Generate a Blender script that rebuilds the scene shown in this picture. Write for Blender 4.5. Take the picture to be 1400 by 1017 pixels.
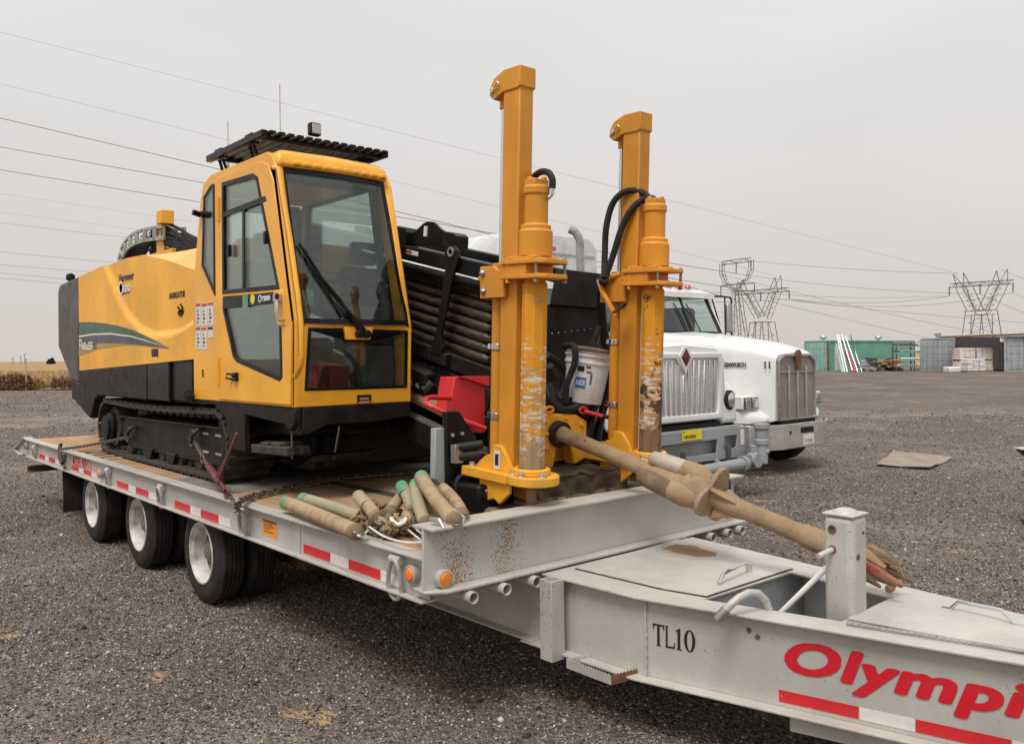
import bpy, bmesh, math, random
import numpy as np
from mathutils import Vector, Matrix, noise
R = math.radians
random.seed(7)
for o in list(bpy.data.objects): bpy.data.objects.remove(o, do_unlink=True)
SC = bpy.context.scene
COL = SC.collection

# ------------------------------------------------------------------ camera
FPX, YAW, ROLL, HY, CAMH = 1153.7, .717, .0108, 486.7, 1.86
FW = Vector((-math.cos(YAW), math.sin(YAW), 0)); RT = Vector((math.sin(YAW), math.cos(YAW), 0)); UP = Vector((0, 0, 1))
CAM = Vector((0, 0, CAMH))
cd = bpy.data.cameras.new('camera'); co = bpy.data.objects.new('camera', cd); COL.objects.link(co)
cr, sr = math.cos(ROLL), math.sin(ROLL)
rv, uv = RT*cr-UP*sr, RT*sr+UP*cr
m = Matrix((rv, uv, -FW)).transposed().to_4x4(); m.translation = CAM
co.matrix_world = m
cd.sensor_width = 36; cd.lens = 36*FPX/1400; cd.shift_y = -(508.5-HY)/1400
cd.clip_start = .05; cd.clip_end = 4000
SC.camera = co

# ------------------------------------------------------------------ sky and sun (overcast)
SUN_EL, SUN_AZ = R(60), R(298)          # azimuth: direction towards the sun, counter-clockwise from +X
sd = Vector((math.cos(SUN_EL)*math.cos(SUN_AZ), math.cos(SUN_EL)*math.sin(SUN_AZ), math.sin(SUN_EL)))
w = bpy.data.worlds.new('World'); SC.world = w; w.use_nodes = True
nt = w.node_tree; nt.nodes.clear()
N = nt.nodes.new; LK = nt.links.new
out = N('ShaderNodeOutputWorld'); bg = N('ShaderNodeBackground'); LK(bg.outputs[0], out.inputs[0])
sky = N('ShaderNodeTexSky'); sky.sky_type = 'NISHITA'; sky.sun_disc = False
sky.sun_elevation = SUN_EL; sky.sun_rotation = math.pi/2-SUN_AZ; sky.dust_density = 4
tc = N('ShaderNodeTexCoord'); sep = N('ShaderNodeSeparateXYZ'); LK(tc.outputs['Generated'], sep.inputs[0])
rp = N('ShaderNodeValToRGB'); e = rp.color_ramp.elements
e[0].position = 0; e[0].color = (7.6, 7.0, 6.62, 1); e[1].position = 1; e[1].color = (10.6, 10.6, 10.6, 1)
x = rp.color_ramp.elements.new(.10); x.color = (7.9, 7.45, 7.15, 1)
x = rp.color_ramp.elements.new(.34); x.color = (8.9, 8.8, 8.7, 1)
LK(sep.outputs['Z'], rp.inputs[0])
mp = N('ShaderNodeMapping'); mp.inputs['Scale'].default_value = (1.0, 1.0, 3.2); LK(tc.outputs['Generated'], mp.inputs[0])
cn = N('ShaderNodeTexNoise'); cn.inputs['Scale'].default_value = 1.7; cn.inputs['Detail'].default_value = 5; cn.inputs['Roughness'].default_value = .45
LK(mp.outputs[0], cn.inputs[0])
cm = N('ShaderNodeMapRange'); cm.inputs[1].default_value = .3; cm.inputs[2].default_value = .7; cm.inputs[3].default_value = .95; cm.inputs[4].default_value = 1.04
LK(cn.outputs[0], cm.inputs[0])
mul = N('ShaderNodeVectorMath'); mul.operation = 'SCALE'; LK(rp.outputs[0], mul.inputs[0]); LK(cm.outputs[0], mul.inputs['Scale'])
mx = N('ShaderNodeMix'); mx.data_type = 'RGBA'; mx.inputs[0].default_value = .94
LK(sky.outputs[0], mx.inputs[6]); LK(mul.outputs[0], mx.inputs[7]); LK(mx.outputs[2], bg.inputs[0])
bg.inputs[1].default_value = .0555
sl = bpy.data.lights.new('sun', 'SUN'); sl.energy = 1.5; sl.angle = R(24); sl.color = (1, .965, .92)
so = bpy.data.objects.new('sun', sl); COL.objects.link(so); so.rotation_euler = sd.to_track_quat('Z', 'Y').to_euler(); so.location = (0, 0, 60)
SC.view_settings.view_transform = 'Standard'; SC.view_settings.look = 'None'
SC.view_settings.exposure = .72; SC.view_settings.gamma = 1

# ------------------------------------------------------------------ pixel -> point (pixels of the 1400 x 1017 photograph)
def px(x, y, X=None, Y=None, Z=None, D=None):
    a, b = x-700, y-HY
    u, v = cr*a-sr*b, sr*a+cr*b
    r = FW+RT*(u/FPX)-UP*(v/FPX)
    if X is not None: t = X/r.x
    elif Y is not None: t = Y/r.y
    elif Z is not None: t = (Z-CAMH)/r.z
    else: t = D
    return CAM+r*t

# ------------------------------------------------------------------ mesh builder
class MB:
    def __init__(s): s.v = []; s.f = []
    def add(s, vs, fs):
        n = len(s.v); s.v += [Vector(p) for p in vs]; s.f += [tuple(i+n for i in q) for q in fs]; return s
    def box(s, x0, x1, y0, y1, z0, z1):
        return s.add([(x, y, z) for z in (z0, z1) for y in (y0, y1) for x in (x0, x1)],
                     [(0, 2, 3, 1), (4, 5, 7, 6), (0, 1, 5, 4), (2, 6, 7, 3), (0, 4, 6, 2), (1, 3, 7, 5)])
    def bar(s, p, q, w, h, up=(0, 0, 1), w2=None, h2=None):
        p, q = Vector(p), Vector(q); d = (q-p).normalized(); u = Vector(up)
        if abs(d.dot(u)) > .98: u = Vector((1, 0, 0)) if abs(d.x) < .9 else Vector((0, 1, 0))
        sx = d.cross(u).normalized(); u = sx.cross(d)
        vs = []
        for c, a, b in ((p, w/2, h/2), (q, (w2 or w)/2, (h2 or h)/2)):
            vs += [c-sx*a-u*b, c+sx*a-u*b, c+sx*a+u*b, c-sx*a+u*b]
        return s.add(vs, [(0, 1, 2, 3), (7, 6, 5, 4), (0, 4, 5, 1), (1, 5, 6, 2), (2, 6, 7, 3), (3, 7, 4, 0)])
    def path(s, pts, r, n=10, closed=False, caps=True):
        P = [Vector(p) for p in pts]; k = len(P); rings = []
        rr = r if isinstance(r, (list, tuple)) else [r]*k
        ref = None
        for i, p in enumerate(P):
            a = P[i-1] if (i > 0 or closed) else p; b = P[(i+1) % k] if (i < k-1 or closed) else p
            d = (b-a).normalized()
            if ref is None:
                ref = Vector((0, 0, 1)) if abs(d.z) < .9 else Vector((1, 0, 0))
            sx = d.cross(ref).normalized(); ref = sx.cross(d).normalized()
            rings.append([p+(sx*math.cos(t)+ref*math.sin(t))*rr[i] for t in [2*math.pi*j/n for j in range(n)]])
        vs = [v for g in rings for v in g]; fs = []
        for i in range(k if closed else k-1):
            a, b = i*n, ((i+1) % k)*n
            for j in range(n): fs.append((a+j, a+(j+1) % n, b+(j+1) % n, b+j))
        if caps and not closed: fs += [tuple(range(n)), tuple(range((k-1)*n, k*n))]
        return s.add(vs, fs)
    def tube(s, p, q, r, n=16, r2=None): return s.path([p, q], [r, r if r2 is None else r2], n)
    def lathe(s, prof, p, d, n=32, closed=False, cap0=True):
        """prof: (radius, distance along d) pairs, turned about the axis p + d"""
        p = Vector(p); d = Vector(d).normalized(); a = Vector((0, 0, 1)) if abs(d.z) < .9 else Vector((1, 0, 0))
        sx = d.cross(a).normalized(); sy = sx.cross(d); k = len(prof); vs = []; fs = []
        for r, h in prof:
            for j in range(n):
                t = 2*math.pi*j/n; vs.append(p+d*h+(sx*math.cos(t)+sy*math.sin(t))*max(r, 1e-4))
        for i in range(k if closed else k-1):
            b = ((i+1) % k)*n
            for j in range(n): fs.append((i*n+j, i*n+(j+1) % n, b+(j+1) % n, b+j))
        if not closed:
            fs += [tuple(range((k-1)*n, k*n))]+([tuple(range(n))] if cap0 else [])
        return s.add(vs, fs)
    def prism(s, poly, ax, a, b, holes=()):
        """polygon (two coordinates, the axis ax left out) pushed out from a to b along ax, with holes"""
        def m(u, v, t): return {'x': (t, u, v), 'y': (u, t, v), 'z': (u, v, t)}[ax]
        loops = [list(poly)]+[list(h) for h in holes]
        allp = [p for l in loops for p in l]; n = len(allp)
        vs = [m(u, v, a) for u, v in allp]+[m(u, v, b) for u, v in allp]
        if holes:
            bm = bmesh.new(); bv = [bm.verts.new((u, v, 0)) for u, v in allp]; es = []; o = 0
            for l in loops:
                k = len(l); es += [bm.edges.new((bv[o+i], bv[o+(i+1) % k])) for i in range(k)]; o += k
            bm.verts.index_update(); bmesh.ops.triangle_fill(bm, use_beauty=True, use_dissolve=False, edges=es, normal=(0, 0, 1))
            bm.verts.index_update(); tri = [tuple(w_.index for w_ in f_.verts) for f_ in bm.faces]; bm.free()
        else: tri = [tuple(range(n))]
        fs = [t for t in tri]+[tuple(i+n for i in reversed(t)) for t in tri]
        o = 0
        for l in loops:
            k = len(l)
            for i in range(k): j = (i+1) % k; fs.append((o+i, o+j, o+j+n, o+i+n))
            o += k
        return s.add(vs, fs)
    def loft(s, loops, caps=True):
        k = len(loops[0]); vs = [v for l in loops for v in l]; fs = []
        for i in range(len(loops)-1):
            for j in range(k): fs.append((i*k+j, i*k+(j+1) % k, (i+1)*k+(j+1) % k, (i+1)*k+j))
        if caps: fs += [tuple(range(k)), tuple(range((len(loops)-1)*k, len(loops)*k))]
        return s.add(vs, fs)
    def grid(s, fn, nu, nv):
        vs = [fn(i/nu, j/nv) for j in range(nv+1) for i in range(nu+1)]
        fs = [(j*(nu+1)+i, j*(nu+1)+i+1, (j+1)*(nu+1)+i+1, (j+1)*(nu+1)+i) for j in range(nv) for i in range(nu)]
        return s.add(vs, fs)
    def mov(s, M):
        s.v = [M @ v for v in s.v]; return s
    def cat(s, o): return s.add(o.v, o.f)

BASE = {}
def mesh_of(name, mb, mat, off, smooth=34, recalc=True):
    me = bpy.data.meshes.new(name)
    me.from_pydata([tuple(v-off) for v in mb.v], [], mb.f)
    if recalc:
        bm = bmesh.new(); bm.from_mesh(me); bmesh.ops.recalc_face_normals(bm, faces=bm.faces); bm.to_mesh(me); bm.free()
    me.polygons.foreach_set('use_smooth', [smooth is not None]*len(me.polygons))
    if smooth is not None: me.set_sharp_from_angle(angle=R(smooth))
    if mat: me.materials.append(mat)
    return me
def link(name, me, parent=None, bevel=0, seg=2):
    o = bpy.data.objects.new(name, me); COL.objects.link(o)
    if parent: o.parent = parent
    if bevel:
        b = o.modifiers.new('bevel', 'BEVEL'); b.width = bevel; b.segments = seg; b.limit_method = 'ANGLE'; b.angle_limit = R(38); b.harden_normals = False
    return o
def part(name, mb, mat, parent, bevel=0, smooth=34, seg=2):
    """one mesh object, vertices given in world coordinates, child of a thing or of a part"""
    while parent and parent.parent and parent.parent.parent: parent = parent.parent      # thing > part > sub-part, no further
    off = BASE.get(parent.name, Vector()) if parent else Vector()
    o = link(name, mesh_of(name, mb, mat, off, smooth), parent, bevel, seg)
    BASE[o.name] = off
    return o
def tag(o, label, cat, group=None, kind=None):
    o['label'] = label; o['category'] = cat
    if group: o['group'] = group
    if kind: o['kind'] = kind
    return o
def thing(name, label, cat, loc=(0, 0, 0), group=None):
    o = bpy.data.objects.new(name, None); COL.objects.link(o); o.location = loc; o.empty_display_size = .2
    BASE[o.name] = Vector(loc)
    return tag(o, label, cat, group)
def single(name, mb, mat, label, cat, group=None, kind=None, bevel=0, smooth=34, loc=None):
    """a thing that is one mesh, its origin at its base"""
    if loc is None:
        xs = [v.x for v in mb.v]; ys = [v.y for v in mb.v]; zs = [v.z for v in mb.v]
        loc = Vector(((min(xs)+max(xs))/2, (min(ys)+max(ys))/2, min(zs)))
    o = link(name, mesh_of(name, mb, mat, Vector(loc), smooth), None, bevel); o.location = loc
    BASE[o.name] = Vector(loc)
    return tag(o, label, cat, group, kind)
def struct(name, mb, mat, smooth=34):
    o = link(name, mesh_of(name, mb, mat, Vector(), smooth)); o['kind'] = 'structure'; return o
def copy_tree(o, parent=None):
    c = o.copy(); COL.objects.link(c); c.parent = parent
    for ch in [k for k in o.children]: copy_tree(ch, c)
    return c
def text_mb(body, size, origin, a, b, shear=0, bold=0, depth=.002, sx=1.0, spacing=1.0):
    """lettering: a = reading direction, b = up, thin solid"""
    cu = bpy.data.curves.new('lettering', 'FONT'); cu.body = body; cu.size = size; cu.shear = shear; cu.offset = bold; cu.extrude = depth; cu.space_character = spacing
    cu.resolution_u = 4
    o = bpy.data.objects.new('lettering', cu); COL.objects.link(o)
    bpy.context.view_layer.update()
    me = bpy.data.meshes.new_from_object(o.evaluated_get(bpy.context.evaluated_depsgraph_get()))
    a = Vector(a).normalized(); b = Vector(b).normalized(); n = a.cross(b); og = Vector(origin)
    mb = MB(); mb.add([og+a*(v.co.x*sx)+b*v.co.y+n*v.co.z for v in me.vertices], [tuple(p.vertices) for p in me.polygons])
    bpy.data.objects.remove(o); bpy.data.meshes.remove(me); bpy.data.curves.remove(cu)
    return mb

# ------------------------------------------------------------------ materials
def newmat(name):
    m = bpy.data.materials.new(name); m.use_nodes = True
    n = m.node_tree.nodes; b = n.get('Principled BSDF')
    return m, m.node_tree, b
def setin(b, k, v):
    if k in b.inputs: b.inputs[k].default_value = v
def mixc(t, fac, a, b, mode='MIX'):
    x = t.nodes.new('ShaderNodeMix'); x.data_type = 'RGBA'; x.blend_type = mode
    for i, v in ((0, fac), (6, a), (7, b)):
        if hasattr(v, 'links') or hasattr(v, 'is_linked'): t.links.new(v, x.inputs[i])
        else: x.inputs[i].default_value = v if i == 0 else (tuple(v)+(1,) if len(v) == 3 else v)
    return x.outputs[2]
def noisef(t, scale, detail=4, rough=.55, lo=.35, hi=.65, co=None, stretch=None, a=0., b=1.):
    n = t.nodes.new('ShaderNodeTexNoise'); n.inputs['Scale'].default_value = scale; n.inputs['Detail'].default_value = detail; n.inputs['Roughness'].default_value = rough
    if co is None:
        c = t.nodes.new('ShaderNodeTexCoord'); co = c.outputs['Object']
    if stretch:
        mpn = t.nodes.new('ShaderNodeMapping'); mpn.inputs['Scale'].default_value = stretch; t.links.new(co, mpn.inputs[0]); co = mpn.outputs[0]
    t.links.new(co, n.inputs['Vector'])
    r = t.nodes.new('ShaderNodeMapRange'); r.inputs[1].default_value = lo; r.inputs[2].default_value = hi; r.inputs[3].default_value = a; r.inputs[4].default_value = b
    t.links.new(n.outputs[0], r.inputs[0])
    return r.outputs[0]
def bump(t, b, h, strength=.3, dist=.01):
    n = t.nodes.new('ShaderNodeBump'); n.inputs['Strength'].default_value = strength; n.inputs['Distance'].default_value = dist
    t.links.new(h, n.inputs['Height']); t.links.new(n.outputs[0], b.inputs['Normal'])
def paint(name, col, rough=.42, metal=0., dirt=None, damt=.35, dscale=3., chip=None, cscale=45., cthr=.68, dust=None, dustamt=.5, coat=0., bmp=.0, bscale=120., var=.12, stretch=None, spec=.5, edge=None, eamt=.8):
    m, t, b = newmat(name)
    c = mixc(t, noisef(t, 1.7, 3), tuple(k*(1-var) for k in col), tuple(min(1, k*(1+var)) for k in col))
    rg = rough
    if dirt:
        f = noisef(t, dscale, 6, .65, .42, .72, stretch=stretch, b=damt); c = mixc(t, f, c, dirt)
    if chip:
        f = noisef(t, cscale, 5, .7, cthr, cthr+.03); c = mixc(t, f, c, chip)
    if dust:
        g = t.nodes.new('ShaderNodeNewGeometry'); s = t.nodes.new('ShaderNodeSeparateXYZ'); t.links.new(g.outputs['Normal'], s.inputs[0])
        r = t.nodes.new('ShaderNodeMapRange'); r.inputs[1].default_value = .4; r.inputs[2].default_value = .95; r.inputs[4].default_value = dustamt; t.links.new(s.outputs['Z'], r.inputs[0])
        k = t.nodes.new('ShaderNodeMath'); k.operation = 'MULTIPLY'; t.links.new(r.outputs[0], k.inputs[0]); t.links.new(noisef(t, 5, 6, .7, .3, .62), k.inputs[1])
        c = mixc(t, k.outputs[0], c, dust)
    if edge:
        bv = t.nodes.new('ShaderNodeBevel'); bv.samples = 3; bv.inputs['Radius'].default_value = .006
        ge = t.nodes.new('ShaderNodeNewGeometry'); dt_ = t.nodes.new('ShaderNodeVectorMath'); dt_.operation = 'DOT_PRODUCT'; t.links.new(bv.outputs[0], dt_.inputs[0]); t.links.new(ge.outputs['True Normal'], dt_.inputs[1])
        er = t.nodes.new('ShaderNodeMapRange'); er.inputs[1].default_value = .97; er.inputs[2].default_value = .80; er.inputs[4].default_value = eamt; t.links.new(dt_.outputs['Value'], er.inputs[0])
        em = t.nodes.new('ShaderNodeMath'); em.operation = 'MULTIPLY'; t.links.new(er.outputs[0], em.inputs[0]); t.links.new(noisef(t, 16, 6, .75, .44, .56), em.inputs[1])
        c = mixc(t, em.outputs[0], c, edge)
    t.links.new(c, b.inputs['Base Color'])
    t.links.new(noisef(t, 9, 5, .6, .3, .7, a=max(.05, rough-.08), b=min(1, rough+.14)), b.inputs['Roughness'])
    setin(b, 'Metallic', metal); setin(b, 'Specular IOR Level', spec)
    if coat: setin(b, 'Coat Weight', coat); setin(b, 'Coat Roughness', .12)
    if bmp: bump(t, b, noisef(t, bscale, 4, .6, 0, 1), bmp, .004)
    return m
M = {}
M['yellow'] = paint('yellow_paint', (.90, .42, .028), .38, dirt=(.55, .27, .05), damt=.22, chip=(.25, .13, .04), cscale=60, cthr=.74, coat=.25, dust=(.62, .46, .26), dustamt=.25)
M['hoodyellow'] = paint('hood_paint', (.88, .43, .045), .5, dirt=(.60, .34, .10), damt=.4, dscale=2.2, stretch=(1, 1, .6), dust=(.72, .52, .30), dustamt=.45)
M['mast'] = paint('mast_paint', (.68, .275, .014), .45, dirt=(.38, .16, .02), damt=.4, dscale=3, chip=(.26, .15, .07), cscale=38, cthr=.68, stretch=(1, 1, .3), edge=(.55, .48, .40), eamt=.55)
M['footyellow'] = paint('foot_paint', (.86, .40, .022), .45, dirt=(.42, .23, .07), damt=.55, dscale=7, chip=(.3, .18, .08), cscale=40, cthr=.70, edge=(.34, .20, .09))
M['black'] = paint('black_paint', (.012, .0112, .0115), .4, dirt=(.055, .046, .038), damt=.4, dscale=4, chip=(.12, .09, .065), cscale=30, cthr=.74, dust=(.15, .12, .095), dustamt=.35, spec=.15)
M['blackclean'] = paint('black_gloss', (.008, .0078, .0082), .30, dirt=(.028, .025, .022), damt=.25, dscale=5, spec=.22)
M['charcoal'] = paint('charcoal_paint', (.072, .063, .060), .5, dirt=(.17, .14, .12), damt=.35, dscale=3)
M['rubber'] = paint('rubber', (.022, .020, .0195), .8, dirt=(.075, .063, .052), damt=.45, dscale=6, spec=.25)
M['hose'] = paint('hose_rubber', (.016, .016, .017), .6, dirt=(.07, .06, .05), damt=.3, dscale=9, spec=.3)
M['track'] = paint('track_steel', (.030, .027, .0245), .6, metal=.3, dirt=(.13, .105, .08), damt=.7, dscale=9, chip=(.3, .24, .17), cscale=24, cthr=.68, dust=(.22, .175, .125), dustamt=.45)
M['silver'] = paint('trailer_paint', (.49, .475, .435), .42, metal=.12, dirt=(.36, .325, .275), damt=.55, dscale=2.6, chip=(.14, .085, .055), cscale=75, cthr=.635, stretch=(1, 1, .45), dust=(.62, .565, .475), dustamt=.5, edge=(.24, .10, .055), eamt=1.0)
M['steel'] = paint('worn_steel', (.42, .41, .40), .38, metal=.8, dirt=(.20, .13, .08), damt=.55, dscale=14)
M['chain'] = paint('chain_steel', (.22, .19, .155), .45, metal=.75, dirt=(.16, .11, .07), damt=.6, dscale=30)
M['chrome'] = paint('chrome', (.72, .72, .73), .12, metal=1.0, var=.03)
M['zinc'] = paint('zinc', (.55, .55, .54), .35, metal=.8, dirt=(.35, .30, .24), damt=.3, dscale=12)
M['grey'] = paint('grey_paint', (.30, .315, .33), .45, dirt=(.20, .18, .16), damt=.35, dscale=5, chip=(.09, .07, .06), cscale=40, cthr=.72)
M['rusty'] = paint('rust', (.13, .062, .035), .85, dirt=(.26, .13, .06), damt=.7, dscale=9, bmp=.3)
M['red'] = paint('red_paint', (.60, .018, .022), .38, dirt=(.33, .02, .02), damt=.3, dscale=5, coat=.15)
M['maroon'] = paint('worn_red_binder', (.17, .035, .04), .5, dirt=(.11, .08, .07), damt=.6, dscale=25, metal=.3)
M['tapered'] = paint('tape_red', (.62, .02, .028), .35, dirt=(.45, .05, .04), damt=.3, dscale=20, chip=(.72, .68, .64), cscale=22, cthr=.69)
M['tapewhite'] = paint('tape_white', (.68, .67, .64), .4, dirt=(.46, .42, .37), damt=.4, dscale=20)
M['letterred'] = paint('letter_red', (.60, .012, .025), .35, var=.05, dirt=(.45, .03, .03), damt=.2, dscale=9)
M['letterblack'] = paint('letter_black', (.012, .012, .013), .4, var=.05)
M['letterwhite'] = paint('letter_white', (.75, .74, .72), .4, var=.05)
M['decalgreen'] = paint('decal_green', (.055, .105, .068), .4, var=.1)
M['decalgrey'] = paint('decal_grey', (.085, .078, .088), .4, var=.1)
M['decalgold'] = paint('decal_gold', (.42, .25, .10), .5, var=.1)
M['amber'] = paint('amber_lens', (.85, .22, .02), .18, var=.15, coat=.5)
M['redlens'] = paint('red_lens', (.55, .06, .02), .2, var=.15, coat=.5)
M['white'] = paint('white_truck_paint', (.76, .76, .755), .32, dirt=(.50, .46, .41), damt=.3, dscale=2.2, coat=.4, var=.03, stretch=(1, 1, .4))
M['tankwhite'] = paint('tank_paint', (.70, .71, .72), .42, dirt=(.38, .34, .29), damt=.5, dscale=3, chip=(.2, .17, .14), cscale=14, cthr=.70, var=.04)
M['plastic'] = paint('bucket_plastic', (.72, .71, .70), .42, dirt=(.36, .30, .24), damt=.65, dscale=9, chip=(.14, .11, .09), cscale=26, cthr=.70, var=.04)
M['blue'] = paint('blue_label', (.03, .17, .42), .4, var=.1)
M['yellowplate'] = paint('yellow_plate', (.80, .62, .03), .4, var=.06)
M['orangesticker'] = paint('orange_sticker', (.82, .30, .02), .45, var=.08)
M['sticker'] = paint('white_sticker', (.72, .71, .69), .45, var=.05, dirt=(.25, .24, .23), damt=.4, dscale=60)
M['stickerred'] = paint('sticker_red', (.55, .05, .03), .45, var=.1)
M['seat'] = paint('seat_fabric', (.035, .035, .037), .9, var=.2)
M['interior'] = paint('cab_interior', (.075, .075, .078), .75, var=.15)
M['mudpipe'] = paint('muddy_pipe', (.36, .255, .155), .9, dirt=(.20, .13, .075), damt=.75, dscale=8, chip=(.12, .08, .055), cscale=26, cthr=.63, bmp=.8, bscale=55, spec=.15, var=.18)
M['mud'] = paint('mud', (.34, .225, .125), .95, dirt=(.22, .135, .07), damt=.7, dscale=10, bmp=.8, bscale=60, spec=.15)
M['mudmetal'] = paint('mud_caked_metal', (.15, .105, .07), .9, dirt=(.33, .23, .14), damt=.8, dscale=8, bmp=.8, bscale=50, spec=.15)
M['rod'] = paint('drill_rod_steel', (.042, .031, .027), .45, metal=.35, dirt=(.25, .175, .115), damt=.75, dscale=13, stretch=(.35, 1, 1), bmp=.3, bscale=70)
M['capgreen'] = paint('green_pipe_paint', (.40, .32, .20), .85, dirt=(.10, .30, .17), damt=.6, dscale=7, chip=(.20, .13, .08), cscale=24, cthr=.66, spec=.2)
M['greencap'] = paint('green_pipe_cap', (.085, .30, .165), .7, dirt=(.36, .31, .20), damt=.85, dscale=16)
M['tanpipe'] = paint('tan_pipe', (.42, .31, .19), .88, dirt=(.20, .135, .075), damt=.75, dscale=11, chip=(.60, .57, .52), cscale=18, cthr=.69, bmp=.3, bscale=60, spec=.2)
def glassmat(name, tint, refl=.55):
    m, t, b = newmat(name); t.nodes.remove(b); o = t.nodes['Material Output']
    tr = t.nodes.new('ShaderNodeBsdfTransparent'); tr.inputs[0].default_value = tuple(tint)+(1,)
    gl = t.nodes.new('ShaderNodeBsdfGlossy'); gl.inputs['Roughness'].default_value = .02; gl.inputs[0].default_value = (.9, .95, .93, 1)
    lw = t.nodes.new('ShaderNodeFresnel'); lw.inputs[0].default_value = 1.5
    mm = t.nodes.new('ShaderNodeMath'); mm.operation = 'MULTIPLY_ADD'; mm.inputs[1].default_value = .8; mm.inputs[2].default_value = refl*.1; t.links.new(lw.outputs[0], mm.inputs[0])
    s = t.nodes.new('ShaderNodeMixShader'); t.links.new(mm.outputs[0], s.inputs[0]); t.links.new(tr.outputs[0], s.inputs[1]); t.links.new(gl.outputs[0], s.inputs[2])
    df = t.nodes.new('ShaderNodeBsdfDiffuse'); df.inputs[0].default_value = (.55, .53, .48, 1)
    s2 = t.nodes.new('ShaderNodeMixShader'); t.links.new(noisef(t, 6, 7, .75, .45, .9, b=.07), s2.inputs[0])
    t.links.new(s.outputs[0], s2.inputs[1]); t.links.new(df.outputs[0], s2.inputs[2]); t.links.new(s2.outputs[0], o.inputs[0])
    return m
M['glass'] = glassmat('tinted_glass', (.925, .972, .957), .2)
M['truckglass'] = glassmat('truck_glass', (.84, .91, .895), .5)
def wornmat(name='worn_mast_paint', mudc=(.33, .225, .13), dark=0.):
    m, t, b = newmat(name)
    c = mixc(t, noisef(t, 2, 3), (.64, .26, .014), (.76, .32, .02))
    tcn = t.nodes.new('ShaderNodeTexCoord'); s = t.nodes.new('ShaderNodeSeparateXYZ'); t.links.new(tcn.outputs['Object'], s.inputs[0])
    def ramp(z0, z1, v):
        r = t.nodes.new('ShaderNodeMapRange'); r.inputs[1].default_value = z0; r.inputs[2].default_value = z1; r.inputs[4].default_value = v; t.links.new(s.outputs['Z'], r.inputs[0]); return r.outputs[0]
    def thr(nz, rmp, cut, soft):
        ad = t.nodes.new('ShaderNodeMath'); ad.operation = 'ADD'; t.links.new(nz, ad.inputs[0]); t.links.new(rmp, ad.inputs[1])
        g = t.nodes.new('ShaderNodeMapRange'); g.inputs[1].default_value = cut; g.inputs[2].default_value = cut+soft; t.links.new(ad.outputs[0], g.inputs[0]); return g.outputs[0]
    def raw(sc, st, dt=5): 
        mpn = t.nodes.new('ShaderNodeMapping'); mpn.inputs['Scale'].default_value = st; mpn.inputs['Rotation'].default_value = (.18, .1, 0); t.links.new(tcn.outputs['Object'], mpn.inputs[0])
        n = t.nodes.new('ShaderNodeTexNoise'); n.inputs['Scale'].default_value = sc; n.inputs['Detail'].default_value = dt; n.inputs['Roughness'].default_value = .7; t.links.new(mpn.outputs[0], n.inputs['Vector']); return n.outputs[0]
    c = mixc(t, thr(raw(7, (1, 1, 1.6)), ramp(1.16, .55, .13+dark*.10), .60, .05), c, (.46, .25, .085))
    c = mixc(t, thr(raw(8, (1, 1, 5)), ramp(1.13, 1.02, .13), .655, .025), c, (.60, .55, .48))
    c = mixc(t, thr(raw(24, (1, 1, 2.6)), ramp(1.13, .6, .10), .66, .03), c, (.56, .52, .46))
    if dark: c = mixc(t, thr(raw(5, (1, 1, 1.3)), ramp(1.2, .4, .16), .60, .03), c, (.085, .05, .03))
    c = mixc(t, thr(raw(9, (1, 1, 1)), ramp(.75, .32, .42), .70, .10), c, mudc)
    t.links.new(c, b.inputs['Base Color']); setin(b, 'Roughness', .7); setin(b, 'Specular IOR Level', .3); bump(t, b, raw(30, (1, 1, 2)), .25, .004)
    return m
M['wornmud'] = wornmat('muddy_worn_mast_paint', (.20, .125, .07), 1.)
M['worn'] = wornmat()
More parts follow.
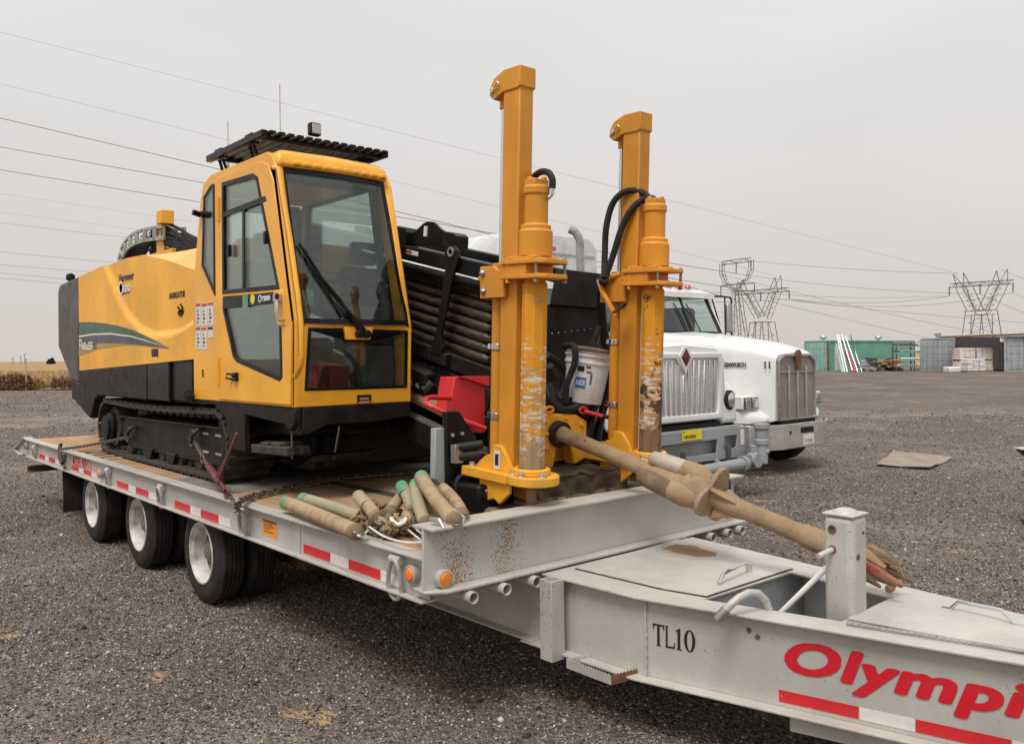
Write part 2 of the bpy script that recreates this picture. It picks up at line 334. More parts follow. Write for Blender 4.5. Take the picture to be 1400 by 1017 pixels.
def rustspecks():
    """silver paint peppered with rust, denser in two patches"""
    m, t, b = newmat('rust_specked_paint')
    c = mixc(t, noisef(t, 1.6, 3), (.44, .43, .405), (.53, .515, .485))
    c = mixc(t, noisef(t, 2.2, 6, .65, .45, .75, b=.4), c, (.36, .32, .27))
    tcc = t.nodes.new('ShaderNodeTexCoord'); sp = t.nodes.new('ShaderNodeSeparateXYZ'); t.links.new(tcc.outputs['Object'], sp.inputs[0]); gs = []
    for yc_, w_ in ((-1.09, .20), (-.76, .19), (1.22, .12)):
        s1 = t.nodes.new('ShaderNodeMath'); s1.operation = 'SUBTRACT'; s1.inputs[1].default_value = yc_; t.links.new(sp.outputs['Y'], s1.inputs[0])
        s2 = t.nodes.new('ShaderNodeMath'); s2.operation = 'ABSOLUTE'; t.links.new(s1.outputs[0], s2.inputs[0])
        s3 = t.nodes.new('ShaderNodeMapRange'); s3.inputs[1].default_value = w_; s3.inputs[2].default_value = 0; t.links.new(s2.outputs[0], s3.inputs[0]); gs.append(s3.outputs[0])
    while len(gs) > 1:
        k_ = t.nodes.new('ShaderNodeMath'); k_.operation = 'MAXIMUM'; t.links.new(gs[0], k_.inputs[0]); t.links.new(gs[1], k_.inputs[1]); gs = [k_.outputs[0]]+gs[2:]
    pm_ = t.nodes.new('ShaderNodeMath'); pm_.operation = 'MULTIPLY'; t.links.new(gs[0], pm_.inputs[0]); t.links.new(noisef(t, 5, 4, .6, .25, .7, a=.3, b=1), pm_.inputs[1])
    p2_ = t.nodes.new('ShaderNodeMath'); p2_.operation = 'MULTIPLY'; p2_.inputs[1].default_value = .27; t.links.new(pm_.outputs[0], p2_.inputs[0]); patch = p2_.outputs[0]
    v = t.nodes.new('ShaderNodeTexNoise'); v.inputs['Scale'].default_value = 85; v.inputs['Detail'].default_value = 3; v.inputs['Roughness'].default_value = .75
    tcn = t.nodes.new('ShaderNodeTexCoord'); t.links.new(tcn.outputs['Object'], v.inputs['Vector'])
    ad = t.nodes.new('ShaderNodeMath'); ad.operation = 'ADD'; t.links.new(v.outputs[0], ad.inputs[0]); t.links.new(patch, ad.inputs[1])
    r = t.nodes.new('ShaderNodeMapRange'); r.inputs[1].default_value = .665; r.inputs[2].default_value = .70; t.links.new(ad.outputs[0], r.inputs[0])
    c = mixc(t, r.outputs[0], c, mixc(t, noisef(t, 30, 2), (.40, .19, .055), (.15, .065, .03)))
    t.links.new(c, b.inputs['Base Color']); setin(b, 'Roughness', .5); setin(b, 'Metallic', .1)
    return m
M['rustspeck'] = rustspecks()
def woodmat():
    m, t, b = newmat('weathered_deck_wood')
    oi = t.nodes.new('ShaderNodeObjectInfo')
    tcn = t.nodes.new('ShaderNodeTexCoord'); ad = t.nodes.new('ShaderNodeVectorMath'); ad.operation = 'ADD'
    sc = t.nodes.new('ShaderNodeVectorMath'); sc.operation = 'SCALE'; sc.inputs['Scale'].default_value = 40; cx = t.nodes.new('ShaderNodeCombineXYZ')
    t.links.new(oi.outputs['Random'], cx.inputs[0]); t.links.new(oi.outputs['Random'], cx.inputs[1]); t.links.new(cx.outputs[0], sc.inputs[0]); t.links.new(tcn.outputs['Object'], ad.inputs[0]); t.links.new(sc.outputs[0], ad.inputs[1])
    gr = noisef(t, 5, 7, .65, .3, .7, co=ad.outputs[0], stretch=(.5, 9, 1))
    c = mixc(t, gr, (.31, .17, .09), (.50, .32, .185))
    c = mixc(t, noisef(t, 2.4, 6, .7, .45, .7, co=ad.outputs[0], b=.7), c, (.47, .355, .235))
    c = mixc(t, noisef(t, 3.6, 6, .7, .58, .75, co=ad.outputs[0], b=.8), c, (.12, .075, .05))
    r = t.nodes.new('ShaderNodeMapRange'); r.inputs[3].default_value = .78; r.inputs[4].default_value = 1.15; t.links.new(oi.outputs['Random'], r.inputs[0])
    k = t.nodes.new('ShaderNodeVectorMath'); k.operation = 'SCALE'; t.links.new(c, k.inputs[0]); t.links.new(r.outputs[0], k.inputs['Scale'])
    t.links.new(k.outputs[0], b.inputs['Base Color']); setin(b, 'Roughness', .85); setin(b, 'Specular IOR Level', .2); bump(t, b, gr, .4, .006)
    return m
M['wood'] = woodmat()
def checker():
    m, t, b = newmat('checker_plate')
    tcn = t.nodes.new('ShaderNodeTexCoord'); hs = []
    for a in (45, -45):
        mpn = t.nodes.new('ShaderNodeMapping'); mpn.inputs['Rotation'].default_value = (0, 0, R(a)); mpn.inputs['Scale'].default_value = (26, 60, 1); t.links.new(tcn.outputs['Object'], mpn.inputs[0])
        v = t.nodes.new('ShaderNodeTexVoronoi'); v.inputs['Scale'].default_value = 1; v.inputs['Randomness'].default_value = 0; t.links.new(mpn.outputs[0], v.inputs['Vector'])
        r = t.nodes.new('ShaderNodeMapRange'); r.inputs[1].default_value = .45; r.inputs[2].default_value = .3; t.links.new(v.outputs['Distance'], r.inputs[0]); hs.append(r.outputs[0])
    mxx = t.nodes.new('ShaderNodeMath'); mxx.operation = 'MAXIMUM'; t.links.new(hs[0], mxx.inputs[0]); t.links.new(hs[1], mxx.inputs[1])
    c = mixc(t, noisef(t, 3, 5, .65), (.22, .205, .19), (.36, .34, .31)); c = mixc(t, noisef(t, 5, 6, .7, .5, .7, b=.7), c, (.36, .26, .16))
    t.links.new(c, b.inputs['Base Color']); setin(b, 'Metallic', .4); setin(b, 'Roughness', .5); bump(t, b, mxx.outputs[0], .9, .004)
    return m
M['checker'] = checker()
def groundmat():
    m, t, b = newmat('gravel_ground')
    g = t.nodes.new('ShaderNodeNewGeometry'); P = g.outputs['Position']
    def vor(s):
        v = t.nodes.new('ShaderNodeTexVoronoi'); v.inputs['Scale'].default_value = s; t.links.new(P, v.inputs['Vector']); return v
    v1, v2 = vor(70), vor(30)
    def ramp(src, cols):
        r = t.nodes.new('ShaderNodeValToRGB'); e = r.color_ramp.elements
        e[0].position, e[0].color = cols[0][0], tuple(cols[0][1])+(1,); e[1].position, e[1].color = cols[-1][0], tuple(cols[-1][1])+(1,)
        for p, c in cols[1:-1]: k = e.new(p); k.color = tuple(c)+(1,)
        t.links.new(src, r.inputs[0]); return r.outputs[0]
    s1 = t.nodes.new('ShaderNodeSeparateColor'); t.links.new(v1.outputs['Color'], s1.inputs[0])
    s2 = t.nodes.new('ShaderNodeSeparateColor'); t.links.new(v2.outputs['Color'], s2.inputs[0])
    c1 = ramp(s1.outputs[0], [(0, (.014, .011, .010)), (.30, (.065, .053, .046)), (.62, (.165, .145, .128)), (.86, (.33, .298, .27)), (1, (.56, .52, .48))])
    c2 = ramp(s2.outputs[1], [(0, (.055, .044, .038)), (.5, (.150, .126, .107)), (1, (.30, .262, .228))])
    c = mixc(t, .28, c1, c2)
    c = mixc(t, noisef(t, .22, 5, .6, .35, .68, co=P, b=.26), c, (.235, .160, .112))
    c = mixc(t, noisef(t, .9, 5, .65, .50, .74, co=P, b=.38), c, (.085, .068, .058))
    c = mixc(t, noisef(t, .6, 6, .7, .62, .74, co=P, b=.5), c, (.32, .225, .145))
    dp = t.nodes.new('ShaderNodeVectorMath'); dp.operation = 'DOT_PRODUCT'; dp.inputs[1].default_value = tuple(FW); t.links.new(P, dp.inputs[0])
    wob = t.nodes.new('ShaderNodeMath'); wob.operation = 'MULTIPLY_ADD'; wob.inputs[1].default_value = 5.0; t.links.new(noisef(t, .09, 4, .6, .3, .7, co=P, a=-.5, b=.5), wob.inputs[0]); t.links.new(dp.outputs['Value'], wob.inputs[2])
    df = t.nodes.new('ShaderNodeMath'); df.operation = 'SUBTRACT'; df.inputs[1].default_value = 25.5; t.links.new(wob.outputs[0], df.inputs[0])
    ab = t.nodes.new('ShaderNodeMath'); ab.operation = 'ABSOLUTE'; t.links.new(df.outputs[0], ab.inputs[0])
    trk = t.nodes.new('ShaderNodeMapRange'); trk.inputs[1].default_value = 2.2; trk.inputs[2].default_value = .4; trk.inputs[4].default_value = .75; t.links.new(ab.outputs[0], trk.inputs[0])
    tk = t.nodes.new('ShaderNodeMath'); tk.operation = 'MULTIPLY'; t.links.new(trk.outputs[0], tk.inputs[0]); t.links.new(noisef(t, .5, 6, .7, .38, .6, co=P), tk.inputs[1])
    c = mixc(t, tk.outputs[0], c, (.42, .335, .27))
    c = mixc(t, noisef(t, 3.2, 7, .78, .42, .60, co=P, b=.25), c, (.075, .058, .049)); c = mixc(t, noisef(t, 5.1, 6, .78, .50, .66, co=P, b=.20), c, (.32, .265, .22))
    c = mixc(t, noisef(t, .33, 9, .80, .46, .55, co=P, b=.42), c, (.095, .070, .056)); c = mixc(t, noisef(t, .41, 9, .80, .52, .60, co=P, b=.42), c, (.33, .265, .215))
    st = noisef(t, .5, 5, .65, .4, .62, co=P, b=.22); c = mixc(t, st, c, (.24, .165, .12))
    c = mixc(t, noisef(t, 2.1, 3, .5, .685, .72, co=P, b=.8), c, (.46, .29, .145))
    t.links.new(c, b.inputs['Base Color']); setin(b, 'Roughness', .92); setin(b, 'Specular IOR Level', .25)
    h = t.nodes.new('ShaderNodeMath'); h.operation = 'MULTIPLY_ADD'; h.inputs[1].default_value = .9; t.links.new(v1.outputs['Distance'], h.inputs[0])
    k = t.nodes.new('ShaderNodeMath'); k.operation = 'MULTIPLY'; k.inputs[1].default_value = 1.4; t.links.new(v2.outputs['Distance'], k.inputs[0]); t.links.new(k.outputs[0], h.inputs[2])
    inv = t.nodes.new('ShaderNodeMath'); inv.operation = 'SUBTRACT'; inv.inputs[0].default_value = 1; t.links.new(h.outputs[0], inv.inputs[1])
    bump(t, b, inv.outputs[0], 1.0, .012)
    return m
M['ground'] = groundmat()
def stonemat():
    m, t, b = newmat('crushed_stone')
    g = t.nodes.new('ShaderNodeNewGeometry'); r = t.nodes.new('ShaderNodeValToRGB'); e = r.color_ramp.elements
    e[0].color = (.020, .016, .015, 1); e[1].color = (.60, .56, .52, 1)
    for p, c in ((.28, (.075, .062, .054)), (.55, (.165, .145, .128)), (.74, (.235, .185, .145)), (.90, (.33, .30, .275))):
        k = e.new(p); k.color = c+(1,)
    t.links.new(g.outputs['Random Per Island'], r.inputs[0]); t.links.new(r.outputs[0], b.inputs['Base Color']); setin(b, 'Roughness', .9); setin(b, 'Specular IOR Level', .25)
    return m
M['stone'] = stonemat()
def drygrass():
    m, t, b = newmat('dry_grass')
    g = t.nodes.new('ShaderNodeNewGeometry')
    c = mixc(t, noisef(t, .35, 5, .65, .35, .65, co=g.outputs['Position']), (.44, .30, .15), (.27, .165, .085))
    c = mixc(t, noisef(t, .12, 4, .6, .55, .75, co=g.outputs['Position'], b=.5), c, (.16, .15, .06))
    t.links.new(c, b.inputs['Base Color']); setin(b, 'Roughness', .95); setin(b, 'Specular IOR Level', .1)
    return m
M['drygrass'] = drygrass()
M['bush'] = paint('dry_bush', (.20, .105, .062), .95, dirt=(.30, .19, .10), damt=.6, dscale=2, spec=.1)
M['farleaf'] = paint('far_foliage', (.045, .047, .034), .95, spec=.1)
M['steelmud'] = paint('scraped_muddy_steel', (.46, .40, .34), .6, metal=.2, dirt=(.36, .25, .15), damt=.7, dscale=12, bmp=.4, bscale=50)
M['redmud'] = paint('muddy_red', (.27, .05, .04), .7, dirt=(.28, .19, .12), damt=.8, dscale=16, bmp=.4, bscale=60)
M['zincplate'] = paint('galvanised_sheet', (.36, .41, .42), .5, metal=.25, dirt=(.28, .30, .29), damt=.4, dscale=8)
M['kbumper'] = paint('scuffed_chrome', (.62, .61, .60), .33, metal=.75, dirt=(.36, .33, .30), damt=.5, dscale=4, chip=(.13, .10, .08), cscale=12, cthr=.69)
M['linkgrey'] = paint('carrier_grey', (.40, .42, .38), .5, metal=.3, dirt=(.15, .13, .11), damt=.5, dscale=8)
M['boltgrey'] = paint('dusty_bolt', (.32, .25, .16), .5, metal=.5, dirt=(.2, .13, .06), damt=.5, dscale=30)
M['darkmud'] = paint('wet_dark_mud', (.060, .042, .030), .85, dirt=(.21, .14, .085), damt=.75, dscale=9, bmp=.8, bscale=40, spec=.2)

# ================================================================== the setting
def cam2(D, L, z=0): return FW*D+RT*L+UP*z         # depth in front of / sideways from the camera's standpoint
def ss(a, b, x):
    t = max(0, min(1, (x-a)/(b-a))); return t*t*(3-2*t)
def gz(x, y):
    """height of the yard: level, rising a little towards the containers"""
    p = Vector((x, y, 0)); return .34*ss(24, 58, p.dot(FW))*ss(-6, 14, p.dot(RT))
g = MB()
ds = [-60, -20, -6]+[0, 3, 6, 9, 12, 16, 20, 25, 30, 36, 42, 48, 54, 60, 70, 90, 130, 220, 400, 800, 1600, 3200]
ls = [-3000, -1200, -500, -200, -100, -60, -40, -30, -22, -15, -10, -6, -3, 0, 3, 6, 9, 12, 15, 18, 22, 27, 33, 40, 60, 100, 200, 500, 1200, 3000]
vs = []
for d in ds:
    for l in ls:
        p = cam2(d, l); vs.append((p.x, p.y, gz(p.x, p.y)))
nl = len(ls)
g.add(vs, [(j*nl+i, j*nl+i+1, (j+1)*nl+i+1, (j+1)*nl+i) for j in range(len(ds)-1) for i in range(nl-1)])
ground = struct('ground', g, M['ground'], None)
# dry field beyond the gravel on the left
f = MB(); edge = [(-140, 75), (-90, 62), (-60, 57), (-36, 54.5), (-26, 54), (-18, 56), (-6, 60), (8, 66), (30, 78), (60, 84), (120, 90), (400, 95)]
fv = []
for l, d in edge:
    for k, dd in enumerate((0, 3, 14, 60, 300, 2500)):
        p = cam2(d+dd, l*(1+dd/90)); fv.append((p.x, p.y, gz(p.x, p.y)+.03+(.22 if k else 0)+(dd*.0012 if k < 5 else .3)))
f.add(fv, [(i*6+j, (i+1)*6+j, (i+1)*6+j+1, i*6+j+1) for i in range(len(edge)-1) for j in range(5)])
struct('field', f, M['drygrass'], None)

rng = np.random.default_rng(3)
def scatter_mesh(name, pts, scl, base_v, base_f, mat, jit=.25, flat=.7):
    n = len(pts); k = len(base_v); bv = np.array(base_v)
    V = np.repeat(bv[None], n, 0)*(1+rng.uniform(-jit, jit, (n, k, 3)))
    a = rng.uniform(0, 2*np.pi, n); tl = rng.uniform(-.5, .5, (n, 2))
    c, s_ = np.cos(a)[:, None], np.sin(a)[:, None]
    x, y, z = V[:, :, 0]*scl[:, None]*rng.uniform(.8, 1.35, n)[:, None], V[:, :, 1]*scl[:, None], V[:, :, 2]*scl[:, None]*flat
    z = z+x*tl[:, :1]+y*tl[:, 1:]
    W = np.stack([x*c-y*s_, x*s_+y*c, z], 2)+pts[:, None, :]
    F = (np.array(base_f)[None]+np.arange(n)[:, None, None]*k).reshape(-1)
    m = len(base_f[0]); nf = n*len(base_f)
    me = bpy.data.meshes.new(name); me.vertices.add(n*k); me.vertices.foreach_set('co', W.reshape(-1).astype(np.float32))
    me.loops.add(nf*m); me.loops.foreach_set('vertex_index', F.astype(np.int32))
    me.polygons.add(nf); me.polygons.foreach_set('loop_start', (np.arange(nf)*m).astype(np.int32))
    me.update(calc_edges=True); me.validate(); me.materials.append(mat)
    o = bpy.data.objects.new(name, me); COL.objects.link(o); return o
OCT_V = [(1, 0, 0), (-1, 0, 0), (0, 1, 0), (0, -1, 0), (0, 0, 1), (0, 0, -1)]
OCT_F = [(0, 2, 4), (2, 1, 4), (1, 3, 4), (3, 0, 4), (2, 0, 5), (1, 2, 5), (3, 1, 5), (0, 3, 5)]
pts = []; sc = []
for d0, d1, n, a, b in ((1.6, 4.2, 48000, .0034, .0095), (4.2, 7.5, 84000, .0045, .0115), (7.5, 13, 66000, .006, .0145), (13, 24, 38000, .009, .021), (22, 64, 30000, .016, .042), (1.6, 14, 2000, .012, .026)):
    d = np.sqrt(rng.uniform(d0*d0, d1*d1, n)); l = d*rng.uniform(-.82, .82, n)
    P_ = np.outer(d, np.array(FW))+np.outer(l, np.array(RT)); s_ = a+(b-a)*rng.power(.55, n)
    P_[:, 2] = s_*.12; pts.append(P_); sc.append(s_)
pts = np.concatenate(pts); sc = np.concatenate(sc)
gv = scatter_mesh('gravel', pts, sc, OCT_V, OCT_F, M['stone'])
tag(gv, 'loose grey brown crushed stone lying over the yard', 'gravel', kind='stuff')
# dry grass blades in the field
n = 26000; d = 54+rng.power(.45, n)*70; l = d*rng.uniform(-.95, -.18, n); lift = .15+(d-54)*.0016
P_ = np.outer(d, np.array(FW))+np.outer(l, np.array(RT)); P_[:, 2] = lift; keep = rng.uniform(0, 1, n) < .95
bl = scatter_mesh('field_grass', P_[keep], rng.uniform(.16, .5, n)[keep], [(-.12, 0, 0), (.12, 0, 0), (.25, .1, 1), (0, -.12, 0), (0, .12, 0), (-.2, .2, .8)], [(0, 1, 2), (3, 4, 5)], M['drygrass'], .3, .8)
tag(bl, 'tawny dry grass covering the field beyond the gravel', 'grass', kind='stuff')
# brush at the gravel's edge
def brush(name, c, rx, ry, rz, n, mat, s0, s1):
    q = rng.normal(0, 1, (n, 3)); q /= np.linalg.norm(q, axis=1)[:, None]; q *= rng.uniform(.35, 1, n)[:, None]**.5
    q *= 1+.28*np.sin(q[:, :1]*5+c[0])*np.cos(q[:, 1:2]*4)
    q[:, 2] = np.abs(q[:, 2]); W = q*np.array([1, 1, rz])
    W = np.array(c)+np.outer(W[:, 0]*rx, np.array(RT))+np.outer(W[:, 1]*ry, np.array(FW))+np.stack([0*W[:, 2], 0*W[:, 2], W[:, 2]], 1)
    return scatter_mesh(name, W, rng.uniform(s0, s1, n), [(-.3, 0, 0), (.3, 0, 0), (.1, .2, 1), (0, -.3, .1), (0, .3, 0), (-.5, .1, .7)], [(0, 1, 2), (3, 4, 5)], mat, .4, .9)
for i, (D, L, rx, rz, lab) in enumerate(((54.5, -32.5, 2.4, .75, 'low reddish brown brush at the gravel edge left of the fence post'),
                                         (54, -26.2, 3.2, .72, 'wide reddish brown brush right of the fence post at the gravel edge'),
                                         (55, -22.5, 1.6, .5, 'small tan weed clump beside the wide brush at the gravel edge'))):
    c = cam2(D, L, .1); o = brush('brush', (c.x, c.y, .1), rx, 1.0, rz, 1500, M['bush'], .10, .3)
    tag(o, lab, 'bush')
p = px(36, 532.6, D=54); fp = MB(); fp.tube((p.x, p.y, -.1), (p.x, p.y, 2.0), .045, 8); fp.tube((p.x, p.y, 2.0), (p.x, p.y, 2.04), .06, 8)
single('fence_post', fp, M['zinc'], 'thin grey steel fence post at the edge of the dry field', 'post')
# far tree and poles at the field's horizon
t0 = px(70, 497, D=330); tr = thing('far_tree', 'low dark round tree alone on the field horizon', 'tree', (t0.x, t0.y, .3))
mb = MB(); mb.tube((t0.x, t0.y, .3), (t0.x, t0.y, 1.3), .3, 7, .2); part('trunk', mb, M['rusty'], tr)
cr_o = brush('crown', (0, 0, .35), 1.5, 1.4, 1.9, 900, M['farleaf'], .3, .75); cr_o.parent = tr
for i, x in enumerate((17.5, 28.5, 33.8)):
    q = px(x, 495, D=420); mb = MB(); mb.tube((q.x, q.y, 0), (q.x, q.y, q.z+2.2+i), .12, 6); mb.bar((q.x-.8, q.y-.8, q.z+1.8+i), (q.x+.8, q.y+.8, q.z+1.8+i), .1, .1)
    single('utility_pole', mb, M['rusty'], 'thin utility pole far off on the field horizon', 'pole', 'far utility poles')

# ------------------------------------------------------------------ transmission towers and lines
M['lattice'] = paint('galvanised_lattice', (.15, .145, .15), .6, metal=.3)
def tower(label, x0, D, ppm_pts, bars, depth, lw):
    """bars: pairs of (x, y) pixels in the plane of the tower, given a square section of real depth"""
    base = px(x0, 484, D=D); rt = RT; off = FW*depth
    T = thing('pylon', label, 'pylon', (base.x, base.y, 0), 'transmission towers')
    groups = {}
    for nm, a, b, kind in bars:
        A, B = px(a[0], a[1], D=D), px(b[0], b[1], D=D)
        if kind == 'i': part(nm, MB().tube(A, B, .28, 6), M['lattice'], T); continue
        mb = groups.setdefault(nm, MB())
        if kind == 't':      # truss: four chords with zigzag
            L_ = (B-A).length; n = max(3, int(L_/3.2)); wv = (B-A).normalized().cross(FW).normalized()*.9
            for s in (-1, 1):
                o = off*(.16*s)
                mb.bar(A+o+wv, B+o+wv, lw, lw); mb.bar(A+o-wv, B+o-wv, lw, lw)
                for i in range(n):
                    p, q = A.lerp(B, i/n), A.lerp(B, (i+1)/n)
                    mb.bar(p+o+wv*(1 if i % 2 else -1), q+o-wv*(1 if i % 2 else -1), lw*.6, lw*.6)
        elif kind == 'f':    # doubled front and back member
            for s in (-1, 1): mb.bar(A+off*(.5*s), B+off*(.35*s), lw, lw)
        else: mb.bar(A, B, lw*.5, lw*.5)
    for nm, mb in groups.items(): part(nm, mb, M['lattice'], T)
    return T
def tri(name, a, b, c, d, n=4):
    """legs a-b and c-d with cross bracing between"""
    r = [(name, a, b, 'f'), (name, c, d, 'f')]
    le = lambda p, q, t: (p[0]+(q[0]-p[0])*t, p[1]+(q[1]-p[1])*t)
    for i in range(n):
        r += [(name, le(a, b, i/n), le(c, d, (i+1)/n), 's'), (name, le(c, d, i/n), le(a, b, (i+1)/n), 's'), (name, le(a, b, i/n), le(c, d, i/n), 's')]
    return r
B1 = [('crossarm', (1300, 390.5), (1384, 385.5), 't'), ('peak', (1310, 374), (1313, 392), 'f'), ('peak', (1310, 374), (1322, 391), 'f'), ('peak', (1370, 369), (1361, 387), 'f'), ('peak', (1370, 369), (1372, 387), 'f'),
      ('insulator', (1298, 392), (1298, 405), 'i'), ('insulator', (1340, 388), (1340, 402), 'i'), ('insulator', (1385, 387), (1385, 399), 'i')]
B1 += tri('fork', (1313, 392), (1327, 425), (1322, 391), (1340, 424), 5)+tri('fork', (1372, 387), (1356, 425), (1361, 387), (1342, 424), 5)
B1 += [('waist', (1325, 425), (1357, 424), 'f'), ('waist', (1328, 431), (1356, 430), 'f')]+tri('body', (1327, 425), (1316, 492), (1356, 425), (1370, 492), 4)+[('body', (1335, 430), (1331, 492), 'f'), ('body', (1349, 430), (1353, 492), 'f')]
tower('lattice steel pylon standing behind the canopy and pallet stacks', 1343, 400, 0, B1, 9, .27)
B2 = [('crossarm', (1004, 401.5), (1078, 396), 't'), ('peak', (1063.5, 378), (1054, 397), 'f'), ('peak', (1063.5, 378), (1066, 397), 'f'), ('peak', (1012, 384), (1007, 401), 'f'), ('peak', (1012, 384), (1020, 400), 'f'),
      ('insulator', (1079, 397), (1079, 409), 'i'), ('insulator', (1040, 399), (1040, 412), 'i')]
B2 += tri('fork', (1016, 401), (1035, 436), (1024, 400), (1043, 433), 5)+tri('fork', (1065, 398), (1051, 436), (1056, 398), (1041, 433), 5)
B2 += [('waist', (1028, 441), (1055, 440), 'f')]+tri('body', (1029, 440), (1022, 494), (1055, 440), (1066, 494), 3)+[('body', (1037, 441), (1034, 494), 'f'), ('body', (1046, 441), (1050, 494), 'f')]
tower('lattice steel pylon with a single right peak rising behind the white truck hood', 1044, 410, 0, B2, 9, .27)
B3 = [('top_beam', (987, 360), (1027, 355), 't')]
loopL = [(986, 360), (985.5, 374), (990, 386), (1000, 396), (1006, 400)]; loopR = [(1028, 356), (1028.5, 368), (1024, 380), (1014, 390), (1008, 398)]
for q in (loopL, loopR):
    for a, b in zip(q[:-1], q[1:]): B3 += [('window_arm', a, b, 'f'), ('window_arm', (a[0]+(3 if q is loopL else -3), a[1]), (b[0]+(3 if q is loopL else -3), b[1]-2), 'f'), ('window_arm', a, (b[0]+(3 if q is loopL else -3), b[1]-2), 's')]
B3 += [('crossarm', (985, 391), (1032, 387), 'f'), ('crossarm', (985, 391), (1010, 386), 's'), ('insulator', (985.5, 391), (985.5, 405), 'i'), ('insulator', (1031.5, 388), (1031.5, 400), 'i'), ('insulator', (1006.5, 358), (1006.5, 374), 'i')]
B3 += tri('body', (1003, 398), (1001, 494), (1011, 397), (1026, 494), 9)+[('body', (1007, 398), (1014, 494), 'f')]
tower('tall lattice pylon with a round window top behind the white truck', 1008, 440, 0, B3, 6, .27)
M['wire'] = paint('conductor', (.20, .19, .19), .6, metal=.3)
def wire(a, b, Da, Db, sag, rad, lab):
    A, B = px(a[0], a[1], D=Da), px(b[0], b[1], D=Db); ps = []
    for i in range(25):
        t = i/24; p = A.lerp(B, t); p.z -= sag*4*t*(1-t); ps.append(p)
    mb = MB(); mb.path(ps, [rad*(FW.dot(p)/Da) for p in ps], 5)
    single('power_line', mb, M['wire'], lab, 'power line', 'overhead power lines', smooth=None)
LW = ['dark conductor hung from the left arm of the round topped pylon', 'dark conductor hung inside the round window of the tall pylon', 'dark conductor hung from the right arm of the round topped pylon']
# endpoints: left of the frame (near) -> pylons (far)
for k, (a, b, sag, r) in enumerate((((-120, 134), (985, 405), -1.5, .040), ((-120, 180), (1006, 374), .5, .036), ((-120, 213), (1031, 399), 0, .034))):
    wire(a, b, 95, 440, sag, r, LW[k])
for a, b, sag, r, l in (((-120, 14), (1310, 374), 0, .013, 'highest thin ground wire, running to the peak of the pylon behind the canopy'), ((-120, 85), (1064, 378), 0, .013, 'thin ground wire running to the single right peak of the pylon')):
    wire(a, b, 95, 400, sag, r, l)
for a, b, sag, r in (((-120, 291), (1012, 402), 2, .020), ((-120, 333), (1040, 412), 3, .022), ((-120, 352), (1079, 409), 4, .022), ((-120, 362), (1012, 425), 4, .022), ((-120, 247), (1004, 402), 1, .013), ((-120, 275), (1040, 411), 1, .013), ((-120, 369), (1012, 432), 4, .024)):
    wire(a, b, 130, 410, sag, r, 'thin conductor behind the cab, %s below the three dark conductors' % {247: 'first', 275: 'second', 291: 'third', 333: 'fourth', 352: 'fifth', 362: 'sixth', 369: 'seventh'}[a[1]])
for a, b, D1, sag in (((1031, 400), (1298, 405), 440, 1.5), ((1079, 409), (1298, 405), 410, 2.5), ((1006, 374), (1340, 402), 440, 2), ((1028, 357), (1310, 374), 440, 1), ((1079, 409), (1385, 400), 410, 5)):
    wire(a, b, D1, 400, sag, .10, 'thin wire strung between the distant pylons')
for a, b in (((985, 375), (1450, 478)), ((985, 395), (1450, 500)), ((1010, 402), (1450, 445)), ((1370, 369), (1520, 420)), ((1385, 400), (1520, 452)), ((1340, 402), (1520, 470))):
    wire(a, b, 420, 300, 1, .09, 'thin wire descending beyond the containers to the right')

# ------------------------------------------------------------------ shipping containers and yard stores
def corr(name, col):
    m, t, b = newmat(name)
    c = mixc(t, noisef(t, .9, 5, .65), tuple(k*.85 for k in col), tuple(k*1.12 for k in col))
    c = mixc(t, noisef(t, 3, 6, .7, .6, .78, b=.5), c, (.20, .13, .08)); t.links.new(c, b.inputs['Base Color']); setin(b, 'Roughness', .55)
    return m
M['cgreen'] = corr('container_green', (.155, .39, .295)); M['cgrey'] = corr('container_grey', (.33, .365, .375)); M['cdark'] = corr('container_dark', (.07, .065, .07))
M['cgreendoor'] = corr('container_door_green', (.27, .47, .42))
def wave(p0, p1, h0, h1, n, amp, nrm):
    """corrugated sheet from p0 to p1"""
    mb = MB(); vs = []; k = 0
    for i in range(n):
        for a, s in ((.0, 0), (.2, 0), (.45, 1), (.75, 1)):
            t = (i+a)/n; q = p0.lerp(p1, t)+nrm*(amp*s); vs += [q+UP*h0, q+UP*h1]; k += 1
    vs += [p1+UP*h0, p1+UP*h1]; k += 1
    mb.add(vs, [(2*i, 2*i+2, 2*i+3, 2*i+1) for i in range(k-1)]); return mb
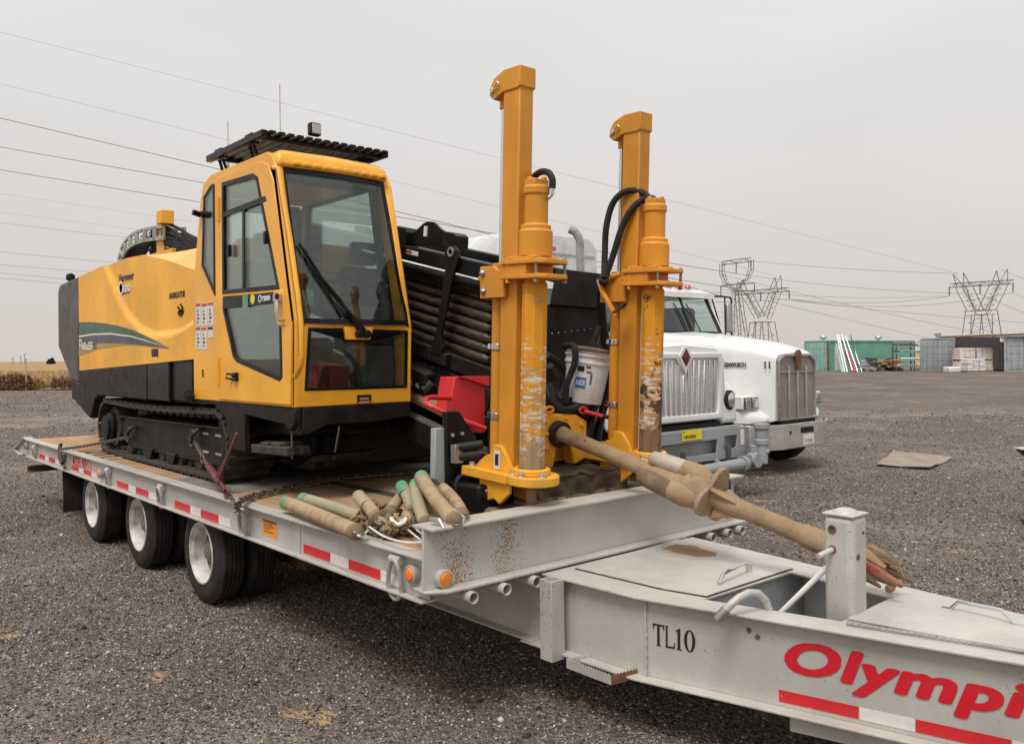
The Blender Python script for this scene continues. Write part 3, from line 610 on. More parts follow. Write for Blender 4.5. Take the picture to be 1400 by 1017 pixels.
def container(label, corner, ang, length, mat, doormat, z0, hgt=2.59, wid=2.44, rust=False):
    """corner: near bottom corner on the ground; ang: heading of the long side; the door end faces left of it"""
    ax = Vector((math.cos(ang), math.sin(ang), 0)); ay = Vector((-math.sin(ang), math.cos(ang), 0)); c = Vector((corner[0], corner[1], z0))
    C = thing('shipping_container', label, 'container', c, 'shipping containers')
    def P(x, y, z): return c+ax*x+ay*y+UP*z
    fr = MB()
    for x in (.08, length-.08):
        for y in (.08, wid-.08): fr.bar(P(x, y, 0), P(x, y, hgt), .16, .16, ax)
    for y in (.07, wid-.07):
        for z in (.08, hgt-.06): fr.bar(P(.16, y, z), P(length-.16, y, z), .12, .12)
    for x in (.07, length-.07):
        for z in (.08, hgt-.06): fr.bar(P(x, .16, z), P(x, wid-.16, z), .12, .12)
    part('frame', fr, mat, C, .01)
    n = int(length/.28)
    part('side_wall', wave(P(.16, .05, 0), P(length-.16, .05, 0), .14, hgt-.12, n, .036, ay), mat, C, smooth=None)
    part('side_wall', wave(P(.16, wid-.05, 0), P(length-.16, wid-.05, 0), .14, hgt-.12, n, .036, -ay), mat, C, smooth=None)
    part('end_wall', wave(P(length-.05, .16, 0), P(length-.05, wid-.16, 0), .14, hgt-.12, 8, .036, -ax), mat, C, smooth=None)
    mb = MB(); mb.bar(P(.1, wid/2, hgt-.05), P(length-.1, wid/2, hgt-.05), wid-.2, .05); part('roof', mb, mat, C)
    for k in (0, 1):
        y0, y1 = (.17, wid/2-.01) if k == 0 else (wid/2+.01, wid-.17)
        d = MB(); d.bar(P(.07, (y0+y1)/2, .16), P(.07, (y0+y1)/2, hgt-.14), .05, y1-y0, ay)
        d2 = part('door', d, doormat, C)
        pm = MB()
        for r in range(4):
            for q in range(2):
                yy = y0+(q+.5)*(y1-y0)/2; zz = .2+(r+.5)*(hgt-.4)/4
                pm.bar(P(.035, yy, zz-.24), P(.035, yy, zz+.24), .03, (y1-y0)/2-.12, ay)
        part('panel', pm, doormat, d2, .012)
        lb = MB()
        for q in (.28, .72):
            yy = y0+q*(y1-y0); lb.tube(P(.0, yy, .1), P(.0, yy, hgt-.1), .022, 8)
            for zz in (.5, 1.2, 1.9): lb.bar(P(.01, yy-.06, zz), P(.01, yy+.06, zz), .04, .05)
        part('locking_bar', lb, M['zinc'], d2)
    if rust:
        mb = MB(); mb.bar(P(-.012, .08, .05), P(-.012, .08, hgt-.05), .02, .17, ay); part('rust_stain', mb, M['rusty'], C)
    return C, P
gcol = 1
ZB = .34
q = px(1133.5, 508.3, D=69.5); ANG = math.atan2(RT.y, RT.x)
C1, P1 = container('long green corrugated shipping container with poles leaning on its side', (q.x, q.y), ANG+R(33), 12.2, M['cgreen'], M['cgreendoor'], ZB-.06, rust=True)
for x in (.9, 8.6):
    mb = MB(); c = P1(x, 1.2, 2.55); mb.lathe([(.14, 0), (.14, .18), (.28, .22), (.33, .34), (.28, .46), (.1, .52)], c, UP, 14)
    part('roof_vent', mb, M['zinc'], C1)
q2 = px(1258.5, 507.4, D=66.5)
C2, P2 = container('grey shipping container with closed doors between the rack and pallets', ((q2+(RT*math.cos(R(25.5))-FW*math.sin(R(25.5)))*2.44).x, (q2+(RT*math.cos(R(25.5))-FW*math.sin(R(25.5)))*2.44).y), ANG+R(90-25.5), 6.06, M['cgrey'], M['cgrey'], ZB-.02)
mb = MB(); mb.lathe([(.12, 0), (.12, .2), (.26, .25), (.28, .4), (.1, .48)], P2(1, 1.2, 2.55), UP, 12); part('roof_vent', mb, M['zinc'], C2)
q3 = px(1373, 508.7, D=61)
C3, P3 = container('grey shipping container right of the pallet stacks under the canopy edge', ((q3+(RT*math.cos(R(29))-FW*math.sin(R(29)))*2.44).x, (q3+(RT*math.cos(R(29))-FW*math.sin(R(29)))*2.44).y), ANG+R(90-29), 6.06, M['cgrey'], M['cgrey'], ZB-.03)
mb = MB(); a = P3(-.03, 2.55, 2.2); mb.bar(a, a+UP*.36, .03, .30, RT); part('notice', mb, M['letterwhite'], C3)
# canopy between them
CA = thing('canopy', 'low tan metal canopy roof bridging the two grey containers', 'canopy', (q3.x, q3.y, ZB))
Zr = ZB+2.62
a, b, c_, d_ = px(1284, 461, D=63), px(1410, 457, D=60), px(1410, 454, D=66), px(1330, 457, D=67)
def sheet(A, B, Cc, Dd, n, amp, th):
    mb = MB(); vs = []
    for i in range(n*2+1):
        t = i/(n*2); o = UP*(amp*(i % 2)); p, q_ = A.lerp(B, t)+o, Dd.lerp(Cc, t)+o; vs += [p, q_, p-UP*th, q_-UP*th]
    fs = []
    for i in range(n*2): k = i*4; fs += [(k, k+4, k+5, k+1), (k+2, k+3, k+7, k+6), (k, k+2, k+6, k+4), (k+1, k+5, k+7, k+3)]
    return mb.add(vs, fs)
M['tanroof'] = paint('tan_roof', (.48, .38, .27), .6, dirt=(.3, .2, .12), damt=.5, dscale=2)
part('roof_sheet', sheet(Vector((a.x, a.y, Zr+.02)), Vector((b.x, b.y, Zr+.12)), Vector((c_.x, c_.y, Zr+.24)), Vector((d_.x, d_.y, Zr+.2)), 14, .03, .05), M['tanroof'], CA, smooth=None)
mb = MB(); mb.bar(Vector((a.x, a.y, Zr-.05)), Vector((b.x, b.y, Zr+.05)), .1, .12); part('fascia', mb, M['rusty'], CA)
part('back_wall', wave(Vector((*px(1300, 507, D=69)[:2], ZB-.05)), Vector((*px(1378, 507, D=67.4)[:2], ZB-.05)), 0, 2.7, 16, .036, FW), M['cdark'], CA, smooth=None)
# pallet stacks of white bags under the canopy
M['bag'] = paint('pale_bags', (.74, .66, .60), .7, dirt=(.40, .33, .28), damt=.4, dscale=1.5)
M['wrap'] = paint('shrink_wrap', (.72, .69, .69), .35, dirt=(.5, .44, .42), damt=.4, dscale=2)
def pallet(x, D, wx, dp, z, layers, lab, mat, name='pallet_stack', lh=.17):
    c = px(x, 507, D=D); c = Vector((c.x, c.y, z)); T = thing(name, lab, 'pallet stack', c, 'pallet stacks under the canopy')
    pl = MB()
    for s in np.linspace(-.5, .5, 6): pl.bar(c+RT*(s*(wx-.1)-.045)+FW*0+UP*.12, c+RT*(s*(wx-.1)+.045)+UP*.12, dp, .025, UP)
    for s in (-.45, 0, .45): pl.bar(c+FW*(s*dp)-RT*(wx/2)+UP*.055, c+FW*(s*dp)+RT*(wx/2)+UP*.055, .1, .1)
    part('pallet', pl, M['wood'], T)
    for i in range(layers):
        for k in range(3):
            off = RT*((k-1)*wx/3)+RT*random.uniform(-.02, .02); mb = MB()
            z1 = .135+i*lh
            mb.bar(c+off+FW*(-dp/2+random.uniform(-.03, .02))+UP*(z1+lh/2), c+off+FW*(dp/2)+UP*(z1+lh/2), wx/3-.015, lh-.012)
            part('bag', mb, mat, T, .05, seg=3)
    return T
zg = ZB-.05
pallet(1318, 62.6, 1.18, 1.1, zg, 4, 'lower pallet of pale bags standing under the left canopy half', M['bag'])
pallet(1318, 62.6, 1.18, 1.1, zg+.135+4*.17, 5, 'upper pallet of pale bags stacked under the left canopy half', M['bag'])
pallet(1341.5, 62.6, 1.18, 1.1, zg, 4, 'lower pallet of pale bags under the canopy, right pair', M['bag'])
pallet(1341.5, 62.6, 1.18, 1.1, zg+.135+4*.17, 5, 'upper pallet of pale bags under the canopy, right pair', M['bag'])
pallet(1359, 63.4, 1.1, 1.1, zg, 9, 'tall stack of bags in shade beside the right grey container', M['bag'])
pallet(1330, 61.0, 1.25, 1.05, zg, 5, 'shrink wrapped white bags on a pallet in front of the canopy', M['wrap'])
c = px(1304, 507, D=62); mb = MB(); mb.bar(Vector((c.x, c.y, zg+.22))-RT*.58, Vector((c.x, c.y, zg+.22))+RT*.58, 1.0, .44)
single('white_bale', mb, M['wrap'], 'low white wrapped bale on the ground beside the grey container doors', 'bale', bevel=.1)
# leaning poles
LP = [((1155, 507.5), (1144, 458), 'letterwhite', .055, 'long white pole leaning on the green container'), ((1158.5, 507.5), (1146.5, 458.5), 'letterwhite', .07, 'thick white pole leaning beside the long white one on the green container'),
      ((1152, 507), (1143, 470), 'cgreendoor', .09, 'wide teal plank leaning on the green container behind white poles'), ((1166, 506.5), (1151, 458), 'zinc', .05, 'grey pole with pale tip leaning beside the red tube'),
      ((1167.5, 506), (1157, 481), 'red', .16, 'thick red tube leaning on the green container'), ((1173, 506.5), (1156, 460), 'zinc', .05, 'thin grey pole right of the red tube'),
      ((1175.5, 507), (1163, 459), 'charcoal', .05, 'dark grey pole leaning right of the red tube'), ((1178.5, 507), (1164, 465), 'zinc', .045, 'pale thin pole, last of the poles leaning on the container')]
for (x0, y0), (x1, y1), mt, r, lab in LP:
    a, b = px(x0, y0, D=66.0), px(x1, y1, D=68.0); mb = MB(); a.z = ZB-.04; mb.tube(a, b, r, 8); single('pole', mb, M[mt], lab, 'pole')
mb = MB(); a = px(1146, 500, D=68.6); mb.bar(Vector((a.x, a.y, ZB+.1)), Vector((a.x, a.y, ZB+2.0)), .06, .5, RT); single('banner_board', mb, M['letterwhite'], 'upright white lettered board propped on the green container', 'board')
# heap of scrap, barrow, rack
def heap(name, label, x, D, w, h, mats, n, seed):
    rr = random.Random(seed); c = px(x, 507, D=D); c.z = ZB-.05; T = thing(name, label, 'scrap heap', c)
    for i in range(n):
        mb = MB(); p = c+RT*rr.uniform(-w/2, w/2)+FW*rr.uniform(-.5, .5); z = rr.uniform(.05, h)*(1-.55*abs((p-c).dot(RT))/(w/2))
        a = rr.uniform(-.6, .6); L_ = rr.uniform(.3, .9)
        mb.bar(p+UP*z-RT*(L_/2), p+UP*(z+a*L_*.5)+RT*(L_/2), rr.uniform(.15, .6), rr.uniform(.06, .3)); part('scrap_piece', mb, M[rr.choice(mats)], T, .02)
    return T
heap('scrap_heap', 'grey tarpaulin bundle and scrap beside the leaning poles', 1187, 66.8, 1.2, 1.25, ['charcoal', 'grey', 'zinc', 'rubber'], 26, 1)
heap('scrap_heap', 'brown crates and scrap metal heap against the green container', 1206, 67.5, 2.2, 1.0, ['rusty', 'wood', 'charcoal', 'zinc', 'rusty'], 34, 2)
c = px(1221, 506, D=67.5); c.z = ZB; W_ = thing('wheelbarrow', 'orange yellow wheelbarrow tray parked beside the scrap heap', 'wheelbarrow', c)
mb = MB(); mb.loft([[c+RT*x+FW*y+UP*.45 for x, y in ((-.25, -.25), (.3, -.25), (.3, .25), (-.25, .25))], [c+RT*x+FW*y+UP*.85 for x, y in ((-.55, -.4), (.6, -.4), (.6, .4), (-.55, .4))]]); part('tray', mb, M['orangesticker'], W_, .03)
mb = MB(); mb.lathe([(.2, -.05), (.2, .05)], c-RT*.5+UP*.2, FW, 14); part('wheel', mb, M['rubber'], W_)
mb = MB(); mb.tube(c-RT*.5+UP*.2, c+RT*1+UP*.6, .03, 8); mb.tube(c+RT*.3+UP*.5, c+RT*.4, .03, 8); part('handle', mb, M['wood'], W_)
c = px(1243, 507, D=65.6); c.z = ZB-.05; K_ = thing('storage_rack', 'steel storage rack loaded with pale pipes left of the grey container', 'rack', c)
mb = MB()
for x in (-1.1, .3):
    for y in (-.25, .35): mb.bar(c+RT*x+FW*y, c+RT*x+FW*y+UP*2.35, .07, .07, RT)
part('upright', mb, M['charcoal'], K_)
for i, z in enumerate((.45, .95, 1.5, 2.0, 2.3)):
    mb = MB(); mb.bar(c-RT*1.25+UP*z, c+RT*.75+UP*z, .6, .06); part('shelf', mb, M['zinc'], K_)
    if i < 4:
        for k in range(4):
            mb = MB(); p = c+FW*(-.25+k*.15)+UP*(z+.10); mb.tube(p-RT*random.uniform(.7, 1.2), p+RT*random.uniform(.4, .8), .065, 8); part('stored_pipe', mb, M[('zinc', 'letterwhite', 'grey', 'charcoal')[(i+k) % 4]], K_)
# worn board on the gravel and pale strip behind it
pb = [px(1198, 636, Z=.02), px(1271, 641, Z=.02), px(1302, 626.5, Z=.02), px(1222, 618, Z=.02)]
mb = MB()
def bd(u, v):
    p = pb[0].lerp(pb[1], u).lerp(pb[3].lerp(pb[2], u), v); return p+UP*(.012+.03*noise.noise(p*1.6)+.02*abs(u-.5)*abs(v-.5)*4)
mb.grid(bd, 14, 10); n0 = len(mb.v); mb.add([v-UP*.02 for v in mb.v], [tuple(reversed(q)) for q in mb.f])
M['board'] = paint('weathered_board', (.34, .275, .225), .9, dirt=(.17, .125, .10), damt=.7, dscale=7, spec=.15)
single('ground_board', mb, M['board'], 'warped weathered board lying flat on the gravel past the trucks', 'board')
# drawbar of something parked off to the right
dt = px(1391, 612.5, D=9.0); mb = MB(); T = thing('drawbar', 'dark steel drawbar tip with pale top plate poking in beside the yard', 'drawbar', (dt.x+RT.x*.4, dt.y+RT.y*.4, 0))
mb.loft([[dt+v for v in (FW*.03-UP*.012, FW*.03-UP*.02, -FW*.03-UP*.02, -FW*.03-UP*.012)], [dt+RT*.16+v for v in (FW*.06-UP*.012, FW*.06-UP*.15, -FW*.06-UP*.15, -FW*.06-UP*.012)], [dt+RT*1.7+v for v in (FW*.06-UP*.012, FW*.06-UP*.15, -FW*.06-UP*.15, -FW*.06-UP*.012)]]); part('beam', mb, M['blackclean'], T, .006)
mb = MB(); mb.bar(dt-UP*.004, dt+RT*1.7-UP*.004, .14, .014); part('top_plate', mb, M['tapewhite'], T)
mb = MB(); p = dt+RT*.18; mb.tube((p.x, p.y, 0.0), (p.x, p.y, dt.z-.1), .05, 12); mb.tube((p.x, p.y, 0.0), (p.x, p.y, .06), .12, 14); part('jack_leg', mb, M['maroon'], T)
q_ = dt+RT*1.75; mb = MB(); mb.bar(q_-FW*.85-UP*.08, q_+FW*.85-UP*.08, .16, .14); mb.bar(q_+RT*.35-FW*.85-UP*.08, q_+RT*.35+FW*.85-UP*.08, .1, .1); [mb.bar(q_+FW*s-UP*.08, q_+RT*.35+FW*s-UP*.08, .1, .1) for s in (-.6, .6)]; part('cross_frame', mb, M['blackclean'], T, .008)
for s in (-.8, .8):
    c = q_+RT*.2+FW*s; mb = MB(); mb.lathe([(.17, 0), (.30, -.01), (.33, .03), (.33, .17), (.30, .21), (.17, .20)], (c.x, c.y, .33), FW, 28); W_ = part('wheel', mb, M['rubber'], T); mb = MB(); mb.tube((c.x, c.y, .33), (c.x, c.y, dt.z-.1), .04, 10); part('strut', mb, M['black'], T)

# ================================================================== the trailer
Y0, Y1, ZD, XB = 2.356, 4.946, .88, -3.38
TR = thing('flatbed_trailer', 'silver grey three axle tag trailer with wood deck carrying the yellow drilling rig', 'trailer', (-7.5, 3.65, 0))
for y, s in ((Y0, 1), (Y1, -1)):
    for xa, xb in ((-12.1, -4.737), (-4.727, XB-.012)):
        r = MB(); yy = lambda d: y+s*d
        r.box(xa, xb, min(yy(.042), yy(.056)), max(yy(.042), yy(.056)), .669, .866)
        r.box(xa, xb, min(yy(0), yy(.10)), max(yy(0), yy(.10)), .866, .880)
        r.box(xa, xb, min(yy(0), yy(.09)), max(yy(0), yy(.09)), .655, .669)
        part('side_rail', r, M['silver'], TR, .003)
    # tapered tail end of the rail
    r = MB(); a, b = sorted((y+s*.044, y+s*.056)); r.prism([(-12.1, .88), (-12.18, .895), (-12.78, .70), (-12.45, .645), (-12.40, .665), (-12.1, .66)], 'y', a, b)
    a, b = sorted((y+s*.0, y+s*.10))
    r.prism([(-12.1, .881), (-12.18, .897), (-12.80, .70), (-12.79, .688), (-12.18, .882), (-12.1, .868)], 'y', a, b)
    r.prism([(-12.80, .70), (-12.46, .640), (-12.45, .652), (-12.78, .71)], 'y', a, b)
    part('rail_tail', r, M['silver'], TR, .003)
# reflective tape on the near rail
def tape(x0, x1, z0, z1, cols, y=2.3975):
    w = (x1-x0)/sum(c[1] for c in cols); x = x0
    for mt, k in cols:
        mb = MB(); mb.box(x, x+w*k-.002, y-.0012, y+.0005, z0, z1); part('reflective_tape', mb, M['tapered' if mt == 'r' else 'tapewhite'], TR, smooth=None); x += w*k
RW = [('r', 1), ('w', .62), ('r', 1), ('w', .62)]
tape(-11.50, -10.55, .685, .740, RW); tape(-10.02, -9.06, .688, .735, RW); tape(-8.40, -7.30, .680, .735, RW); tape(-6.88, -5.78, .675, .735, RW); tape(-4.69, -3.62, .683, .738, RW)
part('lettering', text_mb('MODEL 900HT-3', .150, (-9.97, 2.397, .742), (1, 0, 0), (0, 0, 1), sx=.66, bold=.002, depth=.001), M['letterred'], TR, smooth=None)
mb = MB(); mb.box(-5.26, -5.05, 2.3962, 2.3975, .71, .815); st = part('warning_sticker', mb, M['orangesticker'], TR)
mb = MB(); mb.box(-5.255, -5.055, 2.3948, 2.3960, .80, .812); [mb.box(-5.24, -5.24+k, 2.3948, 2.396, z, z+.006) for k, z in ((.13, .785), (.15, .77), (.10, .755), (.14, .735))]; part('print', mb, M['rusty'], st, smooth=None)
# deck
lanes = [(2.46+i*.162, 2.46+(i+1)*.162-.006) for i in range(5)]+[(3.385+i*.170, 3.385+(i+1)*.170-.006) for i in range(5)]+[(4.31+i*.176, 4.31+(i+1)*.176-.006) for i in range(3)]
for xa, xb in ((-12.08, -10.30), (-8.92, -7.10), (-6.02, XB-.09)):
    for ya, yb in lanes:
        j = random.uniform(-.004, .003); mb = MB(); n = 8
        def top(u, v): return Vector((xa+(xb-xa)*u, ya+(yb-ya)*v, ZD-.004+j+.004*noise.noise(Vector((xa+(xb-xa)*u*3, ya*9, v)))))
        mb.grid(top, n, 1); k = len(mb.v); mb.add([v-UP*.04 for v in mb.v], [tuple(reversed(f_)) for f_ in mb.f])
        mb.f += [(i, i+1, k+i+1, k+i) for i in range(n)]+[(n+1+i, k+n+1+i, k+n+2+i, n+2+i) for i in range(n)]+[(0, k, k+n+1, n+1), (n, 2*n+1, k+2*n+1, k+n)]
        part('plank', mb, M['wood'], TR)
for ya, yb in ((3.276, 3.380), (4.236, 4.305)):
    mb = MB(); mb.box(-12.08, XB-.09, ya, yb, ZD-.03, ZD-.006); part('deck_strip', mb, M['charcoal'], TR)
mb = MB(); mb.box(-7.095, -6.025, 2.46, 4.84, ZD-.045, ZD-.003); part('tread_plate', mb, M['checker'], TR)
mb = MB(); mb.box(-10.29, -8.93, 2.46, 4.84, ZD-.08, ZD-.05); part('tail_plate', mb, M['charcoal'], TR)
for i in range(5):
    x = -10.15+i*.27; mb = MB(); mb.box(x, x+.12, 2.46, 4.84, ZD-.05, ZD+.004); part('cleat', mb, M['wood'], TR, .004)
# frame under the deck
for y in (3.12, 4.18):
    mb = MB(); mb.box(-12.0, XB+.0, y-.006, y+.006, .322, .688); mb.box(-12.0, XB, y-.06, y+.06, .688, .70); mb.box(-12.0, XB, y-.06, y+.06, .31, .322); part('main_beam', mb, M['silver'], TR, .003)
for i in range(18):
    x = -11.9+i*.49
    if min(abs(x+.02-k) for k in (-6.42, -7.91, -9.37)) < .40: continue
    mb = MB(); mb.box(x, x+.05, 2.41, 4.89, .702, .838); part('cross_member', mb, M['silver'], TR)
mb = MB(); mb.box(-12.1, -3.5, 2.42, 4.88, .8385, .8395); part('underside', mb, M['charcoal'], TR)
# front beam
fb = MB(); fb.box(XB-.008, XB+.008, Y0, Y1, .725, 1.020)
part('front_beam', fb, M['rustspeck'], TR, .003)
fb = MB(); fb.prism([(XB-.085, Y0), (XB+.09, Y0), (XB+.09, Y1), (XB-.085, Y1)], 'z', 1.020, 1.036)
fb.prism([(XB-.085, Y0), (XB+.02, Y0-.005), (XB+.09, Y0+.09), (XB+.09, Y1+.02), (XB-.085, Y1)], 'z', .709, .725)
part('beam_flange', fb, M['silver'], TR, .004)
mb = MB(); mb.prism([(-3.46, .88), (-3.39, .88), (-3.39, .99), (-3.41, .93)], 'y', 2.42, 2.44); part('corner_gusset', mb, M['silver'], TR)
for y in (2.578, 2.793, 3.002, 4.56, 4.74, 4.88):
    mb = MB(); mb.lathe([(.031, -.38), (.031, .12), (.025, .12), (.025, -.38)], (XB, y, .672), (1, 0, 0), 20, closed=True); part('stake_pipe', mb, M['silver'], TR, .002)
def marker(p, d, r, lens, hm='grey'):
    p = Vector(p); d = Vector(d); mb = MB(); mb.lathe([(r*1.35, 0), (r*1.35, .035), (r*1.05, .04), (r*1.05, .02)], p, d, 24); h = part('marker_light', mb, M[hm], TR, .002)
    mb = MB(); mb.lathe([(r*1.04, .02), (r*1.03, .038), (r*.8, .046), (0, .05)], p, d, 24); part('lens', mb, M[lens], h)
marker((XB+.008, 2.462, .772), (1, -.0, 0), .034, 'amber', 'silver'); marker((-3.50, 2.398, .782), (0, -1, 0), .034, 'amber'); marker((-8.87, 2.398, .757), (0, -1, 0), .034, 'amber'); marker((-12.1, 2.398, .79), (0, -1, 0), .034, 'redlens')
M['ringpaint'] = paint('worn_ring_paint', (.46, .44, .40), .5, metal=.2, dirt=(.20, .13, .08), damt=.7, dscale=22)
def dring(x, z, flip=1, size=1.0):
    mb = MB(); pts = []
    for t in np.linspace(0, 2*math.pi, 26)[:-1]:
        u, v = .048*math.sin(t)*size*(1-.25*math.cos(t)), .088*math.cos(t)*size
        pts.append((x+u+.02*flip*(v/.085), 2.352-.02*math.cos(t)+.012, z-.07*size+v))
    mb.path(pts, .0125, 10, closed=True); o = part('tie_down_ring', mb, M['ringpaint'], TR)
    mb = MB(); mb.tube((x-.045, 2.378, z+.015), (x+.045, 2.378, z+.015), .026, 12); part('ring_sleeve', mb, M['silver'], o, .003)
for x, z, s_ in ((-11.62, .80, .95), (-8.60, .80, 1), (-7.13, .80, 1), (-5.50, .82, 1.05), (-3.64, .815, 1.22), (-10.28, .82, .9)): dring(x, z, 1, s_)
# wheels
def wheel(y, side):
    """side -1: dish towards the camera side (-Y)"""
    wd = .205; prof = [(.238, 0), (.262, -.004), (.318, -.008), (.356, .006), (.374, .026)]
    ribs = 5; g0, g1 = .026, wd-.026; st = (g1-g0)/ribs
    for i in range(ribs):
        a, b = g0+i*st, g0+(i+1)*st
        prof += [(.384, a+.004), (.384, b-.004)]
        if i < ribs-1: prof += [(.373, b-.003), (.373, b+.003)]
    prof += [(.374, wd-.026), (.356, wd-.006), (.318, wd+.008), (.262, wd+.004), (.238, wd)]
    rim = MB(); k = .105 if side < 0 else .04
    rim.lathe([(.2385, .012), (.232, -.004), (.222, -.004), (.218, .012), (.206, .024), (.200, .06), (.196, k-.004), (.178, k), (.10, k+.012), (.085, k-.02), (.055, k-.026), (.0, k-.028)], (0, 0, 0), (0, 1, 0), 48, cap0=False); W = link('wheel', mesh_of('wheel', rim, M['letterwhite2'], Vector(), 30), TR); BASE[W.name] = Vector()
    mb = MB(); mb.lathe(prof, (0, 0, 0), (0, 1, 0), 56, closed=False); mb.f = mb.f[:-2]; part('tyre', mb, M['rubber'], W, smooth=28)
    hb = MB(); hb.lathe([(.178, k-.003), (.10, k+.006), (.086, k-.03), (.055, k-.06), (.0, k-.062)], (0, 0, 0), (0, 1, 0), 32, cap0=False); part('hub', hb, M['hubgrime'], W, smooth=30)
    nb = MB()
    for i in range(8):
        a = i*math.pi/4; p = Vector((math.cos(a)*.132, 0, math.sin(a)*.132)); nb.tube(p+Vector((0, k-.018, 0)), p+Vector((0, k+.01, 0)), .014, 6)
    part('lug_nut', nb, M['rusty'], W)
    return W
M['letterwhite2'] = paint('white_rim_paint', (.68, .67, .63), .45, dirt=(.20, .145, .09), damt=.9, dscale=9, chip=(.2, .12, .07), cscale=30, cthr=.72)
M['hubgrime'] = paint('grimy_hub', (.20, .17, .14), .7, dirt=(.07, .05, .035), damt=.7, dscale=14)
wo = wheel(0, -1); wi = wheel(0, 1); first = [wo, wi]
for x in (-6.42, -7.91, -9.37):
    for y, src, rz in ((2.428, 0, 0), (2.672, 1, 0), (4.874, 0, math.pi), (4.630, 1, math.pi)):
        W = first[src]
        if W.get('used'): W = copy_tree(W, TR)
        W['used'] = 1; W.location = Vector((x, y, .384))-BASE[TR.name]; W.rotation_euler = (0, random.uniform(0, 6), rz)
for o in bpy.data.objects:
    if 'used' in o: del o['used']
for x in (-6.42, -7.91, -9.37):
    mb = MB(); mb.tube((x, 2.55, .384), (x, 4.75, .384), .065, 16); part('axle', mb, M['black'], TR)
    [part('spring', MB().box(x-.45, x+.45, y-.06, y+.06, .22, .31), M['rusty'], TR, .01) for y in (3.12, 4.18)]
mb = MB(); mb.tube((-5.45, 2.75, .50), (-4.75, 3.05, .50), .025, 10); mb.tube((-4.78, 3.02, .50), (-4.68, 3.08, .50), .045, 12); part('brake_line', mb, M['zinc'], TR)
def flap(u, v): return Vector((-10.42+.03*math.sin(v*2.2), 2.40+.60*u, .64-.47*v))
mb = MB(); mb.grid(flap, 8, 8); k = len(mb.v); mb.add([p+Vector((-.012, 0, 0)) for p in mb.v], [tuple(reversed(f_)) for f_ in mb.f]); part('mud_flap', mb, M['rubber'], TR)
mb = MB(); mb.box(-12.34, -12.22, 2.43, 4.87, .435, .445); mb.box(-12.34, -12.22, 2.43, 4.87, .51, .52); mb.box(-12.34, -12.33, 2.43, 4.87, .445, .51); mb.box(-12.24, -12.20, 3.1, 3.18, .52, .70); mb.box(-12.24, -12.20, 4.1, 4.18, .52, .70); part('rear_bumper', mb, M['rusty'], TR)
# ---- tongue
ZT = .70
webL = [(-3.45, 3.112), (-2.67, 3.140), (-1.12, 3.527), (.70, 3.94)]; edgeL = [(-3.30, 3.066), (-2.67, 3.088), (-1.12, 3.477), (.70, 3.89)]
webR = [(-3.45, 4.33), (-2.66, 4.252), (-1.3, 4.075), (.70, 3.98)]; edgeR = [(-3.30, 4.378), (-2.66, 4.302), (-1.3, 4.125), (.70, 4.03)]
hole = [(-2.422, 3.30), (-1.822, 3.46), (-1.840, 3.952), (-2.410, 4.048)]
def thick(poly, off):      # strip following a polyline, shifted in Y
    return [(x, y) for x, y in poly]+[(x, y+off) for x, y in reversed(poly)]
for nm, web, s in (('tongue_web', webL, .01), ('tongue_web', webR, -.01)):
    mb = MB(); mb.prism(thick(web, s), 'z', .315, .688); part(nm, mb, M['silver'], TR, .002)
mb = MB(); mb.prism(edgeL+list(reversed(edgeR)), 'z', ZT-.012, ZT, [hole]); part('tongue_top', mb, M['silver'], TR, .003)
for web, s in ((webL, -1), (webR, 1)):
    mb = MB(); mb.prism([(x, y+s*.068) for x, y in web]+[(x, y-s*.06) for x, y in reversed(web)], 'z', .303, .315); part('tongue_flange', mb, M['silver'], TR, .003)
mb = MB(); mb.prism([(-2.6, 3.2), (-1.5, 3.45), (-1.5, 4.06), (-2.6, 4.22)], 'z', .33, .345); mb.box(-2.45, -2.43, 3.22, 4.2, .345, .687); mb.prism([(-1.815, 3.40), (-1.80, 3.40), (-1.80, 4.0), (-1.815, 4.0)], 'z', .345, .687); part('tool_well', mb, M['grey'], TR)
lid = MB(); lid.prism([(-3.231, 3.263), (-2.66, 3.285), (-2.432, 3.338), (-2.432, 4.098), (-2.70, 4.14), (-3.295, 4.225)], 'z', ZT+.003, ZT+.010); L1 = part('well_lid', lid, M['silver'], TR, .002)
mb = MB(); mb.prism([(-3.238, 3.256), (-2.66, 3.278), (-2.4265, 3.331), (-2.4265, 4.104), (-2.70, 4.147), (-3.302, 4.232)], 'z', ZT+.0005, ZT+.0026); part('lid_gap_dark', mb, M['rubber'], L1)  # thin dark sheet added under the lid, paints the shaded gap around its edge
def handle(pts, r, mt='chrome'):
    mb = MB(); mb.path(pts, r, 10); return mb
h0, h1 = px(983, 799, Z=.712), px(1024, 781, Z=.712)
part('lid_handle', handle([h0, h0+UP*.012, h0.lerp(h1, .15)+UP*.045, h0.lerp(h1, .8)+UP*.055, h1+UP*.045, h1], .0085), M['chrome'], L1)
mb = MB(); mb.box(h1.x-.012, h1.x+.012, h1.y-.015, h1.y+.015, .709, .755); part('latch', mb, M['zinc'], L1, .002)
lid = MB(); lid.prism([(-1.812, 3.49), (-1.12, 3.60), (.55, 3.93), (.55, 3.985), (-1.3, 4.02), (-1.815, 4.05)], 'z', ZT+.003, ZT+.010); L2 = part('front_lid', lid, M['silver'], TR, .002)
ha, hb = px(1157, 851, Z=.712), px(1420, 893, Z=.712); nk = 26
for i in range(nk):
    mb = MB(); mb.tube(ha.lerp(hb, (i+.04)/nk), ha.lerp(hb, (i+.96)/nk), .0075, 8); part('hinge_knuckle', mb, M['steel'], L2)
h0, h1 = px(1288, 829, Z=.712), px(1398, 855, Z=.712)
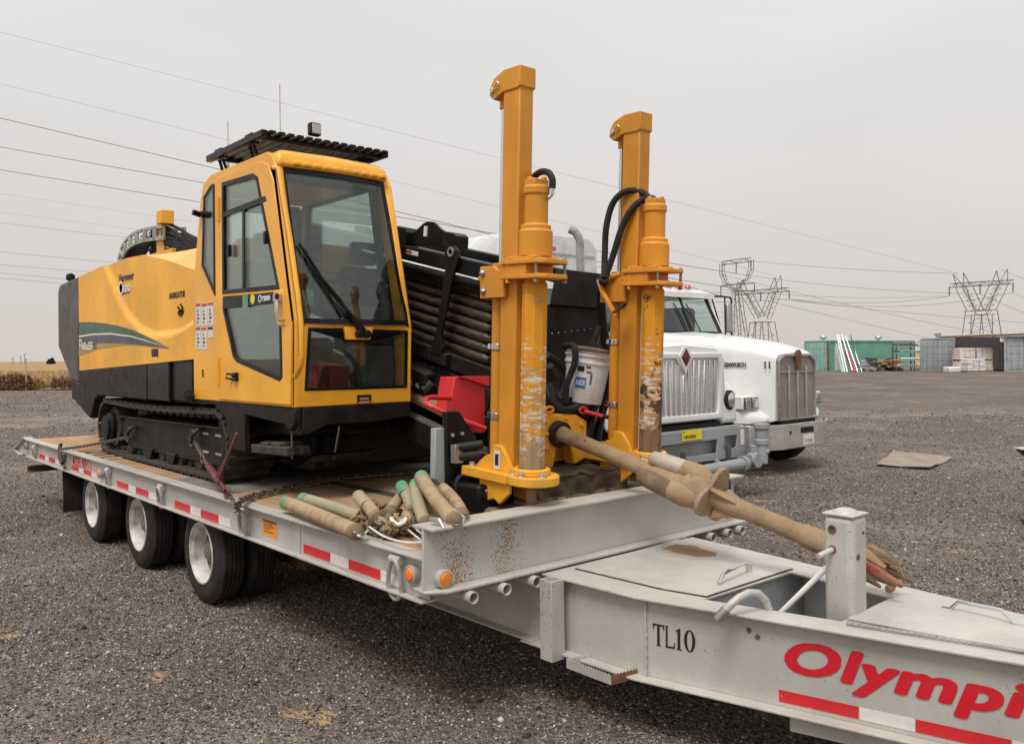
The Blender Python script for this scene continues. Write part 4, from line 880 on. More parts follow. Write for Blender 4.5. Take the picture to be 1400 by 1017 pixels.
part('lid_handle', handle([h0, h0.lerp(h1, .12)+UP*.002, h0.lerp(h1, .22)+UP*.04, h0.lerp(h1, .75)+UP*.045, h0.lerp(h1, .9)+UP*.004, h1], .009), M['chrome'], L2)
# mud on the lid
mp_ = [px(x, y, Z=.7105) for x, y in ((902, 750), (925, 743), (950, 745), (968, 752), (985, 756), (980, 761), (955, 761), (930, 757))]
ct = sum(mp_, Vector())/len(mp_); mb = MB()
ring = []
for i in range(40):
    t = i/40*len(mp_); p = mp_[int(t)].lerp(mp_[(int(t)+1) % len(mp_)], t % 1); ring.append(p+(p-ct)*.12*noise.noise(p*22))
mb.add([ct+UP*.006]+[ct.lerp(p, .6)+UP*(.006+.004*noise.noise(p*30)) for p in ring]+[p-UP*.001 for p in ring], [(0, 1+i, 1+(i+1) % 40) for i in range(40)]+[(1+i, 41+i, 41+(i+1) % 40, 1+(i+1) % 40) for i in range(40)])
part('dried_mud', mb, M['mud'], L1, smooth=80)
# upright post with cap and pin
pp = [(-1.945, 3.535), (-1.805, 3.535), (-1.805, 3.675), (-1.945, 3.675)]
mb = MB(); mb.prism(pp, 'z', .345, 1.135); PO = part('jack_post', mb, M['silver'], TR, .027, seg=5)
cpc = Vector((-1.875, 3.605, 1.135)); mb = MB(); mb.prism([(x*1.0+(-.004 if x < -1.9 else .004), y+(-.004 if y < 3.6 else .004)) for x, y in pp], 'z', 1.134, 1.146); part('post_cap', mb, M['silver'], PO, .005, seg=3); mb = MB(); mb.lathe([(.056, .010), (.050, .019), (.030, .027), (0, .030)], cpc, UP, 24); part('cap_dome', mb, M['silver'], PO, smooth=60)
for (x, z, r) in ((-1.900, 1.075, .021), (-1.900, .985, .020)):
    mb = MB(); mb.lathe([(r, -.006), (r*.9, .004), (r*.55, .004), (r*.5, 0), (0, 0)], (x, 3.534, z), (0, -1, 0), 14); part('weld_plug', mb, M['rusty'], PO)
for (y, z, r) in ((3.58, .96, .016), (3.63, 1.06, .008)):
    mb = MB(); mb.lathe([(r, -.004), (r*.8, .003), (0, .003)], (-1.804, y, z), (1, 0, 0), 12); part('weld_plug', mb, M['rusty'], PO)
mb = MB(); mb.tube((-1.915, 3.44, .967), (-1.900, 3.54, .985), .0125, 14); mb.tube((-1.90, 3.67, .985), (-1.895, 3.75, .995), .0125, 14); part('pull_pin', mb, M['silver'], PO, .002)
a, b = px(1072, 833, Y=3.50), px(1133, 773, Y=3.56); mb = MB(); mb.tube(a-(b-a)*.35, b, .013, 14); part('prop_rod', mb, M['letterwhite'], PO)
cp = [px(x, y, Y=yy) for x, y, yy in ((984, 843, 3.135), (996, 829, 3.16), (1010, 817, 3.20), (1024, 810, 3.26), (1037, 811, 3.32), (1046, 820, 3.36), (1052, 834, 3.38))]
mb = MB(); mb.path(cp, .0175, 14); CP = part('crank_pipe', mb, M['silver'], TR)
mb = MB(); mb.path([cp[0]+(cp[0]-cp[1])*.25, cp[0], cp[0].lerp(cp[1], .75)], .022, 14); part('crank_grip', mb, M['steel'], CP)
# stub tube, weld seam, step, bolts
mb = MB()
a, b, c_, d_ = -3.225, -3.135, 2.985, 3.075
mb.prism([(a, c_), (b, c_), (b, d_), (a, d_)], 'z', .285, .70, [[(a+.01, c_+.01), (b-.01, c_+.01), (b-.01, d_-.01), (a+.01, d_-.01)]]); part('stake_pocket', mb, M['rustspeck'], TR, .002)
mb = MB(); mb.path([(-2.645+.002*math.sin(i*1.7), 3.138+.002*math.cos(i*2.3), .318+i*.0123) for i in range(31)], .0065, 7); part('weld_seam', mb, M['rustspeck'], TR)
def serr(p, q, h, n=14):
    p, q = Vector(p), Vector(q); mb = MB(); d = (q-p)/n; s = (q-p).normalized().cross(UP)*.003; vs = []
    for i in range(n*2+1):
        c = p+d*(i/2); t = h if i % 2 == 0 else h-.010; vs += [c+s, c+s+UP*t, c-s, c-s+UP*t]
    fs = []
    for i in range(n*2): k = i*4; fs += [(k, k+4, k+5, k+1), (k+2, k+3, k+7, k+6), (k+1, k+5, k+7, k+3), (k, k+2, k+6, k+4)]
    fs += [(0, 1, 3, 2), (8*n, 8*n+2, 8*n+3, 8*n+1)]
    return mb.add(vs, fs)
sa, sb, sc_, sd_ = Vector((-3.03, 2.985, .29)), Vector((-2.73, 2.985, .29)), Vector((-3.0, 3.125, .29)), Vector((-2.70, 3.14, .29))
for p, q, n, mt in ((sa, sb, 16, 'silver'), (sa, sc_, 8, 'rustspeck'), (sb, sd_, 8, 'rusty')): part('step_bar', serr(p, q, .05, n), M[mt], TR)
wd_ = Vector((webL[2][0]-webL[1][0], webL[2][1]-webL[1][1], 0)).normalized(); wn = Vector((wd_.y, -wd_.x, 0))
def onweb(x, y, lift=.0):
    r = px(x, y, D=1)-CAM; p0 = Vector((webL[1][0], webL[1][1], 0)); t = (p0-CAM).dot(wn)/r.dot(wn); return CAM+r*t+wn*lift
for q in ((1024, 861), (1036, 870)):
    mb = MB(); mb.lathe([(.0115, 0), (.0105, .006), (0, .008)], onweb(*q), wn, 10); part('bolt', mb, M['rusty'], TR)
# lettering on the tongue
def glyphs(polys, origin, a, b, lift):
    n = a.cross(b); mb = MB()
    for poly, holes in polys:
        t = MB(); t.prism(poly, 'z', 0, .0015, holes); mb.add([origin+a*v.x+b*v.y+n*(lift-v.z) for v in t.v], t.f)
    return mb
def serifT(x, w, h, s):
    return [[(x, h), (x+w, h), (x+w, h-.27*h), (x+w-.05*w, h-.27*h), (x+w-.13*w, h-.07*h), (x+.5*w+s/2, h-.07*h), (x+.5*w+s/2, .06*h), (x+.5*w+s*1.1, .0), (x+.5*w-s*1.1, 0), (x+.5*w-s/2, .06*h), (x+.5*w-s/2, h-.07*h), (x+.13*w, h-.07*h), (x+.05*w, h-.27*h), (x, h-.27*h)], []]
def serifL(x, w, h, s):
    return [[(x, h), (x+s*2.2, h), (x+s*1.6, h*.95), (x+s*1.6, .07*h), (x+w*.86, .07*h), (x+w*.95, .3*h), (x+w, .3*h), (x+w, 0), (x, 0), (x+s*.6, .05*h), (x+s*.6, h*.95)], []]
def one(x, w, h, s):
    return [[(x+w*.5-s/2, h*.86), (x, h*.80), (x+.02*w, h*.85), (x+w*.5+s/2, h), (x+w*.5+s/2, .06*h), (x+w*.95, 0), (x+.05*w, 0), (x+w*.5-s/2, .06*h)], []]
def zero(x, w, h, s):
    el = lambda rx, ry: [(x+w/2+rx*math.cos(t), h/2+ry*math.sin(t)) for t in [i*2*math.pi/28 for i in range(28)]]
    return [el(w/2, h/2), [el(w/2-s, h/2-.045*h)]]
ta, tb = onweb(893, 881), onweb(953, 889.5)
al = (tb-ta).length; hgt = (onweb(893, 851)-onweb(893, 881)).length*.97
wv_ = Vector((wd_.x, wd_.y, 0)); sw = al/4.05
org = onweb(893, 880.5); bdir = UP
mb = glyphs([serifT(0, sw*1.05, hgt, sw*.22), serifL(sw*1.12, sw*.92, hgt, sw*.16), one(sw*2.12, sw*.6, hgt, sw*.24), zero(sw*2.90, sw*1.0, hgt, sw*.26)], Vector((org.x, org.y, org.z))+wn*.0, wv_, UP, 0)
mb.v = [v+wn*.003 for v in mb.v]
part('lettering', mb, M['letterblack'], TR, smooth=None)
o0, o1 = onweb(1068, 913), onweb(1400, 985)
capH = (onweb(1085, 878)-onweb(1085, 917)).length
t = text_mb('Olympic', capH*1.40, (0, 0, 0), (1, 0, 0), (0, 0, 1), shear=.24, bold=0, depth=.0004, spacing=1.08)
t2 = text_mb('Olympi', capH*1.40, (0, 0, 0), (1, 0, 0), (0, 0, 1), shear=.24, bold=0, depth=.0004, spacing=1.08)
wi_ = max(v.x for v in t2.v); A_, B_ = onweb(1066, 913), onweb(1407, 980); kx = (Vector((B_.x, B_.y, 0))-Vector((A_.x, A_.y, 0))).length/wi_; ob = MB()
for k in range(15):      # strokes laid side by side for a heavy face
    ra, rb = (0, 0) if k == 0 else ((.50, 1.0)[k % 2]*math.cos(k*2*math.pi/14), (.50, 1.0)[k % 2]*math.sin(k*2*math.pi/14))
    ob.add([A_+wv_*(v.x*kx+ra*capH*.105)+UP*(v.z*1.10+rb*capH*.055)+wn*(.003+k*.00008-v.y) for v in t.v], t.f)
part('lettering', ob, M['letterred'], TR, smooth=None)
xa = onweb(1065, 945)
segs = [((1065, 945), (1065, 960), (1174, 970), (1174, 983), 'r'), ((1175, 971), (1175, 983), (1251, 987), (1251, 1000), 'w'), ((1252, 988), (1252, 1001), (1383, 1011), (1383, 1030), 'r'), ((1384, 1012), (1384, 1030), (1460, 1024), (1460, 1046), 'w')]
z1, z0 = onweb(1065, 942).z, onweb(1065, 958).z
for a, _, b, _, c_ in segs:
    A, B = onweb(*a, lift=.0012), onweb(*b, lift=.0012); mb = MB(); A.z = B.z = (z0+z1)/2; mb.bar(A, B, .0015, z1-z0); part('reflective_tape', mb, M['tapered' if c_ == 'r' else 'tapewhite'], TR, smooth=None)
# landing leg under the tongue
mb = MB(); mb.prism([(-1.98, 3.30), (-1.55, 3.42), (-1.55, 3.60), (-1.98, 3.50)], 'z', .22, .30); mb.box(-1.70, -1.58, 3.5, 3.62, .02, .22); mb.box(-1.78, -1.50, 3.42, 3.70, 0, .02); part('landing_leg', mb, M['silver'], TR, .004)
mb = MB(); mb.box(.62, .80, 3.86, 4.06, .28, .72); mb.lathe([(.09, 0), (.14, .04), (.14, .07), (.09, .11)], (.88, 3.96, .48), UP, 24); mb.box(.78, .86, 3.92, 4.0, .46, .62); part('lunette_hitch', mb, M['black'], TR, .006)
mb = MB(); mb.tube((-.28, 3.62, .03), (-.28, 3.62, .80), .055, 18); mb.tube((-.28, 3.62, .80), (-.28, 3.62, .84), .065, 18); mb.box(-.33, -.23, 3.66, 3.72, .40, .62); mb.lathe([(.14, 0), (.13, .025), (.06, .035)], (-.28, 3.62, 0), UP, 22); mb.path([(-.28, 3.62, .80), (-.28, 3.56, .82), (-.28, 3.50, .82), (-.20, 3.50, .82), (-.12, 3.50, .82), (-.12, 3.42, .82)], .012, 8); part('parking_jack', mb, M['grey'], TR, .004)
# beam-top fittings: bent ring and white link over the flange
rp_ = [px(x, y, Z=1.05) for x, y in ((598, 719), (602, 709), (607, 703))]
a = px(606, 722, X=XB+.075); b = px(637, 714, X=XB+.075)
mb = MB(); mb.path([a+Vector((-.10, 0, .03)), a+Vector((-.03, 0, .035)), a, a+Vector((0, .02, -.012)), b+Vector((0, -.02, -.008)), b+Vector((-.02, 0, .02)), b+Vector((-.10, 0, .05))], .0135, 10); part('tie_down_ring', mb, M['steel'], TR)

mb = MB(); mb.box(XB+.0085, XB+.011, Y1-.22, Y1-.04, .86, .99); o = part('data_plate', mb, M['letterblack'], TR); mb = MB(); [mb.box(XB+.011, XB+.0116, Y1-.20, Y1-.06, z, z+.008) for z in (.88, .90, .925, .95, .965)]; part('plate_print', mb, M['zinc'], o, smooth=None)

# ================================================================== the drilling rig
RG = thing('drilling_rig', 'yellow and black tracked drilling rig with glazed cab chained to the trailer deck', 'drilling rig', (-7.0, 3.7, ZD))
YL = 2.61
def fit_text(body, xl, yl, xr, hpx, mt, parent, Y=YL-.004, shear=0, bold=0, a=None):
    """lettering on a plane of constant Y, from pixel (xl, yl) on the base line to pixel column xr"""
    A = px(xl, yl, Y=Y); B = px(xr, yl, Y=Y); hh = (px(xl, yl-hpx, Y=Y)-A).z
    t = text_mb(body, hh*1.38, (0, 0, 0), (1, 0, 0), (0, 0, 1), shear=shear, bold=bold, depth=.0008)
    wd = max(v.x for v in t.v)-min(v.x for v in t.v); k = (B.x-A.x)/wd
    t.v = [Vector((A.x+v.x*k, A.y+v.y, A.z+v.z)) for v in t.v]
    if Y > YL: t.v = [Vector((v.x, v.y-Y+YL+.042*ss(-.045, .030, v.z-zc(v.x))-.004, v.z)) for v in t.v]      # follow the moulded hood
    return part('lettering', t, M[mt], parent, smooth=None)
# ---- tracks
def shoe_mesh():
    mb = MB(); mb.box(-.080, .080, 0, .40, -.014, .012); mb.prism([(-.075, .012), (-.035, .012), (-.043, .034), (-.067, .034)], 'y', .005, .395); mb.prism([(.035, .012), (.075, .012), (.067, .034), (.043, .034)], 'y', .005, .395)
    mb.box(-.05, .05, .12, .18, -.055, -.014); mb.box(-.05, .05, .22, .28, -.055, -.014)
    return mesh_of('track_shoe', mb, M['track'], Vector())
SH = shoe_mesh()
def track(y0, full=True):
    ca, cb, rr = Vector((-9.53, 0, 1.163)), Vector((-6.62, 0, 1.175)), .262
    T = MB(); out = -1 if full else 1
    ya, yb = (y0+.07, y0+.36)
    T.prism([(-9.12, 1.275), (-6.56, 1.300), (-6.50, 1.23), (-6.48, 1.06), (-6.62, 1.0), (-8.9, .985), (-9.20, 1.06)], 'y', ya, yb)
    T.prism([(-9.18, 1.29), (-6.52, 1.315), (-6.52, 1.302), (-9.15, 1.278)], 'y', ya-.035, yb+.03)
    fr = part('track_frame', T, M['black'], RG, .008)
    yo = ya if full else yb; s = -1 if full else 1
    mb = MB(); mb.lathe([(.15, .0), (.15, -.02), (.125, -.035), (.125, -.06), (.06, -.066), (0, -.066)], (ca.x-.06, yo+.0, 1.155), (0, -s, 0), 24)
    mb.lathe([(.17, .02), (.17, .12)], (ca.x-.05, yo, 1.155), (0, -s, 0), 24); dr = part('drive_motor', mb, M['black'], RG)
    nb = MB()
    for i in range(8):
        a = i*math.pi/4; nb.tube((ca.x-.06+.10*math.cos(a), yo+s*.03, 1.155+.10*math.sin(a)), (ca.x-.06+.10*math.cos(a), yo+s*.048, 1.155+.10*math.sin(a)), .012, 6)
    part('bolt', nb, M['track'], dr)
    mb = MB(); mb.lathe([(.205, .09), (.215, .14), (.215, .2), (.205, .26)], (ca.x, y0, ca.z), (0, 1, 0), 26); part('sprocket', mb, M['track'], RG)
    mb = MB(); mb.lathe([(.20, .10), (.21, .14), (.17, .15), (.17, .25), (.21, .26), (.20, .30)], (cb.x, y0, cb.z), (0, 1, 0), 26); part('idler', mb, M['track'], RG)
    for i in range(6):
        x = -9.0+i*.46; mb = MB(); mb.lathe([(.07, .09), (.085, .12), (.06, .14), (.06, .26), (.085, .28), (.07, .31)], (x, y0, .985), (0, 1, 0), 18); part('roller', mb, M['track'], RG)
    for x in (-8.35, -7.75):
        if full: mb = MB(); mb.prism([(x-.13, 1.02), (x+.13, 1.02), (x+.08, .93), (x-.08, .93)], 'y', ya-.02, ya+.03); part('roller_guard', mb, M['black'], fr, .006)
    for x, z in ((-6.95, 1.245), (-6.68, 1.245), (-6.95, 1.095), (-6.68, 1.095)):
        if full: mb = MB(); mb.box(x-.06, x+.06, ya-.004, ya+.002, z-.010, z+.010); part('slot', mb, M['zinc'], fr)
    # belt of shoes
    top = (cb-ca); L1 = top.length; per = 2*L1+2*math.pi*rr; n = 43; sag = .012
    lk = MB(); d = top.normalized(); up = Vector((-d.z, 0, d.x)); rb = rr-.03; lp = []
    for k in range(13): a = math.pi*k/12; lp.append(cb+(up*math.cos(a)+d*math.sin(a))*rb)
    for k in range(13): a = math.pi*k/12; lp.append(ca-(up*math.cos(a)+d*math.sin(a))*rb)
    c0 = (ca+cb)/2; lo = [c0+(p-c0)*.985 if 0 else p-(p-(cb if i < 13 else ca)).normalized()*.03 for i, p in enumerate(lp)]
    lk.prism([(p.x, p.z) for p in lp], 'y', y0+.13, y0+.27, [[(p.x, p.z) for p in lo]])
    B = part('track_belt', lk, M['track'], RG)
    for i in range(n):
        s_ = (i+.3)*per/n; d = top.normalized(); up = Vector((-d.z, 0, d.x))
        if s_ < L1: p = ca+d*s_+up*(rr-sag*math.sin(math.pi*s_/L1)*2); nn = up
        elif s_ < L1+math.pi*rr: a = (s_-L1)/rr; nn = up*math.cos(a)+d*math.sin(a); p = cb+nn*rr
        elif s_ < 2*L1+math.pi*rr: p = cb-d*(s_-L1-math.pi*rr)-up*rr; nn = -up
        else: a = (s_-2*L1-math.pi*rr)/rr; nn = -up*math.cos(a)-d*math.sin(a); p = ca+nn*rr
        tx = Vector((nn.z, 0, -nn.x)); M4 = Matrix((tx, Vector((0, 1, 0)), nn)).transposed().to_4x4()
        M4.translation = Vector((p.x, y0, p.z))-BASE[RG.name]
        o = bpy.data.objects.new('track_shoe', SH); COL.objects.link(o); o.parent = B; o.matrix_local = M4
    return fr
track(2.61, True); track(4.47, False)
# ---- chassis
mb = MB(); mb.box(-10.3, -5.6, 3.06, 4.42, 1.05, 1.50); mb.box(-9.3, -6.9, 2.98, 4.5, 1.06, 1.22); part('chassis', mb, M['black'], RG, .02)
# ---- engine hood
CV = [(-9.56, 2.90), (-9.28, 2.675), (-9.11, 2.523), (-8.82, 2.325), (-8.42, 2.165), (-8.044, 2.097), (-7.59, 2.10), (-7.378, 2.116), (-6.95, 2.20)]
def zc(x):
    if x <= CV[0][0]: return 3.2
    for (a, b), (c, d) in zip(CV[:-1], CV[1:]):
        if x <= c: return b+(d-b)*(x-a)/(c-a)
    return CV[-1][1]
def ztop(x):
    pts = [(-10.52, 2.815), (-9.48, 2.862), (-8.9, 2.882), (-8.35, 2.862), (-7.7, 2.745), (-7.0, 2.59)]
    for (a, b), (c, d) in zip(pts[:-1], pts[1:]):
        if x <= c: return b+(d-b)*(x-a)/(c-a)
    return pts[-1][1]
def zbot(x): return 1.748+(x+10.52)*.0325
def side(u, v):
    x = -10.52+u*3.51; z = zbot(x)+(ztop(x)-zbot(x))*v
    return Vector((x, YL+.042*ss(-.045, .030, z-zc(x)), z))
def hood_top(u, v):
    x = -10.52+u*3.51; e = side(u, 1.0); cre = 2.92-.02*abs(u-.5); k = v
    y = e.y+(3.62-e.y)*k; z = e.z+(cre-e.z)*ss(0, .42, k)
    return Vector((x, y, z))
mb = MB(); mb.grid(side, 110, 60); HD = None
mb2 = MB(); mb2.grid(hood_top, 70, 20)
mb.cat(mb2)
mb.grid(lambda u, v: Vector((-10.52+u*3.51, 3.62, zbot(-10.52+u*3.51)+(hood_top(u, 1).z-zbot(-10.52+u*3.51))*v)), 20, 4)
mb.grid(lambda u, v: (lambda a, b: a.lerp(b, u))(side(1, v), Vector((-7.01, 3.62, side(1, v).z))), 4, 10)
mb.grid(lambda u, v: (lambda a, b: a.lerp(b, u))(hood_top(1, v), Vector((-7.01, hood_top(1, v).y, 2.55))), 2, 20)
me_off = BASE[RG.name]
HD = part('engine_hood', mb, M['hoodyellow'], RG, smooth=50)
# rear counterweight shell
mb = MB(); yA, yB = YL-.005, 3.66
mb.prism([(-10.53, 2.822), (-11.36, 2.79), (-11.45, 2.70), (-11.46, 2.03), (-10.86, 1.63), (-10.53, 1.60)], 'y', yA, yB); part('rear_panel', mb, M['charcoal'], RG, .03, seg=3)
a = px(96.5, 377, Y=2.75); mb = MB(); mb.lathe([(.03, -.1), (.03, .02), (.055, .03), (.05, .09), (.02, .11)], (a.x, 2.75, 2.83), UP, 14); part('fuel_cap', mb, M['blackclean'], RG)
# lower skirt
mb = MB(); mb.prism([(-10.84, 1.64), (-10.86, 1.42), (-10.74, 1.40), (-10.10, 1.22), (-10.02, 1.30), (-9.93, 1.43), (-9.78, 1.487), (-8.2, 1.484), (-8.2, 1.822), (-10.52, 1.744), (-10.53, 1.60)], 'y', YL-.002, YL+.10); part('skirt', mb, M['black'], RG, .012)
mb = MB(); mb.box(-8.19, -7.62, YL+.004, YL+.1, 1.49, 1.84); mb.box(-7.60, -7.13, YL+.03, YL+.1, 1.50, 1.855); part('access_panel', mb, M['blackclean'], RG, .01)
mb = MB(); mb.box(-10.5, -7.02, YL+.11, 3.6, 1.48, 1.80); part('engine_bay', mb, M['black'], RG)
a = px(212, 482, Y=YL); mb = MB(); mb.box(a.x-.085, a.x+.085, YL-.006, YL+.004, a.z-.035, a.z+.035); part('hood_latch', mb, M['blackclean'], HD, .008)
mb = MB(); mb.tube((-7.10, 2.59, 1.56), (-7.00, 2.56, 1.565), .045, 14); mb.tube((-7.00, 2.56, 1.565), (-6.93, 2.55, 1.565), .02, 10); part('door_stop', mb, M['hose'], RG)
# decal stripes
def dec(poly, mt, lift): 
    A = [px(80+.236*a, 320+.236*b, Y=YL-lift) for a, b in poly]; mb = MB(); mb.prism([(p.x, p.z) for p in A], 'y', YL-lift, YL-lift+.002); part('stripe', mb, M[mt], HD, smooth=None)
dec([(116, 706), (150, 694), (230, 667), (330, 650), (420, 642), (520, 648), (600, 658), (560, 650), (450, 632), (330, 626), (230, 630), (117, 640)], 'decalgold', .0026)
dec([(117, 600), (200, 588), (300, 584), (420, 598), (520, 625), (640, 662), (560, 654), (450, 640), (330, 631), (230, 633), (117, 650)], 'decalgrey', .0040)
dec([(118, 512), (180, 509), (260, 516), (350, 532), (440, 560), (520, 598), (640, 660), (520, 618), (420, 588), (300, 572), (200, 576), (118, 588)], 'decalgreen', .0040)
dec([(118, 589), (200, 577), (300, 573), (420, 589), (520, 619), (640, 661), (520, 624), (420, 596), (300, 581), (200, 585), (118, 599)], 'letterwhite', .0044)
fit_text('D', 108.2, 473.5, 111.5, 10, 'letterwhite', HD, YL-.006, bold=.004); fit_text('40x55', 111.5, 478.5, 126.5, 10.5, 'letterwhite', HD, YL-.006, bold=.003)
fit_text('S3', 127, 476.5, 131.5, 6.5, 'decalgreen', HD, YL-.006, bold=.002)
YR = YL+.038
fit_text('Vermeer', 162, 386, 183, 11, 'letterblack', HD, YR, bold=.0015); fit_text('RDO', 168, 399.5, 178.5, 9, 'letterwhite', HD, YR, shear=.1, bold=.003); fit_text('EQUIPMENT CO.', 166, 403, 177, 2.2, 'letterblack', HD, YR)
mb = MB(); a = px(165.5, 394, Y=YR); mb.lathe([(.06, 0), (.075, .003), (.05, .003), (.05, 0)], a, (0, -1, 0), 20); part('emblem', mb, M['letterwhite'], HD, smooth=None)
fit_text('NAVIGATOR', 231, 409, 252.5, 8.5, 'letterblack', HD, YR, shear=.15, bold=.0015)
for pts in (((243.5, 420), (246, 424), (244, 429)), ((247, 416), (250, 421), (247.5, 427)), ((244, 429), (247.5, 431), (251, 425))):
    mb = MB(); mb.path([px(x, y, Y=YR) for x, y in pts], .011, 6); part('emblem', mb, M['letterblack'], HD)
# ---- cab
YC = 3.545
outer = [(-7.02, 1.53), (-5.215, 1.53), (-5.19, 2.09), (-5.44, 3.16), (-5.50, 3.26), (-5.60, 3.315), (-6.60, 3.325), (-6.76, 3.28), (-6.83, 3.16), (-6.99, 2.55), (-7.02, 2.35)]
upW = [(-6.355, 3.215), (-5.80, 3.19), (-5.715, 3.15), (-5.39, 2.335), (-6.365, 2.36)]
loW = [(-6.355, 2.34), (-5.375, 2.31), (-5.36, 1.735), (-5.40, 1.705), (-6.12, 1.84), (-6.18, 1.88), (-6.36, 2.24)]
qW = [(-6.54, 3.235), (-6.60, 3.24), (-6.755, 3.17), (-6.81, 2.62), (-6.545, 2.36)]
cab = MB(); cab.prism(outer, 'y', YL, YL+.05, [upW, loW, qW])
rightW = [(-6.75, 3.2), (-5.62, 3.2), (-5.36, 2.2), (-5.36, 1.75), (-6.80, 1.85), (-6.86, 2.6)]
cab.prism(outer, 'y', YC-.05, YC, [rightW]); CB = part('cab', cab, M['yellow'], RG, .008)
# door skin, slightly proud of the side
door = [(-6.465, 1.545), (-5.245, 1.545), (-5.225, 2.09), (-5.475, 3.10), (-5.55, 3.215), (-5.66, 3.255), (-6.45, 3.275), (-6.465, 3.25)]
mb = MB(); mb.prism(door, 'y', YL-.014, YL, [upW, loW]); DR = part('door', mb, M['yellow'], CB, .006)
def band(poly, w, y0, y1, nm, mt, par, only=None):
    """gasket that follows the inside of a window outline"""
    n = len(poly); cx = sum(p[0] for p in poly)/n; cz = sum(p[1] for p in poly)/n
    ar = sum(poly[i][0]*poly[(i+1) % n][1]-poly[(i+1) % n][0]*poly[i][1] for i in range(n)); sg = 1 if ar > 0 else -1
    inn = []
    for i in range(n):
        p, q, r = Vector(poly[i-1]), Vector(poly[i]), Vector(poly[(i+1) % n])
        d1 = (q-p).normalized(); d2 = (r-q).normalized(); n1 = Vector((-d1.y, d1.x))*sg; n2 = Vector((-d2.y, d2.x))*sg
        b = (n1+n2); k = w/max(.35, (1+n1.dot(n2)))*1.0; inn.append((q.x+b.x*k, q.y+b.y*k))
    mb = MB(); mb.prism(poly, 'y', y0, y1, [inn]); part(nm, mb, M[mt], par, smooth=None); return inn
def pane(poly, y, nm, par, mt='glass'):
    mb = MB(); mb.prism(poly, 'y', y, y+.006); part(nm, mb, M[mt], par, smooth=None)
i1 = band(upW, .030, YL-.017, YL+.01, 'window_seal', 'blackclean', CB); pane(i1, YL-.004, 'window_pane', CB)
i2 = band(loW, .028, YL-.017, YL+.01, 'window_seal', 'blackclean', CB); pane(i2, YL-.004, 'window_pane', CB)
i3 = band(qW, .022, YL-.006, YL+.01, 'window_seal', 'blackclean', CB); pane(i3, YL-.002, 'window_pane', CB)
i4 = band(rightW, .03, YC-.02, YC+.006, 'window_seal', 'blackclean', CB); pane(i4, YC-.006, 'window_pane', CB)
def ypx(x, y, Y=YL-.012): p = px(x, y, Y=Y); return (p.x, p.z)
mb = MB(); mb.prism([ypx(306, 290), ypx(363, 268), ypx(365, 275), ypx(306, 297)], 'y', YL-.016, YL-.006); part('window_bar', mb, M['blackclean'], CB)
mb = MB(); mb.prism([ypx(331.5, 280), ypx(334.5, 279), ypx(334.5, 398), ypx(331.5, 398)], 'y', YL-.015, YL-.006); part('window_bar', mb, M['blackclean'], CB)
mb = MB(); mb.prism([ypx(307, 408), ypx(374, 399), ypx(374, 414), ypx(307.5, 422)], 'y', YL-.016, YL-.004); BND = part('window_band', mb, M['blackclean'], CB, smooth=None)
fit_text('RDO', 358.5, 411, 369.5, 5.5, 'letterwhite', BND, YL-.0175, bold=.004)
a = px(355.5, 408.5, Y=YL-.017); mb = MB(); mb.lathe([(.027, 0), (.027, .002), (.017, .002), (.017, 0)], a, (0, -1, 0), 16); part('emblem', mb, M['letterwhite'], BND)
a = px(345.5, 409, Y=YL-.017); mb = MB(); mb.lathe([(.036, 0), (.036, .002), (0, .002)], a, (0, -1, 0), 16); part('badge', mb, M['yellowplate'], BND)
a = px(335.5, 411.5, Y=YL-.017); mb = MB(); mb.box(a.x-.045, a.x+.045, a.y-.002, a.y, a.z-.045, a.z+.045); part('badge', mb, M['greencap'], BND)
for x, y in ((314, 343), (364, 325)):
    a = px(x, y, Y=YL-.018); mb = MB(); mb.box(a.x-.018, a.x+.018, a.y-.018, a.y+.01, a.z-.045, a.z+.045); part('window_catch', mb, M['blackclean'], CB, .006)
# door handle and its yellow pad, latch handle, hinges, stickers
mb = MB(); mb.prism([ypx(374.5, 397), ypx(388, 396), ypx(391.5, 446), ypx(383, 446), ypx(379, 440), ypx(376, 425)], 'y', YL-.020, YL-.001); part('handle_pad', mb, M['yellow'], DR, .008)
mb = MB(); mb.path([px(378.5, 404, Y=YL-.05), px(378.5, 410, Y=YL-.06), px(379, 430, Y=YL-.06), px(382, 438, Y=YL-.05), px(388, 437, Y=YL-.02)], .013, 10); mb.bar(px(381, 402, Y=YL-.03), px(381, 413, Y=YL-.03), .06, .06); HN = part('door_handle', mb, M['zinc'], DR, .006)
mb = MB(); mb.lathe([(.02, 0), (.02, .012), (.008, .014), (0, .014)], px(379.5, 405, Y=YL-.06), (0, -1, 0), 14); part('lock', mb, M['blackclean'], HN)
mb = MB(); mb.path([px(319.5, 512, Y=YL-.015), px(310, 511, Y=YL-.05), px(309, 517, Y=YL-.05), px(319.5, 518.5, Y=YL-.015)], .008, 8); part('grab_handle', mb, M['blackclean'], DR)
for y in (512, 518): 
    mb = MB(); mb.tube(px(318, y, Y=YL-.03), px(323.5, y, Y=YL-.03), .017, 10); part('knob', mb, M['blackclean'], DR)
for y0, y1 in ((270, 302), (489, 525)):
    mb = MB(); mb.tube(px(298.5, y0, Y=YL-.02), px(298.5, y1, Y=YL-.02), .016, 10); HGm = part('hinge', mb, M['yellow'], DR)
mb = MB(); a = px(277.5, 510, Y=YL-.001); mb.box(a.x-.012, a.x+.012, a.y-.004, a.y+.002, a.z-.03, a.z+.03); part('keyhole', mb, M['blackclean'], CB)
